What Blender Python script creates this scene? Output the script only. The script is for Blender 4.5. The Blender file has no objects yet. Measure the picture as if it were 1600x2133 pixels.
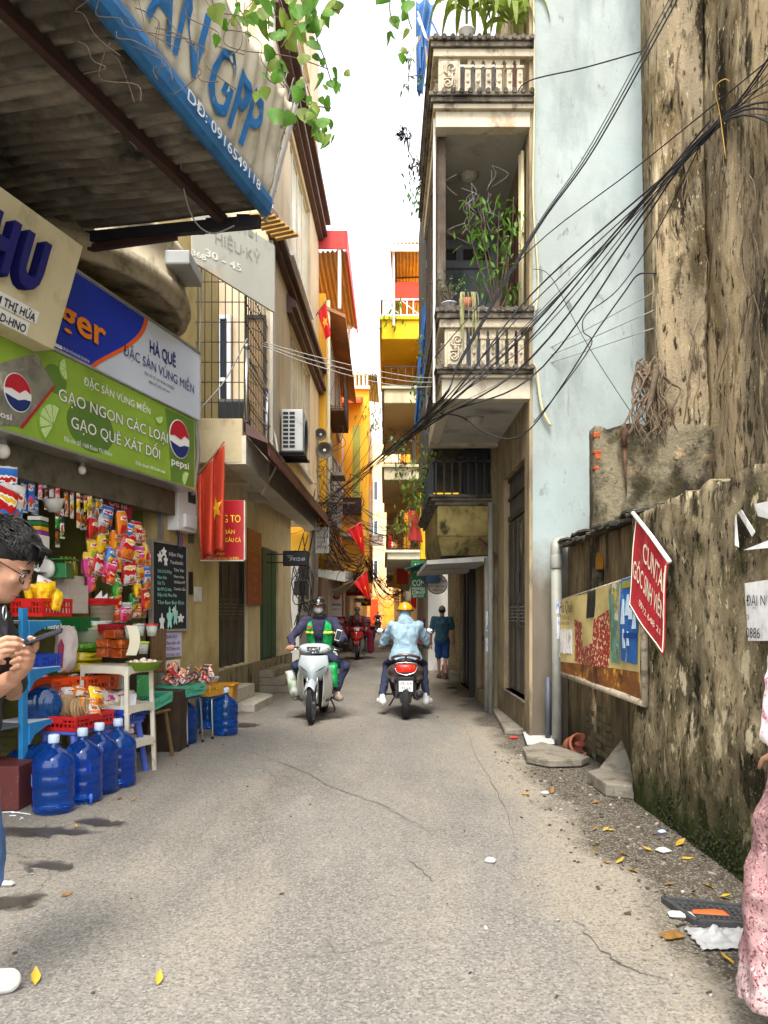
import bpy, bmesh, math, random
from mathutils import Vector, Matrix, Euler, noise
random.seed(11)
R = math.radians
sc = bpy.context.scene
COL = sc.collection
# ------------------------------------------------------------------ camera
FPX, HZ, CH = 1600.0, 1280.0, 1.45          # focal length in pixels, horizon row, eye height
cam = bpy.data.cameras.new('camera')
camo = bpy.data.objects.new('camera', cam); COL.objects.link(camo)
camo.location = (0, 0, CH); camo.rotation_euler = (R(90), 0, 0)
cam.sensor_fit = 'HORIZONTAL'; cam.sensor_width = 36; cam.lens = 36 * FPX / 1600
cam.shift_y = (HZ - 1066.5) / 1600 * 1.0
cam.clip_start = 0.05; cam.clip_end = 600
sc.camera = camo
# ------------------------------------------------------------------ sky, sun, exposure
SUN_EL, SUN_AZ = R(61), R(186)               # azimuth clockwise from +Y: high, behind the camera's left shoulder
w = bpy.data.worlds.new('World'); sc.world = w; w.use_nodes = True
nt = w.node_tree; nt.nodes.clear()
sky = nt.nodes.new('ShaderNodeTexSky'); sky.sky_type = 'NISHITA'; sky.sun_disc = False
sky.sun_elevation = SUN_EL; sky.sun_rotation = SUN_AZ
sky.air_density = 1.0; sky.dust_density = 2.0; sky.ozone_density = 1.0
hs = nt.nodes.new('ShaderNodeHueSaturation'); hs.inputs['Saturation'].default_value = 0.22   # overcast: cloud takes the blue away
bg = nt.nodes.new('ShaderNodeBackground'); bg.inputs[1].default_value = 0.15
wo = nt.nodes.new('ShaderNodeOutputWorld')
nt.links.new(sky.outputs[0], hs.inputs['Color']); nt.links.new(hs.outputs[0], bg.inputs[0]); nt.links.new(bg.outputs[0], wo.inputs[0])
sl = bpy.data.lights.new('sun', 'SUN'); sl.energy = 1.1; sl.angle = R(18); sl.color = (1, .94, .84)
so = bpy.data.objects.new('sun', sl); COL.objects.link(so)
so.rotation_euler = Vector((-math.sin(SUN_AZ)*math.cos(SUN_EL), -math.cos(SUN_AZ)*math.cos(SUN_EL), -math.sin(SUN_EL))).to_track_quat('-Z', 'Y').to_euler()
sc.view_settings.view_transform = 'Standard'; sc.view_settings.look = 'None'
sc.view_settings.gamma = 1; sc.view_settings.use_curve_mapping = False
sc.view_settings.exposure = 2.2
try:
    sc.cycles.use_denoising = True; sc.cycles.max_bounces = 7; sc.cycles.diffuse_bounces = 4; sc.cycles.glossy_bounces = 2; sc.cycles.use_adaptive_sampling = True; sc.cycles.adaptive_threshold = .02; sc.cycles.transparent_max_bounces = 12
except Exception: pass
# ------------------------------------------------------------------ helpers
def W(px, py, d): return Vector(((px-800)*d/FPX, d, CH+(HZ-py)*d/FPX))
def G(px, py): return W(px, py, CH*FPX/(py-HZ))
def V(*a): return Vector(a)
MATS = {}
def srgb(h):
    h = h.lstrip('#'); c = [int(h[i:i+2], 16)/255 for i in (0, 2, 4)]
    return tuple(x/12.92 if x <= .04045 else ((x+.055)/1.055)**2.4 for x in c)
def mat(name, col=(.5, .5, .5), rough=.7, metal=0, var=.18, vs=3.0, bump=0, bs=60, dirt=(), alpha=1, emit=0, trans=0, spec=.4, coat=0, ior=1.45, zfade=(), xfade=()):
    """procedural surface: base colour with soft variation, a list of stain layers, fine relief.
    dirt: (colour, (sx,sy,sz), lo, hi, strength); zfade: (colour, z_lo, z_hi, strength, noise_scale)"""
    if name in MATS: return MATS[name]
    if isinstance(col, str): col = srgb(col)
    m = bpy.data.materials.new(name); MATS[name] = m; m.use_nodes = True
    n = m.node_tree.nodes; L = m.node_tree.links; b = n['Principled BSDF']
    b.inputs['Roughness'].default_value = rough; b.inputs['Metallic'].default_value = metal
    b.inputs['Specular IOR Level'].default_value = spec; b.inputs['IOR'].default_value = ior
    if coat: b.inputs['Coat Weight'].default_value = coat; b.inputs['Coat Roughness'].default_value = .08
    if trans: b.inputs['Transmission Weight'].default_value = trans
    if alpha < 1: b.inputs['Alpha'].default_value = alpha
    if emit: b.inputs['Emission Color'].default_value = (*col, 1); b.inputs['Emission Strength'].default_value = emit
    geo = n.new('ShaderNodeNewGeometry')
    def nz(scale, det=4, rgh=.6):
        t = n.new('ShaderNodeTexNoise'); t.inputs['Scale'].default_value = 1; t.inputs['Detail'].default_value = det; t.inputs['Roughness'].default_value = rgh
        mp = n.new('ShaderNodeMapping'); s = scale if hasattr(scale, '__len__') else (scale,)*3
        mp.inputs['Scale'].default_value = s; mp.inputs['Location'].default_value = (len(MATS)*1.7 % 9, len(n)*.37, 0)
        L.new(geo.outputs['Position'], mp.inputs['Vector']); L.new(mp.outputs[0], t.inputs['Vector']); return t
    def mr(src, a, c, o0=0, o1=1):
        r_ = n.new('ShaderNodeMapRange'); r_.inputs[1].default_value = a; r_.inputs[2].default_value = c
        r_.inputs[3].default_value = o0; r_.inputs[4].default_value = o1; L.new(src, r_.inputs[0]); return r_.outputs[0]
    def mix(fac, ca, cb):
        x = n.new('ShaderNodeMix'); x.data_type = 'RGBA'
        if isinstance(fac, (int, float)): x.inputs[0].default_value = fac
        else: L.new(fac, x.inputs[0])
        for i, c in ((6, ca), (7, cb)):
            if isinstance(c, tuple): x.inputs[i].default_value = (*c[:3], 1)
            else: L.new(c, x.inputs[i])
        return x.outputs[2]
    def mul(a, c):
        x = n.new('ShaderNodeMath'); x.operation = 'MULTIPLY'; L.new(a, x.inputs[0])
        if isinstance(c, (int, float)): x.inputs[1].default_value = c
        else: L.new(c, x.inputs[1])
        return x.outputs[0]
    cur = tuple(col)
    if var: cur = mix(mr(nz(vs).outputs[0], .3, .7), tuple(c*(1-var) for c in col), tuple(min(1, c*(1+var)) for c in col))
    for (dc, s, lo, hi, st) in dirt:
        if isinstance(dc, str): dc = srgb(dc)
        cur = mix(mul(mr(nz(s, 6, .65).outputs[0], lo, hi), st), cur, dc)
    for (dc, z0, z1, st, ns) in zfade:
        if isinstance(dc, str): dc = srgb(dc)
        sp = n.new('ShaderNodeSeparateXYZ'); L.new(geo.outputs['Position'], sp.inputs[0])
        ad = n.new('ShaderNodeMath'); ad.operation = 'MULTIPLY_ADD'; L.new(nz(ns, 5).outputs[0], ad.inputs[0]); ad.inputs[1].default_value = (z1-z0)*1.6; L.new(sp.outputs[2], ad.inputs[2])
        off = (z1-z0)*.8
        cur = mix(mul(mr(ad.outputs[0], z0+off, z1+off, 1, 0), st), cur, dc)
    for (dc, x0, x1, st, amp, ns) in xfade:     # stain that lies on one side of a line x = const, with a ragged edge
        if isinstance(dc, str): dc = srgb(dc)
        sp = n.new('ShaderNodeSeparateXYZ'); L.new(geo.outputs['Position'], sp.inputs[0])
        ad = n.new('ShaderNodeMath'); ad.operation = 'MULTIPLY_ADD'; L.new(nz(ns, 6, .65).outputs[0], ad.inputs[0]); ad.inputs[1].default_value = amp; L.new(sp.outputs[0], ad.inputs[2])
        cur = mix(mul(mr(ad.outputs[0], x0+amp/2, x1+amp/2), st), cur, dc)
    if isinstance(cur, tuple): b.inputs['Base Color'].default_value = (*cur, 1)
    else: L.new(cur, b.inputs['Base Color'])
    if emit and not isinstance(cur, tuple): L.new(cur, b.inputs['Emission Color'])
    if bump:
        bp = n.new('ShaderNodeBump'); bp.inputs['Strength'].default_value = min(1, bump); bp.inputs['Distance'].default_value = .02*max(1, bump)
        L.new(nz(bs, 5, .7).outputs[0], bp.inputs['Height']); L.new(bp.outputs[0], b.inputs['Normal'])
    return m
class MB:
    def __init__(s): s.v = []; s.f = []; s.mi = []; s.cur = 0
    def add(s, vs, fs):
        o = len(s.v); s.v += [tuple(x) for x in vs]; s.f += [tuple(i+o for i in f) for f in fs]; s.mi += [s.cur]*len(fs); return s
    def hexa(s, p):   # p: bottom 4 ccw, top 4
        return s.add(p, [(3, 2, 1, 0), (4, 5, 6, 7), (0, 1, 5, 4), (1, 2, 6, 5), (2, 3, 7, 6), (3, 0, 4, 7)])
    def bx(s, x0, x1, y0, y1, z0, z1):
        return s.hexa([(x0, y0, z0), (x1, y0, z0), (x1, y1, z0), (x0, y1, z0), (x0, y0, z1), (x1, y0, z1), (x1, y1, z1), (x0, y1, z1)])
    def box(s, c, sz, M=None):
        h = Vector(sz)/2; c = Vector(c)
        P = [Vector((a*h.x, b_*h.y, e*h.z)) for e in (-1, 1) for a, b_ in ((-1, -1), (1, -1), (1, 1), (-1, 1))]
        return s.hexa([c+(M @ p if M else p) for p in P])
    def tube(s, pts, r, n=8, caps=True, closed=False):
        pts = [Vector(p) for p in pts]; k = len(pts); rs = r if hasattr(r, '__len__') else [r]*k
        vs = []; up = None
        for i, p in enumerate(pts):
            t = (pts[(i+1) % k]-pts[i-1]) if closed else (pts[min(i+1, k-1)]-pts[max(i-1, 0)])
            t = t.normalized() if t.length > 1e-9 else Vector((0, 0, 1))
            if up is None: up = t.orthogonal().normalized()
            up = (up-t*up.dot(t)); up = up.normalized() if up.length > 1e-6 else t.orthogonal().normalized(); q = t.cross(up)
            for j in range(n):
                a = 2*math.pi*j/n; vs.append(p+(up*math.cos(a)+q*math.sin(a))*rs[i])
        fs = []
        for i in range(k if closed else k-1):
            for j in range(n):
                a, b_ = i*n, ((i+1) % k)*n; fs.append((a+j, a+(j+1) % n, b_+(j+1) % n, b_+j))
        if caps and not closed: fs += [tuple(range(n))[::-1], tuple((k-1)*n+j for j in range(n))]
        return s.add(vs, fs)
    def lathe(s, prof, n=16, c=(0, 0, 0), M=None, a0=0, a1=2*math.pi, ring=False):
        if ring: prof = list(prof)+[prof[0]]
        c = Vector(c); full = abs(a1-a0-2*math.pi) < 1e-6; m_ = n if full else n+1; vs = []
        for (r, z) in prof:
            for j in range(m_):
                a = a0+(a1-a0)*j/n; p = Vector((r*math.cos(a), r*math.sin(a), z)); vs.append(c+(M @ p if M else p))
        fs = []
        for i in range(len(prof)-1):
            for j in range(n): fs.append((i*m_+j, i*m_+(j+1) % m_, (i+1)*m_+(j+1) % m_, (i+1)*m_+j))
        if full and not ring:
            if prof[0][0] > 1e-4: fs.append(tuple(range(n))[::-1])
            if prof[-1][0] > 1e-4: fs.append(tuple((len(prof)-1)*n+j for j in range(n)))
        return s.add(vs, fs)
    def poly(s, pts, ext):
        pts = [Vector(p) for p in pts]; e = Vector(ext); k = len(pts)
        return s.add(pts+[p+e for p in pts], [tuple(range(k))[::-1], tuple(range(k, 2*k))]+[(i, (i+1) % k, k+(i+1) % k, k+i) for i in range(k)])
    def grid(s, fn, nu, nv, th=None):
        vs = [Vector(fn(i/nu, j/nv)) for i in range(nu+1) for j in range(nv+1)]
        fs = [(i*(nv+1)+j, (i+1)*(nv+1)+j, (i+1)*(nv+1)+j+1, i*(nv+1)+j+1) for i in range(nu) for j in range(nv)]
        if th is None: return s.add(vs, fs)
        th = Vector(th); N = len(vs); vs2 = [p+th for p in vs]; fs2 = [tuple(x+N for x in f[::-1]) for f in fs]
        rim = [i*(nv+1) for i in range(nu+1)]+[nu*(nv+1)+j for j in range(1, nv+1)]+[i*(nv+1)+nv for i in range(nu-1, -1, -1)]+[j for j in range(nv-1, 0, -1)]
        fs3 = [(rim[i], rim[i-1], rim[i-1]+N, rim[i]+N) for i in range(len(rim))]
        return s.add(vs+vs2, fs+fs2+fs3)
    def ell(s, c, r, n=14, m=9, M=None):
        c = Vector(c); r = r if hasattr(r, '__len__') else (r, r, r); vs = []; fs = []
        def tp(a, b_):
            p = Vector((r[0]*math.cos(a)*math.cos(b_), r[1]*math.sin(a)*math.cos(b_), r[2]*math.sin(b_))); return c+(M @ p if M else p)
        vs.append(tp(0, -math.pi/2))
        for i in range(1, m):
            for j in range(n): vs.append(tp(2*math.pi*j/n, -math.pi/2+math.pi*i/m))
        vs.append(tp(0, math.pi/2)); T_ = len(vs)-1
        for j in range(n): fs.append((0, 1+(j+1) % n, 1+j)); fs.append((T_, T_-n+j, T_-n+(j+1) % n))
        for i in range(m-2):
            for j in range(n): fs.append((1+i*n+j, 1+i*n+(j+1) % n, 1+(i+1)*n+(j+1) % n, 1+(i+1)*n+j))
        return s.add(vs, fs)
    def mesh(s, name, smooth=False):
        me = bpy.data.meshes.new(name); me.from_pydata(s.v, [], s.f); me.update()
        if any(s.mi): me.polygons.foreach_set('material_index', s.mi)
        if smooth: me.polygons.foreach_set('use_smooth', [True]*len(me.polygons))
        return me
    def build(s, name, mats, parent=None, smooth=False, bevel=0, world=True, kind=None):
        me = s.mesh(name, smooth)
        for m in (mats if isinstance(mats, (list, tuple)) else [mats]): me.materials.append(m)
        return link(name, me, parent, bevel, world, kind, smooth)
def link(name, me, parent=None, bevel=0, world=True, kind=None, smooth=False):
    o = bpy.data.objects.new(name, me); COL.objects.link(o)
    if parent is not None:
        o.parent = parent
        if world: o.matrix_parent_inverse = parent_matrix(parent).inverted()
    if bevel:
        b = o.modifiers.new('bevel', 'BEVEL'); b.width = bevel; b.segments = 2; b.limit_method = 'ANGLE'; b.angle_limit = R(40)
    if kind: o['kind'] = kind
    return o
def parent_matrix(o):
    m = Matrix.LocRotScale(o.location, o.rotation_euler, o.scale)
    if o.parent: m = parent_matrix(o.parent) @ o.matrix_parent_inverse @ m
    return m
def tag(o, label, cat, group=None):
    o['label'] = label; o['category'] = cat
    if group: o['group'] = group
    return o
def thing(name, label, cat, loc=(0, 0, 0), rz=0, group=None):
    o = bpy.data.objects.new(name, None); COL.objects.link(o); o.location = loc; o.rotation_euler = (0, 0, rz); o.empty_display_size = .2
    return tag(o, label, cat, group)
def inst(src, parent=None, M=None, name=None, world=False):
    """copy of one object (shared mesh)"""
    o = src.copy(); COL.objects.link(o)
    for k in list(o.keys()): 
        if k in ('label', 'category', 'group'): del o[k]
    o.parent = parent; o.matrix_parent_inverse = parent_matrix(parent).inverted() if (parent and world) else Matrix()
    if M is not None: o.matrix_basis = M
    return o
def copy_tree(o, loc=None, rz=None, label=None, parent=None):
    c = o.copy(); COL.objects.link(c)
    if parent is not None: c.parent = parent
    if loc is not None: c.location = loc
    if rz is not None: c.rotation_euler = (0, 0, rz)
    if label: c['label'] = label
    for ch in KIDS(o): copy_tree(ch, parent=c)
    return c
def KIDS(o): return [x for x in bpy.data.objects if x.parent == o]
class Fr:
    """facade frame: origin, direction u along the wall, outward normal n, z up"""
    def __init__(s, o, u, n=None):
        s.o = Vector(o); s.u = Vector(u).normalized(); s.n = Vector(n).normalized() if n is not None else Vector((s.u.y, -s.u.x, 0))
    def p(s, u, z, n=0): return s.o+s.u*u+Vector((0, 0, z))+s.n*n
    def hit(s, px, py, n=0):
        r = Vector(((px-800)/FPX, 1, (HZ-py)/FPX)); c = Vector((0, 0, CH)); t = (s.o+s.n*n-c).dot(s.n)/r.dot(s.n); q = c+r*t-s.o; return q.dot(s.u), q.z
    def box(s, mb, u0, u1, z0, z1, n0, n1):
        if s.u.cross(Vector((0, 0, 1))).dot(s.n) > 0:
            q = [(u0, n1), (u1, n1), (u1, n0), (u0, n0)]
        else: q = [(u0, n0), (u1, n0), (u1, n1), (u0, n1)]
        mb.hexa([s.p(a, z0, b_) for a, b_ in q]+[s.p(a, z1, b_) for a, b_ in q]); return mb
    def wall(s, mb, u0, u1, z0, z1, th, holes=()):
        """wall slab behind the plane n=0 with rectangular holes (u0,u1,z0,z1)"""
        us = sorted({u0, u1, *[h[0] for h in holes], *[h[1] for h in holes]}); us = [u for u in us if u0 <= u <= u1]
        for a, b_ in zip(us, us[1:]):
            mid = (a+b_)/2; cuts = sorted((h[2], h[3]) for h in holes if h[0] < mid < h[1]); z = z0
            for c0, c1 in cuts:
                if c0 > z: s.box(mb, a, b_, z, c0, -th, 0)
                z = max(z, c1)
            if z < z1: s.box(mb, a, b_, z, z1, -th, 0)
        return mb
def text(body, mt, F, u, z, w=None, h=.1, n=.004, parent=None, ext=.002, bold=0, align='L', name='lettering', skew=None, maxw=None):
    """flat lettering on a facade frame, baseline start at (u,z); w forces total width"""
    cu = bpy.data.curves.new('t', 'FONT'); cu.body = body; cu.size = 1; cu.extrude = 0; cu.offset = bold; cu.resolution_u = 3
    o = bpy.data.objects.new('t', cu); COL.objects.link(o)
    dg = bpy.context.evaluated_depsgraph_get(); me = bpy.data.meshes.new_from_object(o.evaluated_get(dg))
    bpy.data.objects.remove(o); bpy.data.curves.remove(cu)
    if not me.vertices: return None
    xs = [v.co.x for v in me.vertices]; x0, x1 = min(xs), max(xs)
    sy = h/.73; sx = w/(x1-x0) if w else sy
    if maxw and sx*(x1-x0) > maxw: sx = maxw/(x1-x0)
    tot = sx*(x1-x0); off = {'L': 0, 'C': -tot/2, 'R': -tot}[align]
    flip = F.u.cross(Vector((0, 0, 1))).dot(F.n) < 0
    for v in me.vertices:
        v.co = F.p(u+off+(v.co.x-x0)*sx, z+v.co.y*sy, n+ext)
    me.materials.append(mt); me.name = name
    return link(name, me, parent)
def ordn(i): return ['first', 'second', 'third', 'fourth', 'fifth', 'sixth', 'seventh', 'eighth', 'ninth', 'tenth', 'eleventh', 'twelfth', 'thirteenth', 'fourteenth', 'fifteenth', 'sixteenth', 'seventeenth', 'eighteenth', 'nineteenth', 'twentieth'][i]
def sag(a, b, s, n=14):
    a, b = Vector(a), Vector(b); return [a.lerp(b, i/n)-Vector((0, 0, s*4*(i/n)*(1-i/n))) for i in range(n+1)]
def spline(pts, n=6):
    P = [Vector(p) for p in pts]; out = []
    for i in range(len(P)-1):
        p0, p1, p2, p3 = P[max(i-1, 0)], P[i], P[i+1], P[min(i+2, len(P)-1)]
        for k in range(n):
            t = k/n; out.append(.5*((2*p1)+(p2-p0)*t+(2*p0-5*p1+4*p2-p3)*t*t+(3*p1-p0-3*p2+p3)*t**3))
    return out+[P[-1]]
def nse(x, y, z=0): return noise.noise(Vector((x, y, z)))
# plain materials used all over
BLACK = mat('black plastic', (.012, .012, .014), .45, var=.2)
CABLE = mat('cable rubber', (.012, .012, .016), .6, var=.3)
WHITE = mat('white plastic', (.72, .72, .70), .45, var=.06, dirt=[((.35, .30, .22), (7, 7, 7), .55, .75, .35)])
WPAINT = mat('white paint', (.78, .78, .76), .5, var=.04)
STEEL = mat('steel', (.45, .45, .45), .3, 1, var=.15)
IRON = mat('dark iron', (.035, .033, .032), .6, .3, var=.3, vs=20)
RUST = mat('rusty steel', (.10, .05, .03), .8, .2, var=.4, vs=15)
GLASSD = mat('dark window glass', (.03, .04, .05), .12, var=.2, spec=.6)
CREAM = mat('cream plaster', '#d2c39c', .85, var=.12, vs=1.5, bump=.25, bs=25, dirt=[('#6d5b3c', (1.2, 1.2, .5), .52, .72, .55), ('#3a3022', (5, 5, .7), .6, .78, .6)])
# ================================================================== ground
ROAD = mat('worn asphalt', (.178, .167, .148), .92, var=.12, vs=.8, bump=.8, bs=38, spec=.2, dirt=[
    ((.26, .23, .185), (1.1, .3, 1), .46, .64, .75), ((.105, .095, .08), (.9, .22, 1), .56, .68, .6), ((.27, .25, .21), (4, 1.2, 1), .58, .68, .5), ((.05, .045, .04), (2.2, .5, 1), .70, .76, .6)],
    xfade=[((.27, .235, .18), .75, 1.15, .9, 1.6, (.9, .55, 1)), ((.055, .043, .028), 1.22, 1.42, .92, 1.0, (1.5, 1.1, 1)), ((.25, .225, .185), -1.75, -2.0, .8, .9, (.8, .5, 1))])
def speckle(m, sc_, lo, hi, ca, cb, st):
    n = m.node_tree.nodes; L = m.node_tree.links; b = n['Principled BSDF']; src = b.inputs['Base Color'].links[0].from_socket
    g = n.new('ShaderNodeNewGeometry'); v = n.new('ShaderNodeTexVoronoi'); v.inputs['Scale'].default_value = sc_; L.new(g.outputs['Position'], v.inputs['Vector'])
    sp = n.new('ShaderNodeSeparateColor'); L.new(v.outputs['Color'], sp.inputs[0])
    for k, (a, c, col) in enumerate(((lo, lo-.12, ca), (hi, hi+.1, cb))):
        r_ = n.new('ShaderNodeMapRange'); r_.inputs[1].default_value = a; r_.inputs[2].default_value = c; r_.inputs[4].default_value = st; L.new(sp.outputs[k], r_.inputs[0])
        x = n.new('ShaderNodeMix'); x.data_type = 'RGBA'; L.new(r_.outputs[0], x.inputs[0]); L.new(src, x.inputs[6]); x.inputs[7].default_value = (*col, 1); src = x.outputs[2]
    L.new(src, b.inputs['Base Color'])
speckle(ROAD, 95, .35, .70, (.075, .069, .06), (.32, .30, .265), .5)
def cracks(m, sc_, wd, st, lo):
    n = m.node_tree.nodes; L = m.node_tree.links; b = n['Principled BSDF']; src = b.inputs['Base Color'].links[0].from_socket; g = n.new('ShaderNodeNewGeometry')
    nz = n.new('ShaderNodeTexNoise'); nz.inputs['Scale'].default_value = 1.8; nz.inputs['Detail'].default_value = 6; L.new(g.outputs['Position'], nz.inputs['Vector'])
    x = n.new('ShaderNodeMix'); x.data_type = 'VECTOR'; x.inputs[0].default_value = .35; L.new(g.outputs['Position'], x.inputs[4]); L.new(nz.outputs['Color'], x.inputs[5])
    v = n.new('ShaderNodeTexVoronoi'); v.feature = 'DISTANCE_TO_EDGE'; v.inputs['Scale'].default_value = sc_; L.new(x.outputs[1], v.inputs['Vector'])
    r_ = n.new('ShaderNodeMapRange'); r_.inputs[1].default_value = wd; r_.inputs[2].default_value = 0; L.new(v.outputs['Distance'], r_.inputs[0])
    n2 = n.new('ShaderNodeTexNoise'); n2.inputs['Scale'].default_value = .55; L.new(g.outputs['Position'], n2.inputs['Vector']); r2 = n.new('ShaderNodeMapRange'); r2.inputs[1].default_value = lo; r2.inputs[2].default_value = lo+.12; r2.inputs[4].default_value = st; L.new(n2.outputs[0], r2.inputs[0])
    q = n.new('ShaderNodeMath'); q.operation = 'MULTIPLY'; L.new(r_.outputs[0], q.inputs[0]); L.new(r2.outputs[0], q.inputs[1])
    k = n.new('ShaderNodeMix'); k.data_type = 'RGBA'; L.new(q.outputs[0], k.inputs[0]); L.new(src, k.inputs[6]); k.inputs[7].default_value = (.03, .026, .022, 1); L.new(k.outputs[2], b.inputs['Base Color'])
cracks(ROAD, .75, .006, .45, .5); cracks(ROAD, 2.6, .008, .4, .54); cracks(ROAD, 9, .02, .25, .55)
CONC = mat('gutter concrete', (.34, .30, .235), .9, var=.15, vs=2, bump=.5, bs=30, dirt=[((.11, .09, .06), (3, 3, 1), .52, .68, .75), ((.42, .37, .29), (60, 60, 60), .6, .7, .5), ((.04, .035, .03), (14, 14, 1), .63, .72, .6)])
SOIL = mat('damp litter soil', (.085, .068, .045), .95, var=.35, vs=6, bump=.9, bs=55, dirt=[((.20, .165, .115), (5, 5, 1), .5, .68, .8), ((.28, .25, .19), (80, 80, 80), .62, .7, .6), ((.03, .028, .02), (9, 9, 1), .58, .7, .7)])
mb = MB(); N = 60
mb.grid(lambda u, v: (-90+180*u, -30+330*v, 0), 1, 1)
mb.build('road', ROAD, kind='structure')
def blob(name, pts, z, m, kind='structure', jit=.06, n=7, parent=None):
    P = spline([(*p, z) for p in pts]+[(*pts[0], z)], n)[:-1]
    P = [p+Vector((nse(p.x*6, p.y*6, 3)*jit*2, nse(p.x*6, p.y*6, 9)*jit*2, 0)) for p in P]
    b = MB(); b.add(P, [tuple(range(len(P)))])
    me = b.mesh(name); bm = bmesh.new(); bm.from_mesh(me); bmesh.ops.triangulate(bm, faces=bm.faces); 
    for f in bm.faces:
        if f.normal.z < 0: f.normal_flip()
    bm.to_mesh(me); bm.free(); me.materials.append(m)
    return link(name, me, parent, kind=kind)
random.seed(19)
for P_ in ([(470, 1552), (560, 1580), (640, 1612), (690, 1640), (780, 1672), (860, 1712), (930, 1752)], [(960, 1478), (985, 1560), (1030, 1640), (1062, 1720), (1075, 1790), (1058, 1880)], [(300, 1560), (420, 1575), (520, 1562)], [(850, 1790), (880, 1815), (905, 1850)], [(1180, 1900), (1235, 1960), (1290, 2010), (1390, 2040)]):   # open cracks in the road
    C_ = spline([G(*q) for q in P_], 7); b = MB(); vs = []
    for i, p in enumerate(C_): w_ = (.002+.006*random.random())*math.sin(math.pi*(i+.5)/len(C_)); q = p+V(random.gauss(0, .012), random.gauss(0, .012), .004); vs += [q-V(w_*.6, w_, 0), q+V(w_*.6, w_, 0)]
    b.add(vs, [(2*i, 2*i+2, 2*i+3, 2*i+1) for i in range(len(C_)-1)]); b.build('road_crack', mat('crack dirt', (.085, .076, .062), .95, var=.4, vs=30), kind='structure')
WET = mat('wet stain', (.055, .048, .038), .35, var=.3, vs=9, dirt=[((.12, .105, .085), (40, 40, 1), .55, .68, .6)])
_n = WET.node_tree.nodes; _t = _n.new('ShaderNodeTexCoord'); _m = _n.new('ShaderNodeVectorMath'); _m.operation = 'MULTIPLY'; _m.inputs[1].default_value = (1, 1, 0); WET.node_tree.links.new(_t.outputs['Generated'], _m.inputs[0]); _g = _n.new('ShaderNodeVectorMath'); _g.operation = 'DISTANCE'; _g.inputs[1].default_value = (.5, .5, 0); WET.node_tree.links.new(_m.outputs[0], _g.inputs[0]); _z = _n.new('ShaderNodeTexNoise'); _z.inputs['Scale'].default_value = 9; _z.inputs['Detail'].default_value = 8; WET.node_tree.links.new(_n.new('ShaderNodeNewGeometry').outputs['Position'], _z.inputs['Vector']); _a = _n.new('ShaderNodeMath'); _a.operation = 'MULTIPLY_ADD'; _a.inputs[1].default_value = -1.1; WET.node_tree.links.new(_z.outputs[0], _a.inputs[0]); WET.node_tree.links.new(_g.outputs['Value'], _a.inputs[2]); _r = _n.new('ShaderNodeMapRange'); _r.inputs[1].default_value = -.02; _r.inputs[2].default_value = -.34; _r.inputs[4].default_value = .85; WET.node_tree.links.new(_a.outputs[0], _r.inputs[0]); WET.node_tree.links.new(_r.outputs[0], _n['Principled BSDF'].inputs['Alpha'])
for i, (c, rx, ry, lb) in enumerate([((75, 1733), .42, .16, 'large dark wet stain beside the red step'), ((205, 1716), .17, .09, 'small dark wet stain nearest the blue water bottles'), ((108, 1805), .23, .09, 'dark wet stain on the road in front of the jeans'), ((15, 1883), .16, .07, 'dark wet stain cut by the left edge of the picture'), ((500, 1511), .35, .2, 'damp patch on the road beside the yellow bucket')]):
    g = G(*c); pts = [(g.x+rx*math.cos(a)*(1+.5*nse(i*3+math.cos(a)*1.5, math.sin(a)*1.5, 2)), g.y+ry*math.sin(a)*(1+.5*nse(i*5+math.cos(a), math.sin(a), 7))) for a in [k*math.pi/6 for k in range(12)]]
    o = blob('wet_stain', pts, .009, WET, kind=None, jit=.1, n=5); tag(o, lb, 'stain', 'wet stains on the road')
# ================================================================== right side: old mouldy wall
MOULD = mat('mouldy old plaster', '#8a7d62', .95, var=.25, vs=2.2, bump=1.0, bs=45, spec=.1, dirt=[
    ('#b3a383', (2.2, 2.2, 1.6), .49, .60, .8), ('#5c523c', (3.5, 3.5, 2.0), .50, .62, .75), ('#23211a', (1.3, 1.3, .8), .50, .66, .7), ('#2a2718', (9, 9, 4.5), .54, .64, .7),
    ('#3a3a12', (2.7, 2.7, 1.7), .56, .66, .6), ('#d6c6a2', (17, 17, 9), .60, .66, .75), ('#0e0d09', (21, 21, 11), .57, .63, .85), ('#14130e', (4.2, 4.2, 2.4), .555, .61, .85), ('#cdbf9f', (5.2, 5.2, 3), .60, .65, .8), ('#d9cba9', (48, 48, 34), .64, .69, .6)],
    zfade=[('#1d1d0e', .05, .75, .75, (3, 3, 2)), ('#26330a', .0, .42, .85, (7, 7, 7))])
MOULDT = mat('tall weathered wall', '#958870', .95, var=.2, vs=1.4, bump=1.0, bs=40, spec=.1, dirt=[
    ('#c0ab88', (1.4, 1.4, .25), .46, .58, .8), ('#6a5a3c', (2.2, 2.2, .8), .52, .62, .75), ('#1d1b16', (1.0, 1.0, .3), .53, .66, .75), ('#2c2618', (8, 8, 2.2), .54, .64, .75),
    ('#544722', (1.5, 1.5, .9), .56, .68, .6), ('#0f0d09', (18, 18, 4), .57, .63, .9), ('#14120d', (3.4, 3.4, 1.0), .56, .61, .85), ('#d6c6a2', (2.6, 2.6, .6), .60, .66, .8), ('#e0cfa8', (22, 22, 9), .61, .67, .7)])
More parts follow.
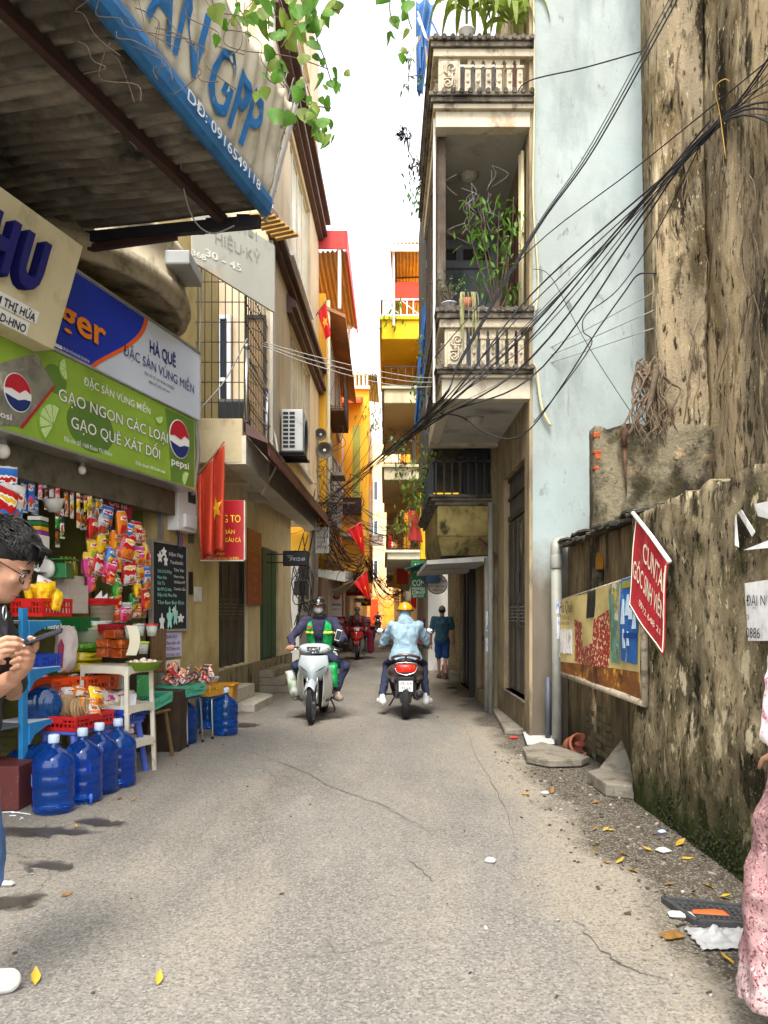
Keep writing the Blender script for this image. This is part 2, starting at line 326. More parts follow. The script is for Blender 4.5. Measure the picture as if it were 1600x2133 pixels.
def rough_grid(F, u0, u1, z0, z1, res, amp, th=.2, lean=0, top=.05, seed=0):
    nu, nv = max(2, int((u1-u0)/res)), max(2, int((z1-z0)/res)); b = MB()
    def fn(a, c):
        u = u0+(u1-u0)*a; z = z0+(z1-z0)*c
        if top and c > .999: z += nse(u*4, seed, 1)*top+nse(u*13, seed, 5)*top*.5
        d = amp*(nse(u*1.7+seed, z*1.3, 3)*1.2+nse(u*6, z*5, seed)*.5+.35*nse(u*19, z*14, seed+2)+.7*max(0, nse(u*3.3, z*2.1, seed+8)))
        p = F.p(u, z, d); p.x -= lean*z; return p
    b.grid(fn, nu, nv, th=-F.n*th); return b
ow = thing('old_wall', 'low mouldy plaster wall with peeling posters along the right edge', 'wall', (2.05, 4, 0))
FW = Fr((1.95, 6.0, 0), (0, -1, 0))
rough_grid(FW, 0, 4.7, -.05, 2.23, .05, .03, .25).build('plaster', MOULD, ow, True)
MOSS = mat('moss', (.028, .034, .009), 1, var=.5, vs=25, bump=1, bs=80)
b = MB()
for i in range(1100):      # moss cushions along the foot of the wall
    u = random.uniform(.5, 3.2); z = abs(random.gauss(0, .13))*(1 if u < 2.2 else .6); r = random.uniform(.004, .011)
    b.ell(FW.p(u, z, random.uniform(-.004, .012)), (r*.7, r*1.5, r*1.2), 6, 4)
o = b.build('moss', MOSS, ow, True); o['kind'] = 'stuff'
# torn paper notices on the near wall
PAPER = mat('torn paper', (.66, .65, .64), .9, var=.12, vs=20, dirt=[((.30, .25, .16), (14, 14, 6), .56, .64, .85)])
INK = mat('black ink', (.03, .03, .035), .8)
def ppx(px, py, X=1.95): d = X*FPX/(px-800); return 6.0-d, CH+(HZ-py)*d/FPX
def notice(pxs, label):
    P = [FW.p(*ppx(*q), .045+.01*random.random()) for q in pxs]; b = MB(); b.poly(P, FW.n*.002)
    return tag(b.build('paper_notice', PAPER), label, 'notice', 'torn paper notices on the old wall')
notice([(1572, 1215), (1640, 1205), (1640, 1335), (1578, 1335)], 'largest torn white notice with printed lines on the old wall')
for k, (s, py) in enumerate((('ĐẠI N', 1262), ('ỌI ', 1290), ('0886', 1328))):
    u, z = ppx(1580, py); text(s, INK, FW, u, z, h=.055 if k != 1 else .025, n=.062, maxw=.2, parent=bpy.data.objects['paper_notice'], name='printed_line')
notice([(1556, 1068), (1566, 1062), (1592, 1108), (1586, 1118), (1578, 1104)], 'torn slanting paper strip high on the old wall')
notice([(1549, 1078), (1554, 1072), (1558, 1140), (1552, 1136)], 'narrow upright paper scrap high on the old wall')
notice([(1570, 1146), (1640, 1118), (1640, 1140)], 'curled white paper corner above the printed notice')
notice([(1594, 1050), (1640, 1040), (1640, 1085), (1600, 1075)], 'topmost paper scrap at the right edge of the old wall')
# section with the poster, standing a little farther back
a2 = thing('recessed_wall', 'crumbling recessed wall with dark window hole behind the poster banner', 'wall', (2.2, 7.4, 0))
F2 = Fr((2.1, 8.78, 0), (0, -1, 0))
def p2(px, py, X=2.1): d = X*FPX/(px-800); return 8.78-d, CH+(HZ-py)*d/FPX
MOULD2 = mat('brown stripped plaster', '#6f5e43', .95, var=.25, vs=2, bump=1.2, bs=20, dirt=[('#a08a62', (4, 4, 1.2), .5, .64, .7), ('#1d1810', (5, 5, 1.0), .52, .64, .85), ('#1a1a0c', (2, 2, .8), .55, .68, .8)], zfade=[('#1f220b', .1, .8, .85, (4, 4, 3))])
b = MB(); wz = (p2(1228, 1187), p2(1258, 1226)); hole = (wz[0][0], wz[1][0], wz[1][1], wz[0][1])
F2.wall(b, 0, 2.82, -.05, 2.22, .25, [hole]); b.build('plaster', MOULD2, a2, bevel=.01)
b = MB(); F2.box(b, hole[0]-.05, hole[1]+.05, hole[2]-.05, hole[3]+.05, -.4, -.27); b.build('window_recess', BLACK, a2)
b = MB(); F2.box(b, hole[0], hole[1], (hole[2]+hole[3])/2-.006, (hole[2]+hole[3])/2+.006, -.12, -.1); F2.box(b, (hole[0]+hole[1])/2-.006, (hole[0]+hole[1])/2+.006, hole[2], hole[3], -.12, -.1); b.build('window_bar', IRON, a2)
b = MB(); b.poly([F2.p(*p2(x, y), .003) for x, y in ((1229, 1186), (1257, 1186), (1258, 1164), (1250, 1150), (1240, 1153), (1228, 1170))], F2.n*.003)
b.build('paint_patch', mat('old orange paint', '#a5701c', .9, var=.25, vs=14, dirt=[('#5a4520', (15, 15, 9), .5, .65, .8)]), a2)
BRK = mat('dark mossy brick', (.10, .075, .045), .95, var=.4, vs=8, bump=1, bs=40, dirt=[((.05, .06, .015), (6, 6, 6), .45, .6, .8)])
bk = MB().box((0, 0, 0), (.03, .2, .055)).build('brick', BRK, a2, bevel=.006, world=False); first = True
for r in range(7):
    for c in range(4):
        if random.random() < .25: continue
        P = F2.p(.95+c*.215+(r % 2)*.1, .12+r*.068, .006+random.random()*.008)
        if first: bk.matrix_basis = parent_matrix(a2).inverted() @ Matrix.Translation(P); first = False
        else: inst(bk, a2, parent_matrix(a2).inverted() @ Matrix.Translation(P))
TARP = mat('rotten roofing felt', (.05, .045, .036), .9, var=.4, vs=10, bump=1, bs=30, dirt=[((.22, .19, .13), (8, 8, 8), .52, .66, .8), ((.05, .06, .02), (5, 5, 5), .55, .7, .7)])
for i in range(11):   # broken eave pieces along the top
    u = .1+i*.255; L = random.uniform(.28, .4); z = 2.24+random.uniform(-.02, .06); b = MB()
    b.grid(lambda a, c: F2.p(u+L*a, z+.03*nse(u+a*3, c*3, i)-.05*c+.03*a*(i % 2), -.14+c*.32+.03*nse(a*4, i, 2)), 5, 5, th=(0, 0, .022)); b.build('eave_tile', TARP, a2)
# masonry block and tall wall behind
mbk = thing('masonry_block', 'broken masonry block with exposed brick corner below the tall wall', 'wall', (2.6, 7.7, 0))
FB_ = Fr((2.09, 7.6, 0), (1, 0, 0))
MOULD3 = mat('blackened render', '#7d745e', .95, var=.2, vs=2, bump=1.6, bs=18, dirt=[('#d6b68a', (2.6, 2.6, 2.2), .56, .66, .8), ('#191710', (2.4, 2.4, 1.4), .46, .6, .9), ('#3a3414', (4, 4, 4), .52, .66, .7), ('#0c0b08', (22, 22, 22), .58, .68, .8)])
rough_grid(FB_, 0, 1.16, 0, 3.32, .06, .025, .22, top=.05, seed=4).build('render', MOULD3, mbk, True)
RB = mat('red brick', (.40, .085, .025), .9, var=.25, vs=20, bump=.6, bs=60, dirt=[((.12, .07, .04), (25, 25, 25), .55, .66, .7)])
for i, py in enumerate((908, 943, 953, 976, 1066)):
    q = W(1241+random.uniform(-1, 3), py, 7.645); o = MB().box(q, (random.uniform(.05, .09), .1, random.uniform(.03, .06)), Matrix.Rotation(random.uniform(-.2, .2), 3, 'Y')).build('brick', RB, mbk, bevel=.008)
b = MB(); b.tube([W(1300, 888, 7.6), W(1300, 892, 7.5), W(1301, 930, 7.5)], .028, 8); b.tube([W(1301, 930, 7.51), W(1303, 990, 7.53), W(1305, 1035, 7.56)], [.02, .012, .003], 6)
tag(b.build('drain_spout', RUST, smooth=True), 'rusty drain spout with black drip on the masonry block', 'pipe')
tw = thing('tall_wall', 'towering bare weathered wall streaked with mould, cables crossing it', 'wall', (3.3, 6, 0))
FT1 = Fr((2.78+.10, 7.8, 0), (1, 0, 0)); FT2 = Fr((3.22+.12, 7.8, 0), (0, -1, 0))
rough_grid(FT1, 0, .56, 0, 11, .09, .03, .5, lean=.014, top=0, seed=2).build('end_face', MOULDT, tw, True)
rough_grid(FT2, 0, 7.2, 0, 11, .09, .035, .4, lean=.014, top=0, seed=6).build('street_face', MOULDT, tw, True)
ROOT = mat('grey root bark', (.16, .115, .075), .9, var=.35, vs=14, bump=.6, bs=50)
b = MB()
random.seed(5)
for i in range(34):
    x0 = random.uniform(1325, 1380); p0 = W(x0, random.uniform(740, 800), 7.55); pts = [p0]
    for k in range(7): pts.append(pts[-1]+V(random.gauss(0, .05), random.gauss(0, .02), -random.uniform(.06, .13)))
    b.tube(spline(pts, 3), [.012*(1-.03*j) for j in range(len(spline(pts, 3)))], 5)
b.tube(spline([W(1355, 890, 7.6), W(1352, 850, 7.55), W(1362, 800, 7.5), W(1368, 760, 7.5)], 5), .03, 7)
rt = b.build('hanging_roots', ROOT, smooth=True); tag(rt, 'tangle of bare roots hanging at the corner of the tall wall', 'roots')
b = MB(); random.seed(8)
for i in range(16):
    px, py = random.uniform(1385, 1600), random.uniform(-100, 700); pts = []
    for k in range(9):
        X = 3.34; 
        if px > 1462: d = (X-.014*4)*FPX/(px-800); 
        else: d = 7.8
        q = W(px, py, d); q.y -= .03; q.x -= .03; pts.append(q); px += random.gauss(0, 9); py += random.uniform(20, 60)
    b.tube(spline(pts, 3), .003+.004*random.random(), 5)
vr = b.build('wall_vines', ROOT, smooth=True); tag(vr, 'thin dry vines creeping down the tall weathered wall', 'vine'); vr['kind'] = 'stuff'
# ================================================================== house with carved balconies and pale blue side wall
BLUEW = mat('pale blue limewash', '#98a09d', .85, var=.06, vs=.7, bump=.25, bs=14, spec=.2, dirt=[('#aab5b3', (1.3, 1.3, .8), .48, .66, .6), ('#7b8785', (2, 2, .6), .52, .66, .6), ('#5f625c', (9, 9, 1.2), .62, .70, .45), ('#4a4d48', (6, 6, 3), .63, .70, .6), ('#a7b9ba', (.8, .8, .5), .5, .7, .5)],
            zfade=[('#6f6455', 1.75, 2.3, .92, (2.5, 2.5, 2.5)), ('#3d3225', .3, 1.9, .5, (4, 4, 2))])
STONE = mat('weathered white balcony stone', '#b9ad96', .85, var=.12, vs=4, bump=.5, bs=40, dirt=[('#3b352b', (5, 5, 3), .54, .68, .85), ('#8c6a44', (2.5, 2.5, 2), .58, .72, .55), ('#1d1b17', (14, 14, 8), .6, .7, .7)])
STONED = mat('blackened cornice stone', '#6e665a', .9, var=.2, vs=5, bump=.6, bs=40, dirt=[('#26221d', (5, 5, 5), .46, .62, .85), ('#a39a88', (9, 9, 9), .6, .7, .6)])
SOFF = mat('grey balcony soffit', '#b5b3ae', .85, var=.1, vs=2, dirt=[('#565046', (2, 2, 2), .52, .7, .6)])
OLDWOOD = mat('weathered dark wood', (.07, .05, .035), .85, var=.4, vs=6, bump=.5, bs=(50, 50, 6), dirt=[((.25, .21, .16), (9, 9, 1.2), .58, .68, .6)])
h1 = thing('balcony_house', 'narrow house with carved stone balconies and a tall pale blue side wall', 'building', (2.4, 9.5, 0))
b = MB(); b.bx(1.68, 3.6, 8.8, 9.0, -.05, 12); b.build('side_wall', BLUEW, h1)
F1 = Fr((1.68, 11.4, 0), (0, -1, 0))
b = MB(); F1.wall(b, 0, 2.395, -.05, 12, .22, [(.65, 2.22, .42, 3.33), (.75, 2.1, 4.3, 6.7), (.75, 2.1, 7.5, 9.9)])
b.build('street_wall', mat('stained cream facade', '#9c8c6e', .9, var=.15, vs=1.5, bump=.4, bs=25, dirt=[('#574a35', (3, 3, .8), .5, .66, .7), ('#2a241a', (6, 6, 1.5), .58, .7, .7)], zfade=[('#4b4030', .1, .7, .8, (4, 4, 4))]), h1, bevel=.008)
b = MB(); b.bx(1.662, 1.70, 8.785, 8.985, 0, 12); b.build('corner_strip', MATS['stained cream facade'], h1, bevel=.006)
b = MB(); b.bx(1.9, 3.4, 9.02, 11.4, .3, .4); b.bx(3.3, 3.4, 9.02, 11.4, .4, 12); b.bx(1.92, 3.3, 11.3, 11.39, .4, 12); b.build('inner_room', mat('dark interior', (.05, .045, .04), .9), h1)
# metal double door
DOORM = mat('dark grey metal door', '#4a443b', .55, .2, var=.15, vs=3, dirt=[('#2a251e', (4, 4, 1), .5, .66, .6), ('#7a6b52', (9, 9, 2), .62, .72, .5)])
dr = thing('metal_door', 'tall dark grey double metal door with louvre vents beside the blue wall', 'door', (1.7, 10, .42))
for k in range(2):
    u0 = .67+k*.775; b = MB(); F1.box(b, u0, u0+.765, .44, 2.72, -.12, -.07)
    for e in (.03, .38, .70): F1.box(b, u0+e, u0+e+.028, .46, 2.70, -.07, -.055)
    F1.box(b, u0+.02, u0+.74, 1.28, 1.31, -.07, -.055); F1.box(b, u0+.02, u0+.74, 1.60, 1.62, -.07, -.055)
    lf = b.build('door_leaf', DOORM, dr, bevel=.004)
    for vv in (.12, .46):
        b = MB()
        for q in range(5): F1.box(b, u0+vv, u0+vv+.2, 1.36+q*.045, 1.375+q*.045, -.068, -.045)
        b.build('louvre', mat('vent slots', (.12, .12, .11), .6), lf)
    b = MB(); b.tube([F1.p(u0+(.70 if k == 0 else .08), 1.75, -.05), F1.p(u0+(.70 if k == 0 else .08), 2.0, -.05)], .012, 6); b.build('bolt', IRON, lf)
b = MB(); F1.box(b, .67, 2.20, 2.74, 2.80, -.11, -.05); F1.box(b, .67, 2.20, 3.02, 3.06, -.11, -.05); F1.box(b, .67, 2.20, 3.28, 3.32, -.11, -.05)
for k in range(15): F1.box(b, .72+k*.1, .735+k*.1, 2.80, 3.28, -.09, -.07)
b.build('transom_grille', DOORM, dr)
b = MB()
for k in range(7):
    a = R(20+k*23); b.tube(spline([F1.p(1.83, 2.2, -.04), F1.p(1.83+.18*math.cos(a), 2.2+.22*math.sin(a)+.1, -.04), F1.p(1.83+.26*math.cos(a), 2.2+.42*math.sin(a), -.04)], 4), .008, 5)
b.build('scroll_ornament', mat('dull bronze', (.12, .10, .07), .5, .5), dr)
b = MB(); F1.box(b, .6, 2.25, .40, .42, -.2, .03); b.build('door_sill', STONED, h1)
def balcony(x0, zs, cz, name_mat):
    """carved stone balcony; zs = soffit, fascia top, cornice top, baluster top, rail top"""
    s0, s1, s2, s3, s4 = zs; y0, y1 = 8.72, 11.38; parts = []
    bal = MB(); bal.bx(x0+.16, 1.67, y0+.16, y1, s0+.08, s0+.16)      # slab
    bal.bx(x0+.06, 1.67, y0+.05, y0+.2, s0, s1); bal.bx(x0+.06, x0+.2, y0+.2, y1, s0, s1); bal.bx(x0+.2, 1.67, y1-.16, y1, s0, s0+.2)
    bo = bal.build('balcony', [name_mat], h1, bevel=.006)
    MB().bx(x0+.2, 1.67, y0+.2, y1-.16, s0+.05, s0+.078).build('soffit', SOFF, bo)
    def ring(z0, z1, o, m, nm):
        r_ = MB(); r_.bx(x0+.03-o, 1.70, y0-o, y0+.14, z0, z1); r_.bx(x0+.03-o, x0+.16, y0+.14, y1, z0, z1); return r_.build(nm, m, bo, bevel=.008)
    hh = s2-s1; ring(s1, s1+hh*.35, .0, STONE, 'cornice'); ring(s1+hh*.35+.001, s1+hh*.7, .03, STONED, 'cornice'); ring(s1+hh*.7+.001, s2, .055, STONED, 'cornice')
    hr = s4-s3; ring(s3, s3+hr*.45, .0, STONE, 'hand_rail'); ring(s3+hr*.45+.001, s3+hr*.75, .03, STONED, 'hand_rail'); ring(s3+hr*.75+.001, s4, .05, STONED, 'hand_rail')
    tl = None                                                            # little cap tiles
    for z in (s2, s4-.02):
        for k in range(12):
            x = x0+.05+k*(1.62-x0)/11
            if tl is None:
                q = MB(); q.tube([(0, -.03, 0), (0, .06, .012)], .028, 8); tl = q.build('cap_tile', STONED, bo, world=False); tl.matrix_basis = parent_matrix(bo).inverted() @ Matrix.Translation((x, y0-.04, z))
                tl.parent = bo
            else: inst(tl, bo, parent_matrix(bo).inverted() @ Matrix.Translation((x, y0-.04, z)))
    # carved end panel with scrolls
    pw = .25; pn = MB(); pn.bx(x0+.09, x0+.09+pw, y0+.03, y0+.10, s2, s3); pn.bx(x0+.12, x0+.06+pw, y0+.015, y0+.03, s2+.04, s3-.04); po = pn.build('carved_panel', STONE, bo, bevel=.008)
    q = MB(); cx = x0+.09+pw/2; cm = (s2+s3)/2; H = (s3-s2)*.36
    for sg in (-1, 1):
        pts = []
        for t in range(26):
            a = t/25*math.pi*2.6; rr = .052*(1-t/34); pts.append((cx+sg*(.02-rr*math.cos(a)), y0+.008, cm+sg*(H*.55+rr*math.sin(a))))
        q.tube([(cx-sg*.03, y0+.008, cm-sg*.02)]+pts, .011, 6)
        q.tube(spline([(cx+sg*.06, y0+.008, cm+sg*H*.2), (cx+sg*.01, y0+.006, cm+sg*.03), (cx-sg*.05, y0+.008, cm+sg*H*.25), (cx-sg*.06, y0+.008, cm+sg*H)], 5), .011, 6)
    q.ell((cx, y0+.006, cm), (.025, .014, .025), 8, 5); q.build('scroll_relief', STONE, po, True)
    # balusters with diamond bosses, arches between their heads
    x = x0+.09+pw+.085; step = (1.67-x)/6.0; bs = None; hb = s3-s2
    def baluster(M_):
        nonlocal bs
        if bs is None:
            q = MB(); q.box((0, 0, hb*.40), (.062, .06, hb*.80)); q.box((0, 0, hb*.78), (.085, .08, .03)); q.box((0, 0, hb*.02), (.085, .08, .02))
            for zz in (.2, .6): q.add([(0, -.045, hb*zz), (.022, -.031, hb*zz), (0, -.031, hb*(zz+.12)), (-.022, -.031, hb*zz), (0, -.031, hb*(zz-.12))], [(0, 1, 2), (0, 2, 3), (0, 3, 4), (0, 4, 1)])
            q.ell((0, -.034, hb*.4), (.02, .014, .02), 8, 5)
            bs = q.build('baluster', STONE, bo, world=False); bs.matrix_basis = parent_matrix(bo).inverted() @ M_
        else: inst(bs, bo, parent_matrix(bo).inverted() @ M_)
    for k in range(6):
        baluster(Matrix.Translation((x+k*step, y0+.07, s2)))
        if k < 6:     # arch spandrel between this head and the next
            xa, xb = x+k*step, x+(k+1)*step; xm = (xa+xb)/2; r_ = step/2-.035; zt = s3; zb = s2+hb*.8
            pts = [(xa, zt), (xa, zb), (xm-r_, zb)]+[(xm-r_*math.cos(math.pi*t/8), zb+(zt-zb)*.85*math.sin(math.pi*t/8)) for t in range(9)]+[(xb, zb), (xb, zt)]
            if k < 5: MB().poly([(p[0], y0+.045, p[1]) for p in pts], (0, .05, 0)).build('arch', STONE, bo)
    for k in range(13): baluster(Matrix.Translation((x0+.10, y0+.3+k*.19, s2)) @ Matrix.Rotation(R(-90), 4, 'Z'))
    lp = MB(); lp.lathe([(.0, s0-.05), (.07, s0-.045), (.10, s0-.02), (.10, s0+.0), (.12, s0+.01), (.12, s0+.05)], 20, (x0+.55, 9.8, .0)); lp.build('ceiling_lamp', mat('lamp cover', (.45, .43, .38), .4), bo, True)
    return bo
FASC = mat('fascia plaster', '#c6bda8', .85, var=.08, vs=3, bump=.3, bs=30, dirt=[('#a9703a', (1.6, 1.6, 1.2), .56, .68, .6), ('#6d6250', (4, 4, 2), .55, .7, .6)])
def zz(*ys): return [CH+(HZ-y)*8.75/FPX for y in ys]
balcony(.60, zz(830, 788, 768, 684, 645), 0, FASC)
balcony(.53, zz(262, 229, 199, 121, 84), 0, FASC)
# far wall of the loggias with vent slots, corner post, folding gate, pipes
GREYW = mat('blue grey loggia wall', '#9aa0ab', .9, var=.1, vs=1.5, dirt=[('#43454a', (2, 2, 1), .5, .66, .6)])
b = MB(); Fm = Fr((.62, 11.36, 0), (1, 0, 0)); Fm.wall(b, 0, 1.06, 4.12, 7.0, .05, [(.02, .2, 6.68, 6.86), (.25, .45, 6.68, 6.86), (.55, .95, 6.68, 6.86)]); b.build('loggia_end_wall', GREYW, h1)
b = MB(); b.bx(.62, 1.67, 11.32, 11.355, 5.9, 6.05); b.bx(.62, 1.67, 11.30, 11.355, 6.55, 6.66); b.build('loggia_beam', GREYW, h1)
for k, y in enumerate((8.95, 10.2, 11.3)):
    b = MB(); b.bx(.62, .72, y, y+.1, 4.93, 7.06); b.build('balcony_post', OLDWOOD, h1, bevel=.006)
for k in range(9):
    b = MB(); y = 9.35+k*.22; b.bx(.628+.006*(k % 2), .645+.006*(k % 2), y, y+.2, 4.93+random.uniform(0, .2), 7.05-random.uniform(0, .1)); b.build('plank', OLDWOOD, h1)
b = MB(); b.tube([(.58, 8.9, 3.9), (.585, 8.9, 7.2)], .016, 6); b.build('thin_pipe', WHITE, h1)
BROWNG = mat('brown folding gate', (.11, .045, .03), .6, var=.25, vs=8)
for zlo, zhi in ((4.3, 6.68), (7.5, 9.9)):
    for k in range(12):
        b = MB(); F1.box(b, .77+k*.11, .86+k*.11, zlo, zhi, -.10+.03*(k % 2), -.06+.03*(k % 2)); b.build('gate_slat', BROWNG, h1)
for (u, r_) in ((2.28, .035), (2.36, .022)):
    b = MB(); b.tube([F1.p(u, 4.95, .05), F1.p(u, 6.9, .05)], r_, 8); b.tube([F1.p(u, 8.05, .05), F1.p(u, 12, .05)], r_, 8); b.build('wall_pipe', CREAM, h1, True)
b = MB(); b.tube(spline([(1.71, 8.76, 12), (1.70, 8.75, 9), (1.715, 8.75, 7.4), (1.70, 8.75, 6.2), (1.76, 8.76, 5.3), (1.73, 8.75, 4.9)], 6), .011, 5); b.tube(spline([(1.69, 8.7, 4.28), (1.74, 8.74, 4.2), (1.80, 8.75, 3.8), (1.9, 8.76, 3.6)], 5), .018, 6)
tag(b.build('wall_hose', CREAM, smooth=True), 'pale hose running down the corner of the pale blue wall', 'pipe')
# drain pipe at the foot of the blue wall
dp = thing('drain_pipe', 'grey plastic drain pipe with stickers standing below the blue wall', 'pipe', (1.93, 8.55, 0))
GPVC = mat('grey pvc', '#8f8f86', .5, var=.12, vs=6, dirt=[('#4d4a40', (8, 8, 2), .56, .68, .7)])
b = MB(); b.tube([(1.93, 8.55, 0), (1.92, 8.55, 2.08)], .058, 14); b.tube(spline([(1.92, 8.55, 2.05), (1.92, 8.56, 2.2), (1.97, 8.65, 2.27), (2.05, 8.75, 2.27)], 5), .062, 14); b.build('pipe', GPVC, dp, True)
b = MB(); b.lathe([(.066, 1.96), (.07, 1.97), (.07, 2.1), (.066, 2.11)], 16, (1.92, 8.55, 0)); b.build('collar', GPVC, dp, True)
STK = mat('white sticker', (.62, .63, .66), .6, var=.05, dirt=[((.12, .18, .35), (30, 30, 8), .52, .58, .8)])
for z0, z1, a in ((1.18, 1.42, -1.8), (.98, 1.14, -1.4), (1.46, 1.6, -1.9)):
    b = MB(); b.lathe([(.0605, z0), (.0605, z1)], 6, (1.925, 8.55, 0), a0=a, a1=a+.9); b.build('sticker', STK, dp)
b = MB(); b.tube([(1.84, 8.62, 0), (1.84, 8.62, .75)], .03, 8); b.build('short_pipe', mat('blue grey pipe', (.06, .07, .09), .5), dp, True)
# ================================================================== second right house: mouldy bay
YM = mat('mouldy yellow plaster', '#a3925a', .9, var=.15, vs=2, bump=.5, bs=25, dirt=[('#5c5530', (3, 3, 2.5), .5, .64, .8), ('#1d1a10', (4, 4, 2.5), .56, .66, .85), ('#b9a76d', (3, 3, 3), .56, .66, .6)], zfade=[('#2a2415', 2.2, 2.9, .75, (4, 4, 4))])
h2 = thing('bay_house', 'narrow house with a mouldy yellow bay over a wooden door', 'building', (2.2, 13.5, 0))
F3 = Fr((1.6, 16.6, 0), (0, -1, 0))
b = MB(); F3.wall(b, 0, 5.17, -.05, 4.05, .3, [(3.35, 4.7, .18, 2.3), (.25, 3.1, .0, 2.45)]); b.build('street_wall', mat('brown grey plaster', '#86795f', .9, var=.15, vs=2, bump=.4, dirt=[('#453b2a', (3, 3, 1), .5, .66, .7)]), h2, bevel=.008)
b = MB(); b.bx(.75, 3.2, 11.42, 16.6, 4.08, 9.6); b.build('upper_storey', mat('dark grey render', '#5d5c58', .9, var=.2, vs=1.5, bump=.4, dirt=[('#2c2a27', (3, 3, 1), .48, .64, .8), ('#8f8672', (5, 5, 1.5), .6, .7, .5)]), h2)
b = MB(); x0 = .76; b.hexa([(x0+.12, 11.62, 2.34), (1.6, 11.62, 2.34), (1.6, 15, 2.34), (x0+.12, 15, 2.34), (x0+.04, 11.5, 2.62), (1.6, 11.5, 2.62), (1.6, 15, 2.62), (x0+.04, 15, 2.62)])
b.bx(x0+.04, 1.597, 11.5, 15, 2.623, 3.08); b.build('bay', YM, h2, bevel=.012)
b = MB(); b.bx(x0, 1.6, 11.46, 15.05, 3.083, 3.14); b.bx(x0-.06, 1.6, 11.42, 15.1, 3.143, 3.19); b.bx(x0-.1, 1.6, 11.38, 15.12, 3.193, 3.235); b.build('bay_cornice', STONED, h2, bevel=.01)
b = MB(); b.hexa([(x0-.12, 11.5, 2.2), (1.6, 11.5, 2.25), (1.6, 15, 2.25), (x0-.12, 15, 2.2), (x0-.12, 11.5, 2.26), (1.6, 11.5, 2.33), (1.6, 15, 2.33), (x0-.12, 15, 2.26)]); b.build('bay_canopy', SOFF, h2)
b = MB()
for k in range(7): b.bx(x0+.0+k*.12, x0+.03+k*.12, 11.44, 11.47, 3.235, 3.78+.03*(k % 2))
for k in range(14): b.bx(x0-.05, x0-.02, 11.5+k*.25, 11.53+k*.25, 3.235, 3.78)
b.bx(x0-.05, 1.6, 11.44, 11.47, 3.72, 3.75); b.build('bay_railing', mat('black railing', (.03, .035, .04), .5), h2)
b = MB(); b.bx(1.22, 1.58, 11.6, 12.4, 3.24, 4.04); b.build('dark_shutter', BLACK, h2)
b = MB(); 
for k in range(8): b.bx(1.2, 1.22, 11.62+k*.1, 11.65+k*.1, 3.24, 4.0)
b.build('shutter_bar', IRON, h2)
WOODY = mat('yellow varnished wood', '#7d5a26', .35, var=.2, vs=3, spec=.5, dirt=[('#3c2a12', (14, 14, 1.2), .52, .66, .6)])
wd = thing('wooden_door', 'yellow brown wooden double door under the mouldy bay', 'door', (1.65, 12.6, .18))
for k in range(2):
    u0 = 3.37+k*.66; b = MB(); F3.box(b, u0, u0+.65, .2, 2.28, -.12, -.08)
    for e in ((.05, .3, .25, .95), (.36, .6, .25, .95), (.05, .3, 1.15, 2.2), (.36, .6, 1.15, 2.2)): F3.box(b, u0+e[0], u0+e[1], e[2], e[3], -.08, -.06)
    lf = b.build('door_leaf', WOODY, wd, bevel=.01)
    b = MB(); F3.box(b, u0+.08, u0+.56, 1.0, 1.1, -.082, -.07); b.build('vent', BLACK, lf)
gt = thing('folding_gate', 'black folding steel gate standing open at the dark entrance', 'gate', (1.62, 14.5, 0))
GATE = mat('black gate steel', (.018, .017, .018), .5, .3)
for k in range(10):
    b = MB(); u = .27+k*.28; F3.box(b, u, u+.26, .02, 2.42, -.12+.05*(k % 2), -.10+.05*(k % 2)); b.build('gate_panel', GATE, gt)
b = MB(); F3.box(b, 3.08, 3.12, .0, 2.45, -.1, .1); b.build('open_leaf', GATE, gt)
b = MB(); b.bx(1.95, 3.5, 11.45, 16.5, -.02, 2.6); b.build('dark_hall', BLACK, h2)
b = MB(); b.tube([(1.55, 11.5, 0), (1.55, 11.5, 2.3)], .05, 10); b.tube([(1.57, 11.3, 0), (1.57, 11.3, 3.1)], .04, 10); o = b.build('wall_pipes', GPVC, smooth=True); tag(o, 'pair of grey pipes with stickers between the metal and wooden doors', 'pipe')
b = MB(); b.lathe([(.052, 1.2), (.052, 1.5)], 6, (1.55, 11.5, 0), a0=-2.2, a1=-1.0); b.lathe([(.052, .9), (.052, 1.1)], 6, (1.55, 11.5, 0), a0=-2.2, a1=-1.0); b.build('sticker', STK, o)
b = MB(); b.hexa([W(995, 1130, 11.3), W(1000, 1126, 11.35), W(1038, 1170, 11.3), W(1036, 1176, 11.3), W(995, 1122, 11.3), W(1000, 1118, 11.35), W(1040, 1160, 11.3), W(1038, 1168, 11.3)]); tag(b.build('bay_strut', RUST), 'short slanting strut under the mouldy yellow bay', 'strut')
# steps and slabs on the right
SLAB = mat('broken concrete slab', (.20, .178, .14), .92, var=.15, vs=4, bump=.7, bs=35, dirt=[((.09, .072, .05), (6, 6, 6), .50, .64, .8), ((.30, .27, .22), (25, 25, 25), .58, .66, .6)])
def slab(pxs, z, th, name, label, m=SLAB, cat='slab', jit=.02):
    P = [G(*q) for q in pxs]; P = [p+V(random.uniform(-jit, jit), random.uniform(-jit, jit), z) for p in P]
    b = MB(); b.poly(P[::-1] if (P[1]-P[0]).cross(P[2]-P[1]).z > 0 else P, (0, 0, th)); return tag(b.build(name, m, bevel=.012), label, cat)
slab([(1022, 1468), (1080, 1506), (1112, 1528), (1085, 1506+26), (1050, 1530), (1018, 1474)], 0, .07, 'concrete_step', 'long low concrete step along the metal door', cat='step')
slab([(960+28, 1432), (1010, 1429), (1030, 1448), (1008, 1452)], 0, .04, 'pale_slab', 'pale slab on the ground before the wooden door')
slab([(1090, 1572), (1128, 1560), (1180, 1575), (1226, 1592), (1216, 1600), (1150, 1602), (1095, 1592)], .01, .07, 'broken_slab', 'large broken flat slab lying below the drain pipe')
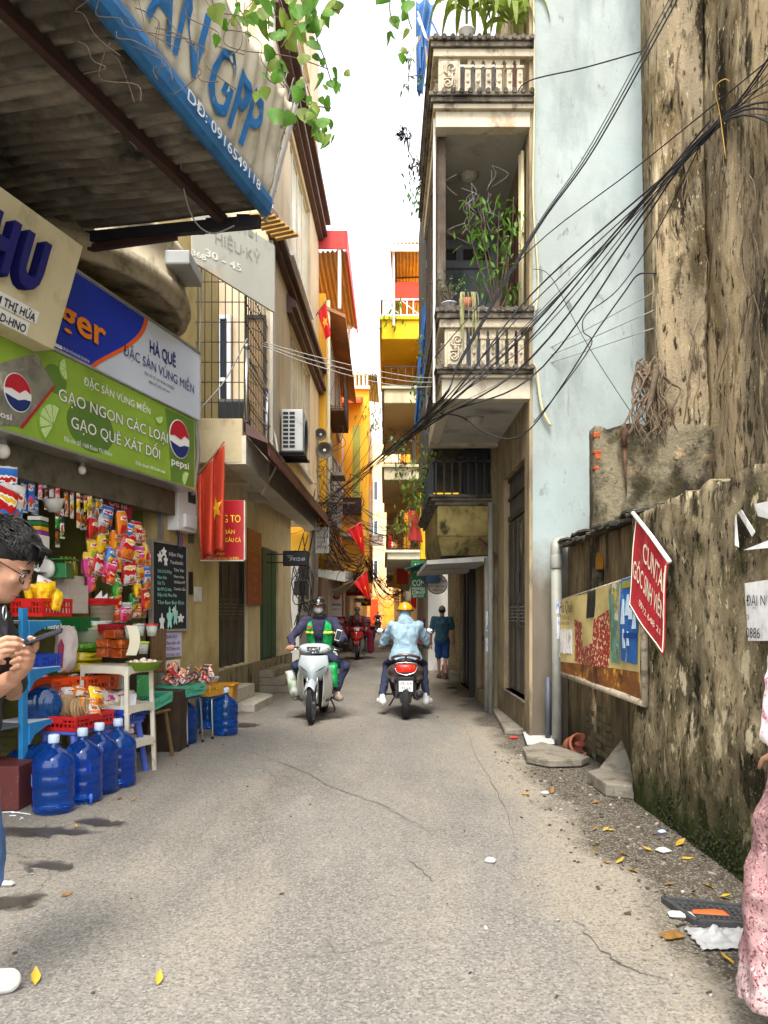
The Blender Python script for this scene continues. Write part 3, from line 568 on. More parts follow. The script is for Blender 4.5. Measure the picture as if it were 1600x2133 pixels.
slab([(1088, 1535), (1148, 1535), (1158, 1560), (1096, 1562)], .05, .015, 'white_board', 'dirty white board lying on rubble beside the drain pipe', mat('dirty white board', (.45, .45, .44), .6, var=.05, dirt=[((.3, .28, .24), (8, 8, 8), .6, .7, .6)]), 'board')
rb = thing('rubble_base', 'pointed concrete lump on a cracked kerb stone at the wall corner', 'rubble', G(1280, 1660))
b = MB(); P = [G(*q)+V(0, 0, 0) for q in ((1224, 1632), (1262, 1660), (1335, 1668), (1345, 1632), (1290, 1612))]; b.poly(P[::-1] if (P[1]-P[0]).cross(P[2]-P[1]).z > 0 else P, (0, 0, .11)); b.build('kerb_stone', SLAB, rb, bevel=.015)
b = MB(); A = [G(1245, 1628), G(1318, 1640), G(1325, 1600), G(1275, 1598)]; A = [p+V(0, 0, .1) for p in A]; tip = [A[1].lerp(A[2], .5)+V(-.02, .0, .36), A[1].lerp(A[2], .5)+V(.0, .02, .37)]
b.add(A+tip, [(0, 1, 4), (1, 2, 5, 4), (2, 3, 5), (3, 0, 4, 5), (3, 2, 1, 0)]); b.build('concrete_lump', SLAB, rb, bevel=.02)
# terracotta pot on its side
tp = thing('clay_pot', 'terracotta pot lying on its side below the old wall', 'pot', G(1195, 1575))
Mr = Matrix.Translation(W(1197, 1556, 8.1)) @ Matrix.Rotation(R(68), 4, 'X') @ Matrix.Rotation(R(15), 4, 'Y')
b = MB(); b.lathe([(.0, -.10), (.09, -.10), (.115, -.04), (.12, .04), (.115, .10), (.125, .10), (.125, .13), (.10, .13), (.095, .0), (.0, -.05)], 20); b.v = [tuple(Mr @ Vector(v)) for v in b.v]
b.build('pot', mat('terracotta', (.33, .11, .06), .8, var=.2, vs=9, dirt=[((.15, .06, .04), (12, 12, 12), .55, .68, .6)]), tp, True)
b = MB(); b.ell((0, 0, .13), (.07, .035, .012), 10, 5); b.v = [tuple(Mr @ Vector(v)) for v in b.v]; b.build('clay_spout', mat('dark clay', (.2, .045, .03), .7), tp, True)
# ================================================================== left side: shop front with stacked signs
uS = V(.27, 1, 0).normalized()
FSg = Fr((-3.295, 6.0, 0), uS); FSw = Fr(FSg.o-FSg.n*.40, uS)
def quad(F, pxs, n=0, th=.006):
    b = MB(); b.poly([F.p(*F.hit(x, y, n), n) for x, y in pxs], F.n*th); return b
def tx(s, m, F, x0, y0, x1, hpx, par, n=.004, bold=.0, name='lettering'):
    """lettering from pixel (x0,y0) to column x1 on frame F, cap height hpx pixels at its start"""
    u0, z0 = F.hit(x0, y0, n); u1, _ = F.hit(x1, y0, n); _, z1 = F.hit(x0, y0-hpx, n)
    return text(s, m, F, u0, z0, w=u1-u0, h=z1-z0, n=n, parent=par, bold=bold, name=name)
shop = thing('corner_shop', 'open fronted shop with yellowish walls behind the stacked groceries', 'building', (-3.2, 8, 0))
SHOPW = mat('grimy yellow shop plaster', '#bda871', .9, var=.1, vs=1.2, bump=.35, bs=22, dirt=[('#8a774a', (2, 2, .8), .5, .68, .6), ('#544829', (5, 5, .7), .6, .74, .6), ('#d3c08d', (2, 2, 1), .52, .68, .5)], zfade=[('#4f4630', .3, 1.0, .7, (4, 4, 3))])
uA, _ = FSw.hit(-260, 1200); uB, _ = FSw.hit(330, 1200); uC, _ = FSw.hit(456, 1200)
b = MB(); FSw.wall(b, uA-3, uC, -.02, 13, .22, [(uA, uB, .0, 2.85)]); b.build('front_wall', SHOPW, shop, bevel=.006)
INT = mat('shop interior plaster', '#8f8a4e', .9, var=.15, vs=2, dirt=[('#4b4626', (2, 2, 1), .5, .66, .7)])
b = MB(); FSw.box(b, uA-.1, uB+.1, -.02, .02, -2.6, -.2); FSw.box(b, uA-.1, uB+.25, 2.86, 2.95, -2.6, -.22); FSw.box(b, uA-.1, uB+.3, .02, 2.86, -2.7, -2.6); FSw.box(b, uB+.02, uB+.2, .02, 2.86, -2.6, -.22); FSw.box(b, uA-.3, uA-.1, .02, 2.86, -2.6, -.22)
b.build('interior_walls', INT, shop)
b = MB(); FSw.box(b, uA-.1, uB+.12, 2.68, 2.98, .0, .16); b.build('shutter_housing', mat('grimy steel box', '#6b6555', .6, .4, var=.15, dirt=[('#36322a', (4, 4, 4), .5, .66, .6)]), shop, bevel=.006)
b = MB(); FSw.box(b, uB-.02, uB+.05, 0, 2.68, .003, .05); b.build('shutter_track', mat('grey track', (.28, .28, .26), .5, .5), shop)
b = MB(); FSw.box(b, uB-.045, uB-.022, .5, 2.3, -.15, -.1); b.build('door_edge', IRON, shop)
# --- green banner sign
gs = thing('green_shop_sign', 'long green shop sign with lime slices and white lettering above the shop', 'sign', FSg.p(1.6, 3))
GREEN = mat('printed lime green', '#8faf3c', .45, var=.12, vs=1.2, spec=.4, dirt=[('#6f8f2f', (1.5, 1.5, 1.5), .5, .7, .6)]); DGREEN = mat('printed dark green', '#5d7f33', .45, var=.1); LETW = mat('printed white', (.85, .85, .82), .5, var=.03); OUTL = mat('printed outline', '#4f6a2a', .5)
uL = FSg.hit(-250, 900)[0]; uR = FSg.hit(406, 900)[0]; zG0, zG1 = 3.0, 3.86
b = MB(); FSg.box(b, uL, uR, zG0, zG1, -.26, 0); b.build('panel', GREEN, gs, bevel=.004)
b = MB(); FSg.box(b, uL, uR+.01, zG0-.025, zG0-.001, -.26, .015); FSg.box(b, uL, uR+.01, zG1+.001, zG1+.02, -.26, .015); b.build('frame', mat('alu frame', (.5, .5, .47), .4, .8), gs)
def disc(F, u, z, r, n, m, par, name, a0=0, a1=360, k=24, sx=1, th=.003):
    pts = [F.p(u+sx*r*math.cos(R(a0+(a1-a0)*i/k)), z+r*math.sin(R(a0+(a1-a0)*i/k)), n) for i in range(k+(1 if a1-a0 < 360 else 0))]
    b = MB(); b.poly(pts, F.n*th); return b.build(name, m, par)
REDP = mat('printed red', '#b8202e', .45, var=.08); BLUEP = mat('printed navy', '#1c2f6e', .45, var=.08)
def globe(F, px, py, rpx, par):
    u, z = F.hit(px, py); _, z2 = F.hit(px, py-rpx); r = z2-z
    disc(F, u, z, r*1.06, .004, LETW, par, 'emblem_rim'); 
    b = MB(); b.poly([F.p(u+r*math.cos(R(a)), z+r*math.sin(R(a)), .009) for a in range(10, 186, 8)]+[F.p(u-r*.5, z+r*.12, .009), F.p(u+r*.1, z+r*.0, .009), F.p(u+r*.55, z+r*.3, .009)], F.n*.003); b.build('emblem_red', REDP, par)
    b = MB(); b.poly([F.p(u+r*math.cos(R(a)), z+r*math.sin(R(a)), .009) for a in range(195, 350, 8)]+[F.p(u+r*.5, z-r*.25, .009), F.p(u, z-r*.42, .009), F.p(u-r*.5, z-r*.35, .009)], F.n*.003); b.build('emblem_blue', BLUEP, par)
_, za = FSg.hit(35, 870)
b = quad(FSg, [(-250, 735+95), (75, 735), (112, 802), (45, 888), (-250, 880)], .002, .003); b.build('glass_picture', mat('printed grey glass', '#7d7a6c', .45, var=.35, vs=5, dirt=[('#c9cbb8', (4, 4, 4), .55, .68, .7), ('#3c3c38', (3, 3, 3), .55, .68, .7)]), gs)
b = quad(FSg, [(112, 803), (115, 806), (47, 893), (41, 890)], .006, .003); b.build('red_edge', REDP, gs)
globe(FSg, 36, 818, 38, gs); globe(FSg, 373, 915, 38, gs)
tx('pepsi', LETW, FSg, 357, 966, 393, 16, gs, .006, .01); tx('osi', LETW, FSg, 0, 868, 24, 14, gs, .006, .01)
for (px, py, r, a0) in ((110, 885, 48, 60), (137, 770, 24, 100), (330, 868, 16, 200), (388, 1000, 18, 60)):
    u, z = FSg.hit(px, py); rr = FSg.hit(px, py-r)[1]-z
    if px > 380: a0 = 60
    lo = disc(FSg, u, z, rr, .004, mat('lime rind', '#7fae3a', .5), gs, 'lime_slice', a0, a0+180, 16)
    for k in range(5): 
        aa = a0+6+k*34.4; pts = [FSg.p(u+.05*rr*math.cos(R(aa+15)), z+.05*rr*math.sin(R(aa+15)), .008)]+[FSg.p(u+.86*rr*math.cos(R(aa+j*7.5)), z+.86*rr*math.sin(R(aa+j*7.5)), .008) for j in range(5)]
        b = MB(); b.poly(pts, FSg.n*.002); b.build('lime_segment', mat('lime flesh', '#c3dc94', .5, var=.12, vs=30), lo)
for (px, py, r, sx) in ((190, 890, 52, 1.5), (115, 790, 30, 1.2), (395, 960, 60, .9)):
    u, z = FSg.hit(px, py); rr = FSg.hit(px, py-r)[1]-z
    if px > 390: continue
    disc(FSg, u, z, rr, .0005, DGREEN, gs, 'leaf_shape', sx=sx, th=.001)
b = quad(FSg, [(344, 850), (404, 878), (404, 1016), (356, 1002), (352, 930)], .0005, .001); b.build('dark_corner', DGREEN, gs)
for s, x0, y0, x1, h in (('ĐẶC SẢN VÙNG MIỀN', 174, 801, 313, 17), ('GẠO NGON CÁC LOẠI', 122, 832, 349, 26), ('GẠO QUÊ XÁT DỐI', 148, 890, 333, 25), ('Địa chỉ: Số 1/68 Đoàn Thị Điểm', 133, 918, 233, 10), ('Điện thoại: 0976.441.464', 282, 967, 344, 8)):
    if h > 20: tx(s, OUTL, FSg, x0, y0, x1, h, gs, .003, .025, 'letter_outline')
    tx(s, LETW, FSg, x0, y0, x1, h, gs, .007, .004)
# --- blue and white banner sign
bs = thing('blue_white_sign', 'blue and white sign with an orange swoosh above the green sign', 'sign', FSg.p(2, 3.9))
NAVY = mat('printed royal blue', '#1b35a8', .4, var=.1, vs=2); PALE = mat('printed pale grey', '#c9d0da', .4, var=.05, vs=1); ORNG = mat('printed orange', '#f08a1a', .4, var=.05)
uL2 = FSg.hit(60, 640)[0]; uR2 = FSg.hit(416, 800)[0]; zB0, zB1 = 3.885, 4.72
b = MB(); FSg.box(b, uL2, uR2, zB0, zB1, -.24, 0); b.build('panel', PALE, bs, bevel=.004)
b = MB(); FSg.box(b, uL2, uR2+.012, zB1+.001, zB1+.025, -.24, .015); FSg.box(b, uR2+.001, uR2+.012, zB0, zB1, -.24, .012); b.build('frame', MATS['alu frame'], bs)
uc = FSg.hit(300, 662)[0]; ud = FSg.hit(188, 765)[0]
arc = [(uc+(ud-uc)*(1-math.cos(t*math.pi/2)) if False else ud+(uc-ud)*math.sin(t*math.pi/2)**1.0*(t**.15 if t > 0 else 0), zB0+.01+(zB1-zB0-.02)*t) for t in [i/12 for i in range(13)]]
b = MB(); b.poly([FSg.p(uL2+.002, zB0+.01, .002)]+[FSg.p(u, z, .002) for u, z in arc]+[FSg.p(uL2+.002, zB1-.01, .002)], FSg.n*.003); b.build('blue_field', NAVY, bs)
b = MB(); b.poly([FSg.p(u, z, .006) for u, z in arc]+[FSg.p(u+.07, z, .006) for u, z in arc[::-1]], FSg.n*.002); b.build('orange_swoosh', mat('printed red orange', '#e8641e', .4), bs)
for s, x0, y0, x1, h, bo in (('HÀ QUÊ', 312, 733, 366, 26, .02), ('ĐẶC SẢN VÙNG MIỀN', 257, 738, 404, 22, 0)):
    tx(s, BLUEP, FSg, x0, y0, x1, h, bs, .006, bo)
tx('ĐỊA CHỈ: SỐ 1/68 - ĐOÀN THỊ ĐIỂM', INK, FSg, 301, 779, 363, 6, bs, .006); tx('LIÊN HỆ: 0976.441.464', INK, FSg, 310, 797, 353, 6, bs, .006)
for dx, m, n in ((3, mat('sign shadow blue', '#0c1758', .5), .006), (0, ORNG, .012)):
    tx('ger', m, FSg, 124-dx, 672+dx, 221-dx, 62, bs, n, .02)
tx('NGƯỜI DƯỚI 18 TUỔI KHÔNG ĐƯỢC UỐNG RƯỢU, BIA', LETW, FSg, 128, 727, 186, 6, bs, .006)
for k in range(4): 
    u, z = FSg.hit(110+k*5, 716+k*2.6); disc(FSg, u, z, .018, .006, LETW, bs, 'warning_dot', k=10)
# --- cream box sign nearest the camera
FHu = Fr(FSg.o+FSg.n*.20, uS)
hu = thing('cream_box_sign', 'cream box sign with thick raised dark blue letters at the left edge', 'sign', FHu.p(.2, 3.9))
CRM = mat('cream sign board', '#d6cba6', .6, var=.08, vs=2, dirt=[('#9c8d66', (3, 3, 3), .56, .7, .5)])
A = [FHu.p(*FHu.hit(-330, 300)), FHu.p(*FHu.hit(150, 548)), FHu.p(*FHu.hit(103, 724)), FHu.p(*FHu.hit(-330, 520))]
A[3].z = A[2].z; A[0].z = A[1].z
uE = FHu.hit(112, 690)[0]; zt, zb = A[1].z, A[2].z
b = MB(); bk_ = -FHu.n*.42; lean = FHu.n*.30; q0, q1 = FHu.p(uE-2.6, 0), FHu.p(uE, 0); Zv = V(0, 0, 1)
b.hexa([q0+Zv*zb, q0+bk_+Zv*zb, q1+bk_+Zv*zb, q1+Zv*zb, q0+lean+Zv*zt, q0+bk_+Zv*zt, q1+bk_+Zv*zt, q1+lean+Zv*zt]); b.build('box', CRM, hu, bevel=.006)
FHl = Fr(FHu.p(0, 0, 0), uS)
class FrL(Fr):
    def p(s, u, z, n=0): return s.o+s.u*u+Vector((0, 0, z))+s.n*(n+.30*(z-zb)/(zt-zb))
FHl = FrL(FHu.o, uS)
DBL = mat('raised dark blue letter', '#20206a', .5, var=.1)
u0, z0 = FHu.hit(22, 605, .05); u1, z1 = FHu.hit(74, 520, .05)
for k in range(8): text('U', DBL, FHl, u0-.12, FHu.hit(30, 600, .05)[1], w=.27, h=.36, n=.005+k*.012, parent=hu, bold=.05, name='raised_letter')
for k in range(8): text('H', DBL, FHl, u0-.46, FHu.hit(30, 600, .05)[1], w=.27, h=.36, n=.005+k*.012, parent=hu, bold=.05, name='raised_letter')
b = MB(); zl = FHu.hit(30, 655)[1]; 
text('PHẠM THỊ HỨA', INK, FHl, FHu.hit(60, 670)[0], FHu.hit(60, 672)[1], h=.062, n=.012, parent=hu, bold=.02, align='R'); text('GPKDDD-HNO', INK, FHl, FHu.hit(48, 690)[0], FHu.hit(48, 694)[1], h=.062, n=.012, parent=hu, bold=.02, align='R')
for py, hh in ((672, .085), (694, .085)):
    u, z = FHu.hit(62 if py < 680 else 50, py); b = MB(); b.poly([FHl.p(u-1.2, z-.014, .004), FHl.p(u+.02, z-.014, .004), FHl.p(u+.02, z+hh, .004), FHl.p(u-1.2, z+hh, .004)], FHu.n*.004); b.build('white_strip', LETW, hu)
# --- lamp bulbs under the signs
for px, py, lb in ((171, 975, 'bare white bulb hanging under the green sign'), (6, 935, 'large white bulb at the left edge under the green sign')):
    u, z = FSw.hit(px, py, .2); P = FSw.p(u, z, .2); r = .04 if px > 100 else .06
    t = thing('light_bulb', lb, 'lamp', P); MB().ell(P-V(0, 0, .02), (r, r, r*1.15), 12, 8).build('globe', mat('milky bulb', (.75, .72, .66), .3), t, True); MB().tube([P+V(0, 0, .02), P+V(0, 0, .16)], r*.6, 10).build('socket', mat('grey socket', (.2, .2, .2), .5), t, True)
# ================================================================== rounded balcony, awning and banner
cv = thing('rounded_balcony', 'rounded cream balcony ledge with dirty soffit above the blue sign', 'balcony', FSw.p(2.6, 4.9))
ctr = FSw.p((8.35-6)*1.0358, 0, 0); a_n = math.atan2(FSw.n.y, FSw.n.x)
CRD = mat('dirty cream ledge', '#b3a68c', .85, var=.12, vs=3, bump=.3, dirt=[('#4b4232', (2.2, 2.2, 1.5), .5, .66, .8), ('#201c15', (5, 5, 3), .58, .7, .7)])
Msc = Matrix.Rotation(a_n, 4, 'Z') @ Matrix.Diagonal((.72, 1.25, 1, 1))
b = MB(); b.lathe([(.0, 4.98), (.86, 4.95), (.88, 4.9), (.98, 4.9), (.98, 5.0), (1.02, 5.0), (1.02, 5.12), (.97, 5.14), (.97, 5.5), (1.0, 5.5), (1.0, 5.6), (0, 5.6)], 40, ctr, Msc.to_3x3(), -math.pi/2, math.pi/2); b.build('ledge', CRD, cv, True)
aw = thing('corrugated_awning', 'sooty corrugated awning with a blue edge beam overhead on the left', 'awning', W(400, 470, 7.2))
o0 = W(541, 436, 7.0); i0 = W(108, 488, 7.6); ux = uS; L_ = 6.2
RUSTS = mat('sooty corrugated sheet', (.115, .10, .082), .75, .2, var=.3, vs=1.6, dirt=[((.30, .27, .22), (1.0, 3.5, 3), .48, .64, .8), ((.012, .011, .01), (1.6, 1.6, 1.6), .52, .66, .9), ((.30, .26, .2), (2.2, 9, 5), .6, .7, .5)])
def awp(a, c):    # a: toward the camera, c: wall -> edge
    p = (i0-ux*L_*a).lerp(o0-ux*L_*a, c); p.z += .028*math.sin(a*L_/.125*2*math.pi)+.04*nse(a*3, c*3, 4)+.015*nse(a*25, c*2, 1); return p
b = MB(); b.grid(awp, 320, 8, th=(0, 0, .006)); b.build('corrugated_sheet', RUSTS, aw, True)
IB = mat('dark painted beam', (.022, .022, .03), .55, .2, var=.3); RBM = mat('red lead beam', (.045, .02, .016), .7, var=.3)
def beam(name, p, q, w, h, m, par):
    p, q = Vector(p), Vector(q); d = (q-p).normalized(); s_ = d.cross(V(0, 0, 1)).normalized()*w/2; t_ = V(0, 0, h/2); b = MB()
    b.hexa([p-s_-t_, p+s_-t_, q+s_-t_, q-s_-t_, p-s_+t_, p+s_+t_, q+s_+t_, q-s_+t_]); return b.build(name, m, par)
dn = V(0, 0, -.07)
beam('cross_beam', i0+dn-V(.2, 0, .02), o0+dn*1.6, .07, .1, IB, aw)
beam('cross_beam', i0+V(-.1, -.03, -.22), i0.lerp(o0, .62)+V(0, 0, -.16), .05, .06, RBM, aw)
beam('purlin', i0.lerp(o0, .84)+dn, i0.lerp(o0, .70)-ux*L_+dn, .07, .09, RBM, aw)
beam('wall_purlin', i0+dn+V(.04, 0, -.02), i0-ux*L_+dn+V(.04, 0, -.02), .1, .14, IB, aw)
b = MB(); 
for k in range(4): a_ = i0.lerp(o0, .70+.07*k); b.bx(a_.x-.02, a_.x+.1, a_.y-.04, a_.y+.01, a_.z-.16, a_.z-.06+.02*(k % 2))
b.build('bracket_plate', IB, aw)
BLUT = mat('faded blue edge tube', '#2f6fa8', .4, var=.12, vs=3, dirt=[('#1b3f66', (3, 3, 3), .52, .68, .6), ('#9fb9c9', (9, 9, 9), .66, .74, .5)])
eo = o0+FSg.n*.02; b = MB(); n2 = FSg.n; prof = [(-.04, -.02), (.02, -.05), (.06, -.02), (.085, .05), (.08, .12), (.03, .165), (-.04, .15)]
ring = lambda P: [P+n2*a+V(0, 0, c) for a, c in prof]
R1, R2 = ring(eo+ux*.06), ring(eo-ux*L_); k = len(prof); b.add(R1+R2, [(i, (i+1) % k, k+(i+1) % k, k+i) for i in range(k)]+[tuple(range(k))[::-1], tuple(range(k, 2*k))]); b.build('edge_tube', BLUT, aw, bevel=.012)
nF = (n2*1+V(0, 0, -.28)).normalized(); 
class FrT(Fr):
    def p(s, u, z, n=0): return s.o+s.u*u+(Vector((0, 0, 1))+s.n*.12)*z+s.n*n
FTu = FrT(eo+n2*.076+V(0, 0, -.015), ux)
text('DĐ: 0916549118', LETW, FTu, -1.5, .03, w=1.25, h=.085, n=.014, parent=aw, bold=.005)
bn = thing('cloth_banner', 'torn cream pharmacy banner with big blue letters above the awning', 'banner', W(560, 330, 7))
class FrB(Fr):
    def p(s, u, z, n=0):
        f = .018*math.sin(u*34+z*9)*(.3+.7*min(1, z*1.4))+.03*nse(u*4, z*4, 3)
        return s.o+s.u*u+(Vector((0, 0, 1))*1.0+s.n*.30)*z+s.n*(n+f)
FBn = FrB(eo+n2*.04+V(0, 0, .14), ux)
CLOTH = mat('grubby banner cloth', '#cfc8b4', .8, var=.08, vs=5, dirt=[('#8d846d', (2.5, 2.5, 2), .5, .68, .7), ('#5a5345', (7, 7, 4), .62, .72, .6)])
b = MB(); b.grid(lambda a, c: FBn.p(.04-L_*a, (.8-(.1*abs(nse(a*60, 1, 1)) if c > .98 else 0))*c), 240, 10, th=-n2*.003); b.build('cloth', CLOTH, bn, True)
LBL = mat('faded blue letter', '#2a72b5', .6, var=.2, vs=8, dirt=[('#9db6c9', (16, 16, 8), .62, .7, .7)])
text('ĐOÀN GPP', LBL, FBn, -2.75, .10, w=2.35, h=.44, n=.016, parent=bn, bold=.018)
b = MB()
for k in range(9): b.tube([FBn.p(-.12-.0*k, .02+.11*k, -.03), FBn.p(.22, .02+.11*k, -.03)], .006, 5)
for k in range(4): b.tube([FBn.p(-.1+.1*k, 0, -.035), FBn.p(-.1+.1*k, 1.0, -.035)], .006, 5)
b.build('frame_mesh', mat('grey wire frame', (.25, .24, .22), .6, .5), bn)
b = MB(); b.tube([FBn.p(.1, -.2, .0), FBn.p(.1, 1.05, .0)], .025, 6); b.build('end_post', mat('grey post', (.35, .33, .3), .6), bn)
b = MB(); q = W(310, 550, 8.3); b.bx(q.x, q.x+.44, 8.3, 8.9, q.z, q.z+.16); ac0 = b.build('fan_box', mat('dull grey box', (.30, .31, .30), .5, var=.1), None, bevel=.02); tag(ac0, 'grey metal box mounted under the awning beside the rounded balcony', 'box')
# ================================================================== beige corner house with caged balcony
BEIGE = mat('beige painted plaster', '#d0bb9a', .85, var=.08, vs=1, bump=.2, bs=20, dirt=[('#8c7a5e', (2, 2, .6), .52, .7, .5), ('#cdbb9d', (1.5, 1.5, .8), .52, .7, .5)])
DBR = mat('dark brown moulding', '#5a4340', .7, var=.2, vs=4, dirt=[('#5b4034', (5, 5, 2), .55, .68, .6)])
lh = thing('caged_balcony_house', 'tall beige house with a caged balcony and red tile skirt', 'building', (-2.2, 13, 0))
FU = Fr((-1.85, 10.3, 0), (.0275, 1, 0))           # upper street face
FD = Fr((-2.52, 11.7, 0), (.07, 1, 0))            # ground floor street face
def uw(px): return FU.hit(px, 800)[0]
b = MB(); win = []
for (z0, z1) in ((4.45, 6.85), (8.15, 10.5), (11.6, 13.4)):
    win += [(uw(604), uw(646), z0, z1)]
uEnd = uw(664)
FU.wall(b, 1.75, uEnd, 3.5, 15, .3, win); b.build('upper_wall', BEIGE, lh)
b = MB(); b.bx(-4.2, -2.1, 12.0, 12.15, 3.5, 15); b.bx(-1.85-.22+.05, -1.80, 12.0, 12.1, 3.5, 15); b.build('return_wall', BEIGE, lh)
b = MB(); FU.box(b, 1.74, 1.98, 4.05, 15, .003, .06); b.build('corner_pilaster', mat('pale pilaster', '#cfc8ba', .8, var=.08, dirt=[('#9a8e7a', (2, 2, .6), .55, .7, .5)]), lh)
FRM = mat('white window frame', (.62, .62, .6), .5, var=.06); CURT = mat('cream curtain glass', '#d9c99a', .25, var=.12, vs=3, spec=.6)
def window(F, u0, u1, z0, z1, par, cols=2, rows=1, fm=None, gm=None, n=-.12, fw=.05, sill=True):
    b = MB(); fm = fm or FRM; F.box(b, u0, u1, z0, z0+fw, n, n+.06); F.box(b, u0, u1, z1-fw, z1, n, n+.06); 
    for i in range(cols+1): uu = u0+(u1-u0-fw)*i/cols; F.box(b, uu, uu+fw, z0+fw, z1-fw, n, n+.055)
    for j in range(1, rows): zz_ = z0+(z1-z0)*j/rows; F.box(b, u0+fw, u1-fw, zz_-fw/2, zz_+fw/2, n, n+.05)
    wo_ = b.build('window', fm, par)
    for i in range(cols):
        b = MB(); a0 = u0+(u1-u0-fw)*i/cols+fw; a1 = u0+(u1-u0-fw)*(i+1)/cols; F.box(b, a0, a1, z0+fw, z1-fw, n+.01, n+.025); b.build('pane', gm or GLASSD, wo_)
    if sill: b = MB(); F.box(b, u0-.05, u1+.05, z0-.07, z0-.001, -.02, .08); b.build('sill', fm, wo_)
    return wo_
for (a0, a1, z0, z1) in win: window(FU, a0, a1, z0, z1, lh, 4, 1, gm=CURT)
def eave(F, u0, u1, z, pr, h, par, m=DBR):
    b = MB(); p = F.p; b.hexa([p(u0, z, 0), p(u0, z, pr), p(u1, z, pr), p(u1, z, 0), p(u0, z+h, 0), p(u0, z+h*.35, pr), p(u1, z+h*.35, pr), p(u1, z+h, 0)])
    F.box(b, u0, u1, z-.1, z-.001, .001, pr*.55); return b.build('eave', m, par, bevel=.01)
eave(FU, uw(597), uEnd+.1, 6.98, .18, .26, lh); eave(FU, 1.3, uEnd+.2, 7.42, .2, .3, lh); eave(FU, uw(600), uEnd+.1, 10.75, .22, .3, lh); eave(FU, 1.75, uEnd+.2, 11.15, .28, .34, lh)
# bay floor and parapet
b = MB(); b.bx(-2.9, -1.9, 10.3, 10.42, 3.48, 4.08); b.bx(-2.9, -1.86, 10.42, 12, 3.53, 3.6); b.build('parapet', mat('bleached beige parapet', '#b5a685', .85, var=.1, vs=2, bump=.3, dirt=[('#7a6a4a', (3, 3, 2), .52, .68, .6), ('#4e452f', (6, 6, 3), .62, .72, .6)]), lh, bevel=.01)
b = MB(); FU.box(b, 0, uEnd-.1, 3.47, 3.85, -.28, .0); b.build('bay_edge', mat('whitewashed soffit', '#c2bbac', .85, var=.06, dirt=[('#8b8270', (2, 2, 2), .54, .7, .5)]), lh)
b = MB(); FU.box(b, .13, uEnd-.1, 3.60, 3.7, -1.0, -.281); FU.box(b, 3.2, 3.5, 3.45, 3.6, -1.0, -.281); b.build('bay_soffit', MATS['whitewashed soffit'], lh)
TILE = mat('red brown clay tile', '#5a2f22', .8, var=.3, vs=5, dirt=[('#2a1a14', (5, 5, 5), .5, .64, .7)])
b = MB(); p = FU.p; b.hexa([p(-.02, 3.86, .0), p(-.02, 3.74, .30), p(uEnd, 3.74, .30), p(uEnd, 3.86, .0), p(-.02, 4.02, .0), p(-.02, 3.79, .30), p(uEnd, 3.79, .30), p(uEnd, 4.02, .0)]); sk = b.build('tile_skirt', DBR, lh)
tl = None
for k in range(46):
    u = .02+k*.172
    if u > uEnd-.1: break
    if tl is None:
        q = MB(); q.poly([FU.p(u+.16*math.cos(R(a))*.5+.08, 3.70+(.0 if a > 180 else 0)+(-.10-.055*abs(math.sin(R(a))) if a > 180 else .06), .303-(.10 if a < 181 else 0)*.3) for a in (0, 180, 200, 230, 270, 310, 340)], FU.n*.02); tl = q.build('hanging_tile', TILE, sk)
    else: o = inst(tl, sk, Matrix.Translation(FU.u*(k*.172)), world=True)
b = MB(); b.lathe([(0, 3.5), (.10, 3.51), (.14, 3.55), (.14, 3.6)], 20, (-2.05, 12.6, 0)); b.build('ceiling_lamp', MATS['lamp cover'], lh, True)
# cage of the balcony
WIRE = mat('black cage bars', (.03, .03, .03), .5, .4)
FC = Fr((-2.62, 10.33, 0), (1, 0, 0)); b = MB()
for k in range(9): FC.box(b, .02+k*.092, .032+k*.092, 4.08, 6.5, -.006, .006)
for k in range(9): FC.box(b, 0, .77, 4.3+k*.27, 4.312+k*.27, -.012, -.006)
b.build('front_cage', WIRE, lh)
b = MB()
for k in range(14): FU.box(b, .03+k*.12, .042+k*.12, 4.08, 6.5, -.03, -.018)
for k in range(9): FU.box(b, 0, 1.7, 4.3+k*.27, 4.312+k*.27, -.018, -.008)
for k in range(8): b.tube([FU.p(.03+.08*k, 4.35+.27*k, .0), FU.p(.10+.08*k, 4.30+.27*k, .12)], .006, 4)
b.build('side_cage', WIRE, lh)
b = MB(); b.tube([FU.p(.02, 4.05, .0), FU.p(.02, 5.0, .0)], .035, 10); b.ell(FU.p(.02, 5.05, 0), .045, 10, 7); b.tube([FU.p(.02, 4.92, .0), FU.p(1.6, 4.92, .0)], .022, 8); 
for k in range(4): b.tube([FU.p(.05, 4.75-k*.2, .0), FU.p(1.6, 4.75-k*.2, .0)], .010, 6)
b.tube([FU.p(1.6, 4.05, .0), FU.p(1.6, 4.95, .0)], .03, 8); b.build('steel_handrail', STEEL, lh, True)
# balcony back wall with a glass door, luggage
Fbk = Fr((-3.2, 11.98, 0), (1, 0, 0)); b = MB(); gx0 = Fbk.hit(452, 700)[0]; gx1 = Fbk.hit(482, 700)[0]
window(Fbk, gx0, gx1, 4.1, 6.1, lh, 1, 2, n=.01, gm=mat('blue black glass', (.01, .02, .035), .1), fw=.06, sill=False); window(Fbk, gx1+.22, gx1+.55, 4.1, 6.1, lh, 1, 1, fm=IRON, n=.01, gm=mat('bamboo screen', (.35, .22, .1), .7), sill=False)
b = MB(); b.bx(-2.45, -1.95, 11.0, 11.3, 4.08, 4.55); o = b.build('suitcase', mat('black luggage', (.02, .022, .026), .5), bevel=.05); tag(o, 'black suitcase standing inside the caged balcony', 'suitcase')
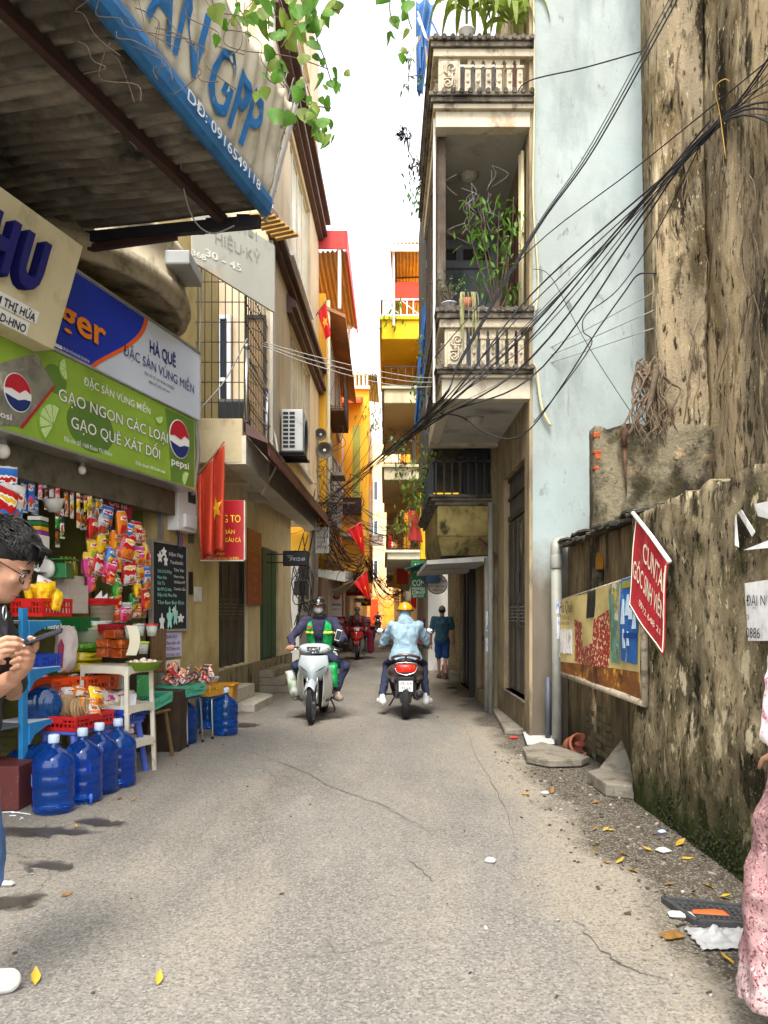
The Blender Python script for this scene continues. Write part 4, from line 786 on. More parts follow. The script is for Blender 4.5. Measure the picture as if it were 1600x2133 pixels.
# faded sign hung on the cage
FG = Fr(W(398, 560, 9.3), (W(560, 560, 10.3)-W(398, 560, 9.3))*V(1, 1, 0)); b = MB(); wG = (W(560, 560, 10.3)-W(398, 560, 9.3)).length
FG.o.z = 0; b.poly([FG.p(0, 5.72, 0), FG.p(wG, 5.52, 0), FG.p(wG, 6.42, 0), FG.p(0, 6.55, 0)], FG.n*.03)
fs = b.build('faded_sign', mat('faded grey sign', '#a7a79c', .6, var=.06, vs=2, dirt=[('#c9a27a', (1.2, 1.2, 1), .58, .7, .5), ('#7f7d70', (3, 3, 2), .55, .7, .5)])); tag(fs, 'faded grey sign with pale numbers on the caged balcony', 'sign')
FDW = mat('faded white print', (.62, .62, .55), .7); FDG = mat('faded grey print', (.27, .27, .24), .7)
tx('30 - 45', FDW, FG, 428, 532, 503, 16, fs, .034, .02); tx('368', FDW, FG, 399, 530, 429, 13, fs, .034, .02); tx('HIỆU·KỶ', FDG, FG, 448, 505, 542, 24, fs, .034, 0); tx('MỚI', FDG, FG, 496, 482, 535, 20, fs, .034, 0)
pl = thing('plank_canopy', 'small canopy of yellowed planks above the faded sign', 'canopy', W(570, 470, 11)); PLK = mat('yellowed planks', '#b08a4c', .85, var=.2, vs=6)
for k in range(7): b = MB(); q = W(540+k*9.5, 448+k*7.5, 10.6+.12*k); b.box(q, (.34, .085, .03), Matrix.Rotation(R(-12), 3, 'Y')); b.build('plank', PLK, pl)
# ---- ground floor of that house: dark door, green door, signs, steps
b = MB(); ud0, ud1 = .02, FD.hit(516, 1250)[0]; ug0, ug1 = FD.hit(542, 1250)[0], FD.hit(580, 1250)[0]; ue = FD.hit(606, 1250)[0]
FD.wall(b, -.9, ue, -.02, 3.6, .25, [(ud0, ud1, .60, 2.75), (ug0, ug1, .42, 2.75)]); b.build('ground_wall', CREAM, lh, bevel=.008)
b = MB(); FD.box(b, -.3, ue, .0, .58, .003, .03); b.build('mouldy_plinth', mat('mouldy plinth', '#8d8265', .9, var=.15, vs=4, bump=.5, dirt=[('#2d2a20', (5, 5, 2), .5, .64, .85)]), lh)
OLDD = mat('charcoal wooden door', '#4a433a', .7, var=.2, vs=4, dirt=[('#221d18', (10, 10, 1), .5, .66, .7), ('#5d5346', (12, 12, 2), .62, .7, .5)])
dd = thing('dark_wooden_door', 'old charcoal four leaf wooden door beside the blackboard', 'door', FD.p(.8, .6))
for k in range(4):
    w4 = (ud1-ud0)/4; u = ud0+k*w4; b = MB(); FD.box(b, u+.005, u+w4-.005, .61, 2.74, -.12, -.08); FD.box(b, u+.005, u+.06, .61, 2.74, -.08, -.055); FD.box(b, u+w4-.06, u+w4-.005, .61, 2.74, -.08, -.055); FD.box(b, u+.06, u+w4-.06, 1.35, 1.42, -.08, -.055); FD.box(b, u+.06, u+w4-.06, 1.66, 1.72, -.08, -.055); FD.box(b, u+.1, u+w4-.1, .72, 1.28, -.08, -.065)
    lf = b.build('door_leaf', OLDD, dd, bevel=.006)
    for q in range(4): b = MB(); FD.box(b, u+.07, u+w4-.07, 1.44+q*.055, 1.465+q*.055, -.09, -.06); b.build('louvre', mat('pale louvre edge', '#6b6353', .7), lf)
gd = thing('green_metal_door', 'dark green metal door above steps on the left', 'door', FD.p(3.4, .42)); GRD = mat('dark green door paint', '#2c5234', .5, var=.15, vs=3, dirt=[('#142417', (3, 3, .8), .5, .66, .6)])
for k in range(4): w4 = (ug1-ug0)/4; b = MB(); FD.box(b, ug0+k*w4+.004, ug0+(k+1)*w4-.004, .43, 2.74, -.1, -.06+.012*(k % 2)); b.build('door_panel', GRD, gd)
stp = thing('green_door_steps', 'three worn concrete steps leading up to the green door', 'steps', FD.p(3.3, 0, .3)); WS = mat('worn step concrete', '#8c8472', .9, var=.12, vs=3, bump=.4, dirt=[('#4b4436', (4, 4, 4), .52, .66, .7)])
for k in range(3): b = MB(); FD.box(b, ug0-.25, ug1+.2, .14*k, .14*(k+1)-.002, .035, .75-.22*k); b.build('step', WS, stp, bevel=.015)
stw = thing('white_tiled_steps', 'low whitish tiled steps before the dark wooden door', 'steps', G(470, 1460)); WT = mat('whitish tile edge', '#b7b1a2', .7, var=.1, vs=8, dirt=[('#6f675a', (9, 9, 9), .54, .66, .7)])
for k, (a, c, nn, z0, z1) in enumerate(((-.25, 1.5, .62, 0, .12), (-.2, .9, .34, .122, .33))):
    b = MB()
    if k == 0: P = [FD.p(a, z0, .035), FD.p(a, z0, nn)]+[FD.p(c-.55+.55*math.sin(t*math.pi/10), z0, .035+(nn-.035)*math.cos(t*math.pi/10)) for t in range(6)]; b.poly(P if (P[1]-P[0]).cross(P[2]-P[1]).z < 0 else P[::-1], (0, 0, z1-z0))
    else: FD.box(b, a, c, z0, z1, .035, nn)
    b.build('step', WT, stw, bevel=.01)
RSG = mat('glossy red sign', '#a5121c', .35, var=.06, vs=2, spec=.5); YEL = mat('printed yellow', '#f0c12c', .5); 
FR = Fr(W(418, 1100, 10.2), (W(508, 1100, 10.2)-W(418, 1100, 10.2)).normalized()); FR.o.z = 0
rs = thing('red_fishing_sign', 'red sign with yellow lettering half hidden behind the drooping flag', 'sign', FR.p(.3, 2.2)); 
c0, c1 = FR.hit(418, 1166), FR.hit(508, 1042); b = MB(); FR.box(b, c0[0], c1[0], c0[1], c1[1], -.1, 0); b.build('panel', RSG, rs, bevel=.004); b = MB(); FR.box(b, c1[0]+.001, c1[0]+.016, c0[1], c1[1], -.1, .006); FR.box(b, c0[0], c1[0], c0[1]-.016, c0[1]-.001, -.1, .006); b.build('frame', mat('cream frame', (.6, .55, .42), .5), rs)
for s, x0, y0, x1, h in (('ƯỜNG TO', 430, 1088, 501, 16), ('MUA BÁN', 440, 1112, 489, 9), ('PHỤ KIỆN CÂU CÁ', 428, 1129, 502, 9), ('A.Trường Jo', 440, 1155, 468, 5), ('ĐC: Số 3 ngõ 68 Đoàn Thị Điểm', 422, 1165, 498, 5)): tx(s, YEL, FR, x0, y0, x1, h, rs, .004, .006)
FRs = Fr(FD.p(0, 0, .06), FD.u); c0, c1 = FRs.hit(517, 1264), FRs.hit(545, 1122); b = MB(); FRs.box(b, c0[0], c1[0], 1.62, 2.95, -.03, .0); o2 = b.build('faded_red_sign', mat('sun faded red sign', '#9c4a2c', .5, var=.1), bevel=.004); tag(o2, 'narrow sun-faded red sign with yellow lettering on the wall between doors', 'sign')
for k, (s, h) in enumerate((('ƯỜNG TO', .16), ('BÁN', .1), ('CÂU CÁ', .09), ('CẦN', .08), ('MỒI', .07), ('PHỤ KIỆN', .06))): text(s, mat('faded yellow print', '#b98a34', .6), FRs, (c0[0]+c1[0])/2, 2.55-.17*k, h=h, n=.004, parent=o2, align='C', maxw=(c1[0]-c0[0])*.85, bold=.01)
# small black hanging sign
hsn = thing('black_hanging_sign', 'small black rounded sign on a bracket before the green door wall', 'sign', W(615, 1162, 15.2)); FH = Fr(W(588, 1180, 15.2), (1, 0, 0)); FH.o.z = 0; c0, c1 = FH.hit(589, 1179), FH.hit(642, 1147); b = MB(); FH.box(b, c0[0], c1[0], c0[1], c1[1], -.05, .0); b.build('plate', BLACK, hsn, bevel=.03)
b = MB(); FH.box(b, c0[0]+.02, c1[0]-.02, c0[1]+.02, c1[1]-.02, .0, .004); b.build('face', mat('dark navy face', (.02, .022, .03), .3), hsn); tx('RYZI 69', LETW, FH, 611, 1168, 635, 7, hsn, .006, .01); b = MB(); uA_, zA_ = FH.hit(604, 1163); 
for k in range(3): b.tube([FH.p(uA_-.06+.03*k, zA_+.05-.03*k, .007), FH.p(uA_+.05, zA_+.05-.03*k, .007), FH.p(uA_, zA_-.05-.0*k, .007)], .006, 4)
b.build('emblem', LETW, hsn); b = MB(); b.tube([FH.p(c0[0], c1[1]-.07, -.02), FH.p(c0[0]-.4, c1[1]-.07, -.02)], .012, 6); b.tube([FH.p(c0[0], c0[1]+.07, -.02), FH.p(c0[0]-.4, c0[1]+.07, -.02)], .012, 6); b.build('bracket', IRON, hsn)
# air conditioner outdoor unit on the wall
acu = thing('air_conditioner', 'white outdoor air conditioner unit on a bracket above the tile skirt', 'air conditioner', W(612, 950, 13)); ACW = mat('aged white enamel', '#b9bdba', .5, var=.06, dirt=[('#7d7c74', (5, 5, 5), .58, .7, .5)])
q0, q1 = W(586, 940, 13), W(631, 852, 13); b = MB(); b.bx(q0.x, q1.x, 13.0, 13.8, q0.z, q1.z); b.build('casing', ACW, acu, bevel=.02)
for r in range(9):
    for c in range(2): b = MB(); xx = q0.x+.03+c*.11; z = q0.z+.06+r*.07; b.bx(xx, xx+.09, 12.994, 12.999, z, z+.045); b.build('vent_slot', BLACK, acu)
b = MB(); b.lathe([(.0, 0), (.26, 0), (.28, .02), (.30, .0)], 24, (q1.x+.002, 13.42, (q0.z+q1.z)/2), Matrix.Rotation(R(90), 3, 'Y')); b.build('fan_grille', mat('fan grille grey', (.2, .21, .21), .5), acu, True)
b = MB(); b.bx(q0.x-.12, q1.x+.05, 13.05, 13.1, q0.z-.06, q0.z-.02); b.bx(q0.x-.12, q1.x+.05, 13.65, 13.7, q0.z-.06, q0.z-.02); b.bx(q0.x-.05, q1.x+.02, 13.0, 13.8, q0.z-.022, q0.z-.008); b.build('bracket', IRON, acu)
b = MB(); b.tube(spline([W(556, 880, 12), W(572, 905, 12.1), W(578, 960, 12.1), W(560, 1002, 12.1), W(545, 1030, 12.2)], 6), .018, 7); tag(b.build('drain_hose', mat('cream hose', (.55, .52, .42), .5), smooth=True), 'cream drain hose looping beside the tile skirt', 'hose')
# electricity meter box, blackboard
mt = thing('meter_box', 'white electricity meter box on the wall above the blackboard', 'meter', FSw.p(*FSw.hit(365, 1100))); c0, c1 = FSw.hit(346, 1104), FSw.hit(387, 1030)
b = MB(); FSw.box(b, c0[0]+.02, c1[0], c0[1], c1[1]+.05, .0, .16); b.build('case', WHITE, mt, bevel=.012); b = MB(); FSw.box(b, c0[0]+.26, c1[0]-.03, c1[1]-.14, c1[1]+.0, .158, .164); b.build('meter_window', GLASSD, mt); b = MB(); FSw.box(b, c0[0]+.14, c1[0]-.06, c0[1]+.05, c0[1]+.22, .161, .20); b.build('breaker_cover', WPAINT, mt, bevel=.006)
for k, m in enumerate((BLACK, mat('blue wire', (.03, .08, .3), .5), mat('red wire', (.4, .04, .03), .5))): b = MB(); P = FSw.p(c0[0]+.14+.05*k, c0[1], .07); b.tube(spline([P, P+V(.02, 0, -.12), P+V(-.01, .02, -.22)], 4), .009, 5); b.build('wire', m, mt, True)
bb = thing('menu_blackboard', 'black menu board with chalk lettering hung beside the shop', 'blackboard', FSw.p(*FSw.hit(355, 1305))); FBb = Fr(FSw.p(0, 0, .06), uS); c = [FBb.hit(x, y) for x, y in ((318, 1306), (388, 1306), (388, 1140), (318, 1136))]; u0, u1 = c[0][0], c[1][0]; z0, z1 = c[1][1]-.02, c[2][1]-.0
CHK = mat('blackboard slate', '#23282a', .8, var=.12, vs=4); b = MB(); FBb.box(b, u0, u1, z0, z1, -.03, 0); b.build('board', CHK, bb)
WDF = mat('pale wooden frame', '#8f8677', .7, var=.15, vs=9); b = MB(); FBb.box(b, u0-.03, u0, z0-.03, z1+.03, -.04, .015); FBb.box(b, u1, u1+.03, z0-.03, z1+.03, -.04, .015); FBb.box(b, u0, u1, z0-.03, z0, -.04, .015); FBb.box(b, u0, u1, z1, z1+.03, -.04, .015); b.build('frame', WDF, bb)
CHW = mat('white chalk', (.75, .75, .72), .9); CHG = mat('mint chalk', '#9fdccb', .9)
for s, x0, y0, x1, h, m in (('Hôm Nay', 352, 1158, 381, 9, CHW), ('Tteokbokki', 354, 1174, 381, 8, CHW), ('Chả Cá Rô Đồng', 328, 1192, 357, 7, CHG), ('Nem Rán', 328, 1205, 347, 7, CHG), ('Gà Ta', 328, 1217, 343, 7, CHG), ('Bò MT-Cá Viên', 328, 1230, 357, 7, CHG), ('Đậu Hũ Pho Mai', 328, 1242, 368, 7, CHG), ('Tôm Ram Bình Định', 328, 1258, 383, 8, CHG), ('Tôm Viên', 362, 1190, 383, 7, CHW), ('Nem chua', 362, 1203, 383, 6, CHW), ('Vỏ Ram HT', 362, 1215, 386, 6, CHW), ('Combo Lẩu', 362, 1229, 386, 6, CHW)): tx(s, m, FBb, x0, y0, x1, h, bb, .003, .0, 'chalk_line')
for (px, py, rx, rz, m) in ((353, 1288, .06, .12, CHG), (365, 1282, .05, .11, CHG), (337, 1296, .05, .09, CHW), (376, 1288, .07, .05, CHW), (333, 1160, .05, .06, CHW), (341, 1150, .05, .05, CHW), (345, 1168, .04, .06, CHW), (362, 1272, .04, .04, CHW)):
    u, z = FBb.hit(px, py); b = MB(); b.poly([FBb.p(u+rx*(1+.3*math.sin(5*a))*math.cos(a), z+rz*(1+.3*math.sin(5*a))*math.sin(a), .003) for a in [i*math.pi/12 for i in range(24)]], FBb.n*.001); b.build('chalk_drawing', m, bb)
for (px0, py0, px1, py1, s, m, lb) in ((345, 1370, 380, 1316, ('BÁN ĐÁ', 'Bún bán xôi', 'ĐỒI Nem nắm', '(Không cân)'), mat('lilac paper', '#c4bcd8', .85), 'lilac handwritten notice under the blackboard'), (345, 1400, 377, 1373, ('Đi Hay', 'Vuốt'), mat('white card', '#d8d6d2', .85), 'white handwritten notice below the lilac one')):
    c0, c1 = FBb.hit(px0, py0), FBb.hit(px1, py1); b = MB(); FBb.box(b, c0[0], c1[0], c0[1], c1[1], -.02, -.012); o = b.build('paper_note', m); tag(o, lb, 'notice')
    for k, q in enumerate(s): text(q, INK, FBb, c0[0]+.04, c1[1]-.08-k*(c1[1]-c0[1])*.24, h=.05, n=-.011, parent=o, maxw=(c1[0]-c0[0])*.8, name='handwriting')
for (px, py, w_, h_, m, lb) in ((412, 1238, 14, 30, mat('white flyer', '#c9c6bd', .85, dirt=[('#3a3833', (40, 40, 40), .6, .64, .8)]), 'small printed flyer on the yellow wall by the dark door'), (396, 1215, 10, 46, BLACK, 'narrow dark plate on the wall beside the blackboard'), (398, 1080, 10, 100, mat('grey brown shutter', '#5a5247', .7), 'narrow grey wooden shutter behind the drooping flag')):
    c0, c1 = FSw.hit(px-w_/2, py+h_/2, .01), FSw.hit(px+w_/2, py-h_/2, .01); b = MB(); FSw.box(b, c0[0], c1[0], c0[1], c1[1], .004, .02); tag(b.build('wall_plate', m), lb, 'plate')
# ================================================================== goods in front of the shop
RZ = -math.atan(.27)
def place(mb, M): mb.v = [tuple(M @ Vector(v)) for v in mb.v]; return mb
def TR(loc, rz=0, rx=0, ry=0): return Matrix.Translation(loc) @ Matrix.Rotation(rz, 4, 'Z') @ Matrix.Rotation(rx, 4, 'X') @ Matrix.Rotation(ry, 4, 'Y')
PET = mat('blue water bottle plastic', (.015, .15, .64), .05, var=.1, trans=.85, spec=.6, coat=.6, ior=1.2); BCAP = mat('pale blue cap', (.45, .55, .68), .4)
bp = [(0, 0), (.125, 0), (.148, .02), (.15, .07), (.143, .09), (.15, .11), (.15, .16), (.142, .18), (.15, .2), (.15, .27), (.143, .29), (.15, .31), (.148, .36), (.135, .40), (.09, .44), (.045, .47), (.034, .48), (.034, .53), (0, .53)]
bot = None
def bottle(M, label, tap=False):
    global bot
    root = thing('water_bottle', label, 'bottle', (0, 0, 0), 0, 'blue water bottles in front of the shop'); root.matrix_basis = M
    if bot is None: 
        b1 = MB().lathe(bp, 28).build('body', PET, root, True, world=False); b2 = MB().lathe([(.037, .505), (.04, .51), (.04, .56), (.034, .568), (0, .568)], 16).build('cap', BCAP, root, True, world=False); bot = (b1, b2)
    else: inst(bot[0], root); inst(bot[1], root)
    if 'third' in label or 'leftmost' in label: MB().lathe([(.1515, .20), (.1515, .29)], 8, a0=-1.9, a1=-.9).build('label', mat('pale blue label', (.12, .35, .7), .35), root, True, world=False)
    if tap: b = MB(); b.tube([(.14, -.05, .06), (.19, -.07, .06)], .016, 8); b.tube([(.18, -.066, .09), (.18, -.066, .01)], .013, 8); b.build('tap', mat('blue tap', (.03, .12, .5), .4), root, True, world=False)
    return root
for (px, py), lb, tp_ in (((112, 1690), 'front blue water bottle nearest the camera, leftmost of the standing row', 0), ((172, 1668), 'second standing blue water bottle in the front row, with a tap', 1), ((207, 1650), 'third standing blue water bottle in the front row', 0), ((246, 1636), 'fourth standing blue water bottle, against the white plastic shelf', 1),
                          ((383, 1548), 'blue water bottle standing between the legs of the nearer metal stool', 0), ((470, 1530), 'blue water bottle standing in front of the yellow bin', 0), ((432, 1516), 'blue water bottle half hidden behind the farther metal stool', 0), ((350, 1527), 'blue water bottle hidden behind the nearer metal stool', 0)):
    g = G(px, py); bottle(TR(g, random.uniform(-2, -.5)), lb, tp_)
bottle(TR(W(90, 1468, 6.35)+V(0, .0, 0), R(20), R(-90)) @ Matrix.Translation((0, 0, -.1)), 'blue water bottle lying on the middle shelf, base to the street')
bottle(TR(W(75, 1590, 6.1), R(70), R(75)) @ Matrix.Translation((0, 0, -.2)), 'blue water bottle lying on the bottom shelf of the blue rack')
# packets: pillow shaped bags
def pillow(w, h, t, seed=0, n=9):
    b = MB()
    def f(sg): 
        def fn(a, c):
            x, y = a*2-1, c*2-1; e = max(0, (1-x**4)*(1-y**4)); wob = .12*nse(a*4+seed, c*5, seed)
            return (x*w/2*(1-.05*(1-y*y)*0+.04*nse(c*4, seed, 1)), sg*t/2*(e**.5)*(1+wob*3), y*h/2*(1+.02*math.sin(a*40)))
        return fn
    b.grid(f(-1), n, n); b.grid(f(1), n, n); return b
PKC = {'red': '#c4161c', 'green': '#3d9a3a', 'yellow': '#f0c61e', 'blue': '#2f6fc4', 'orange': '#e8821c', 'pink': '#d8408a', 'white': '#d9d8d2', 'brown': '#6b3a1e', 'silver': '#a9a9ab', 'lime': '#8fbf2e', 'black': '#23211f'}
def pkm(c, c2=None):
    c2 = c2 or random.choice(['yellow', 'white', 'red', 'orange']); nm = 'foil packet %s %s' % (c, c2)
    if nm in MATS: return MATS[nm]
    m = mat(nm, PKC[c], .28, var=.12, vs=9, spec=.6); n = m.node_tree.nodes; L = m.node_tree.links; b = n['Principled BSDF']; src = b.inputs['Base Color'].links[0].from_socket
    tc = n.new('ShaderNodeTexCoord'); sp = n.new('ShaderNodeSeparateXYZ'); L.new(tc.outputs['Generated'], sp.inputs[0]); nz = n.new('ShaderNodeTexNoise'); nz.inputs['Scale'].default_value = 6; nz.inputs['Detail'].default_value = 5; L.new(tc.outputs['Generated'], nz.inputs['Vector'])
    def fld(z0, z1, x0, x1, col, amp):      # printed patch between rows z0..z1 and columns x0..x1 with a ragged edge
        nonlocal src
        acc = None
        for out, lo, hi in ((sp.outputs[2], z0, z1), (sp.outputs[0], x0, x1)):
            ad = n.new('ShaderNodeMath'); ad.operation = 'MULTIPLY_ADD'; L.new(nz.outputs[0], ad.inputs[0]); ad.inputs[1].default_value = amp; L.new(out, ad.inputs[2])
            for a, op in ((lo+amp/2, 'GREATER_THAN'), (hi+amp/2, 'LESS_THAN')):
                g = n.new('ShaderNodeMath'); g.operation = op; L.new(ad.outputs[0], g.inputs[0]); g.inputs[1].default_value = a
                if acc is None: acc = g.outputs[0]
                else: q = n.new('ShaderNodeMath'); q.operation = 'MULTIPLY'; L.new(acc, q.inputs[0]); L.new(g.outputs[0], q.inputs[1]); acc = q.outputs[0]
        x = n.new('ShaderNodeMix'); x.data_type = 'RGBA'; L.new(acc, x.inputs[0]); L.new(src, x.inputs[6]); x.inputs[7].default_value = (*srgb(col), 1); src = x.outputs[2]
    h = sum(map(ord, nm)) % 7
    fld(.08, .42, .12, .88, PKC[c2], .35); fld(.14, .34, .25+.03*h, .75, '#b5561c', .5); fld(.60, .76, .15, .85, '#f2efe6', .12+.03*h); fld(.64, .71, .22, .78, PKC['red'] if c != 'red' else PKC['yellow'], .25)
    fld(.94, 1.1, -1, 2, '#c9c9c6', .0); fld(-1, .05, -1, 2, '#c9c9c6', .0)
    L.new(src, b.inputs['Base Color']); return m
PIL = [pillow(1, 1, .3, s_).mesh('packet', True) for s_ in range(5)]
def packet(name, P, w, h, t, rz, tilt, roll, m, label, group, cat='packet', parent=None):
    me = random.choice(PIL).copy(); me.materials.clear(); me.materials.append(m)
    o = link(name, me, parent); o.matrix_basis = TR(P, rz, tilt, roll) @ Matrix.Diagonal((w, t/.3, h, 1))
    if label: tag(o, label, cat, group)
    return o
# --- the bunch of snack bags hanging at the shop opening
random.seed(21)
SN = [(840, 520, 'blue', 'orange', 1), (965, 570, 'orange', 'red', 1.05), (732, 615, 'red', 'brown', .95), (812, 680, 'green', 'yellow', 1), (1085, 640, 'red', 'white', 1), (905, 700, 'orange', 'yellow', .8), (1010, 760, 'red', 'orange', 1.2), (735, 775, 'yellow', 'lime', .9), (775, 880, 'red', 'white', 1.1), (905, 860, 'yellow', 'orange', 1.05), (905, 770, 'orange', 'white', .8), (1100, 830, 'pink', 'orange', .9), (1150, 800, 'yellow', 'red', .9), (700, 890, 'yellow', 'green', .9), (730, 1000, 'yellow', 'brown', .85), (1020, 960, 'red', 'white', 1.15), (1098, 950, 'yellow', 'orange', .9), (1156, 985, 'blue', 'white', .8), (920, 1065, 'green', 'lime', 1.05), (1085, 1080, 'yellow', 'red', 1), (1058, 1195, 'green', 'yellow', .85), (1150, 1175, 'red', 'orange', 1), (912, 1230, 'red', 'yellow', .9), (835, 965, 'orange', 'yellow', .8), (1030, 660, 'orange', 'yellow', .8), (1000, 1270, 'silver', 'red', .8), (850, 800, 'silver', 'red', .7)]
for q in list(SN): SN.append((q[0]+random.uniform(-45, 45), q[1]+random.uniform(25, 75), random.choice(['red', 'yellow', 'green', 'orange', 'silver', 'lime', 'pink', 'blue']), random.choice(['white', 'yellow', 'orange', 'red']), q[4]*.85))
rows = sorted(SN, key=lambda q: q[1]); cnt = {}
for q in rows: cnt[q[2]] = cnt.get(q[2], 0)+1
seen = {}
for (zx, zy, c, c2, s_) in rows:
    px, py = zx/3.81, 940+zy/3.81; n = .10+.10*random.random()+(.1 if 850 < zx < 1050 else 0); P = FSw.p(*FSw.hit(px, py, n), n); k = seen.get(c, 0); seen[c] = k+1
    pos = 'the only %s one' % c if cnt[c] == 1 else ('the %s %s one from the top' % (ordn(k), c))
    packet('snack_bag', P, .17*s_, .25*s_, .08, RZ+R(90)+R(random.uniform(-35, 20)), R(random.uniform(-12, 12)), R(random.uniform(-14, 14)), pkm(c, c2), '%s snack bag in the hanging bunch, %s' % (c, pos), 'snack bags hanging in a bunch')
b = MB(); b.tube([FSw.p(*FSw.hit(250, 1010, .1), .1), FSw.p(*FSw.hit(252, 1290, .1), .1)], .012, 6); b.tube([FSw.p(*FSw.hit(195, 1200, .02), .02), FSw.p(*FSw.hit(195, 1400, .02), .02)], .02, 6); tag(b.build('hanger_pole', IRON), 'dark hanging pole behind the snack bags', 'pole')
c0, c1 = FSw.hit(214, 1082, .06), FSw.hit(276, 1018, .06); b = MB(); b.poly([FSw.p(*FSw.hit(x, y, .06), .06) for x, y in ((214, 1045), (272, 1085), (276, 1055), (216, 1012))], FSw.n*.006); o = b.build('red_snack_card', mat('dull red card', '#8e2430', .5, var=.08)); tag(o, 'dull red snack advertising card behind the hanging bags', 'card'); tx('Oishi', mat('pinkish print', '#d9a6a0', .6), FSw, 226, 1052, 264, 20, o, .068, .03)
# --- strips of sachets along the top of the opening
random.seed(33)
STR = [('blue', 'white'), ('blue', 'pink'), ('pink', 'white'), ('brown', 'red'), ('white', 'brown'), ('red', 'white'), ('orange', 'white'), ('white', 'yellow'), ('yellow', 'red'), ('black', 'yellow'), ('yellow', 'black'), ('yellow', 'green'), ('silver', 'white'), ('yellow', 'orange'), ('black', 'white'), ('blue', 'silver'), ('green', 'black'), ('black', 'green')]
SX = [50, 66, 84, 97, 108, 120, 138, 150, 163, 171, 179, 187, 195, 203, 211, 73, 120, 130]; SYB = [1068, 1066, 1040, 1062, 1055, 1050, 1076, 1080, 1100, 1104, 1104, 1082, 1080, 1090, 1060, 1072, 1140, 1122]
cols = {}
for i, (x, y1, (c, c2)) in enumerate(zip(SX, SYB, STR)):
    y0 = 985+x*.13+(0 if i < 15 else 40); n = .05+.04*(i % 3); F = FSw; u, zt_ = F.hit(x, y0, n); _, zb_ = F.hit(x, y1, n); k = max(3, int((zt_-zb_)/.075)); hh = (zt_-zb_)/k; b = MB()
    ww = .085 if i in (0, 1, 15) else .055
    for j in range(k):
        q = pillow(ww, hh*1.02, .022, i+j, 4); place(q, TR(F.p(u, zt_-hh*(j+.5), n), RZ+R(80)+R(8*math.sin(i)), R(3*math.sin(j)))); b.cur = j % 2 if c2 != 'black' else 0; off = len(b.v); b.v += q.v; b.f += [tuple(a+off for a in f) for f in q.f]; b.mi += [b.cur]*len(q.f)
    o = b.build('sachet_strip', [pkm(c, c2), pkm(c, 'white')], smooth=True); key = c+' and '+c2
    tag(o, 'hanging strip of %s and %s sachets, %s from the left in the shop opening' % (c, c2, ordn(sorted(SX).index(x) if SX.count(x) == 1 else i)), 'sachets', 'sachet strips hanging in the shop')
for k, (x, y, r) in enumerate(((142, 1013, .05), (90, 1010, .045), (112, 1050, .11))):   # hanging bowls and cups
    P = FSw.p(*FSw.hit(x, y, .1), .1); b = MB(); b.lathe([(r*.5, -r*.7), (r, r*.5), (r*.95, r*.5), (r*.45, -r*.6), (0, -r*.6)], 16, P, Matrix.Rotation(R(70 if k == 0 else 10), 3, 'X')); tag(b.build('hanging_cup', WHITE if k < 2 else mat('clear bag', (.6, .58, .52), .3, alpha=.7), smooth=True), ['white plastic cup hung on its side under the shop shutter', 'small white cup hung beside the blue sachets', 'cloudy plastic bag bulging among the sachet strips'][k], 'cup' if k < 2 else 'bag')
P = FSw.p(*FSw.hit(-5, 1045, .5), .5)
for k, (c, c2, dx, dy) in enumerate((('yellow', 'orange', -6, 20), ('blue', 'red', 8, 5), ('white', 'blue', 20, 40), ('red', 'blue', 2, 45))): packet('snack_bag', FSw.p(*FSw.hit(dx, 1010+dy, .55+.03*k), .55+.03*k), .26, .34, .1, RZ+R(80), R(5), R(-15+10*k), pkm(c, c2), 'large %s snack bag hanging at the left edge above the man' % c, 'big snack bags at the left edge')
# --- crates and baskets
def crate_mb(sx, sy, sz, bars=9, t=.012):
    b = MB(); b.bx(-sx/2, sx/2, -sy/2, sy/2, 0, .008)
    for z0, z1, e in ((.008, .03, 0), (sz-.03, sz, .008), (sz*.48, sz*.48+.012, 0)):
        for (x0, x1, y0, y1) in ((-sx/2-e, sx/2+e, -sy/2-e, -sy/2+t), (-sx/2-e, sx/2+e, sy/2-t, sy/2+e), (-sx/2-e, -sx/2+t, -sy/2+t, sy/2-t), (sx/2-t, sx/2+e, -sy/2+t, sy/2-t)): b.bx(x0, x1, y0, y1, z0, z1)
    for k in range(bars+1):
        a = k/bars; wv = .014 if 0 < k < bars else .03
        for (x, y) in ((-sx/2+sx*a, -sy/2+.004), (-sx/2+sx*a, sy/2-.004), (-sx/2+.004, -sy/2+sy*a), (sx/2-.004, -sy/2+sy*a)): 
            hx = abs(abs(x)-sx/2) < .005; b.bx(x-(.003 if hx else wv/2), x+(.003 if hx else wv/2), y-(wv/2 if hx else .003), y+(wv/2 if hx else .003), .03, sz-.03)
    b.bx(-sx*.17, sx*.17, -sy/2-.012, -sy/2, sz*.55, sz-.01); b.bx(sx/2, sx/2+.012, -sy*.17, sy*.17, sz*.55, sz-.01); return b
def cmat(c, h): return mat('crate plastic '+c, h, .4, var=.08, vs=6, spec=.5, dirt=[('#5b4a3a', (9, 9, 9), .64, .74, .4)])
CR = {'red': cmat('red', '#c01f1c'), 'orange': cmat('orange', '#e2511e'), 'blue': cmat('blue', '#1d3fa0'), 'teal': cmat('teal', '#4fa98a'), 'yellow': cmat('yellow', '#c9922a'), 'dred': cmat('dark red', '#8e1a1f'), 'peri': cmat('periwinkle', '#4a5fb4')}
def crate(px, py, d, sx, sy, sz, c, label, rz=RZ, tilt=0):
    P = W(px, py, d); return tag(place(crate_mb(sx, sy, sz), TR(P, rz, tilt)).build('plastic_basket', CR[c]), label, 'basket', 'plastic baskets of groceries'), P
crate(88, 1284, 6.5, .30, .36, .15, 'red', 'bright red basket of yellow bags, highest of the baskets')
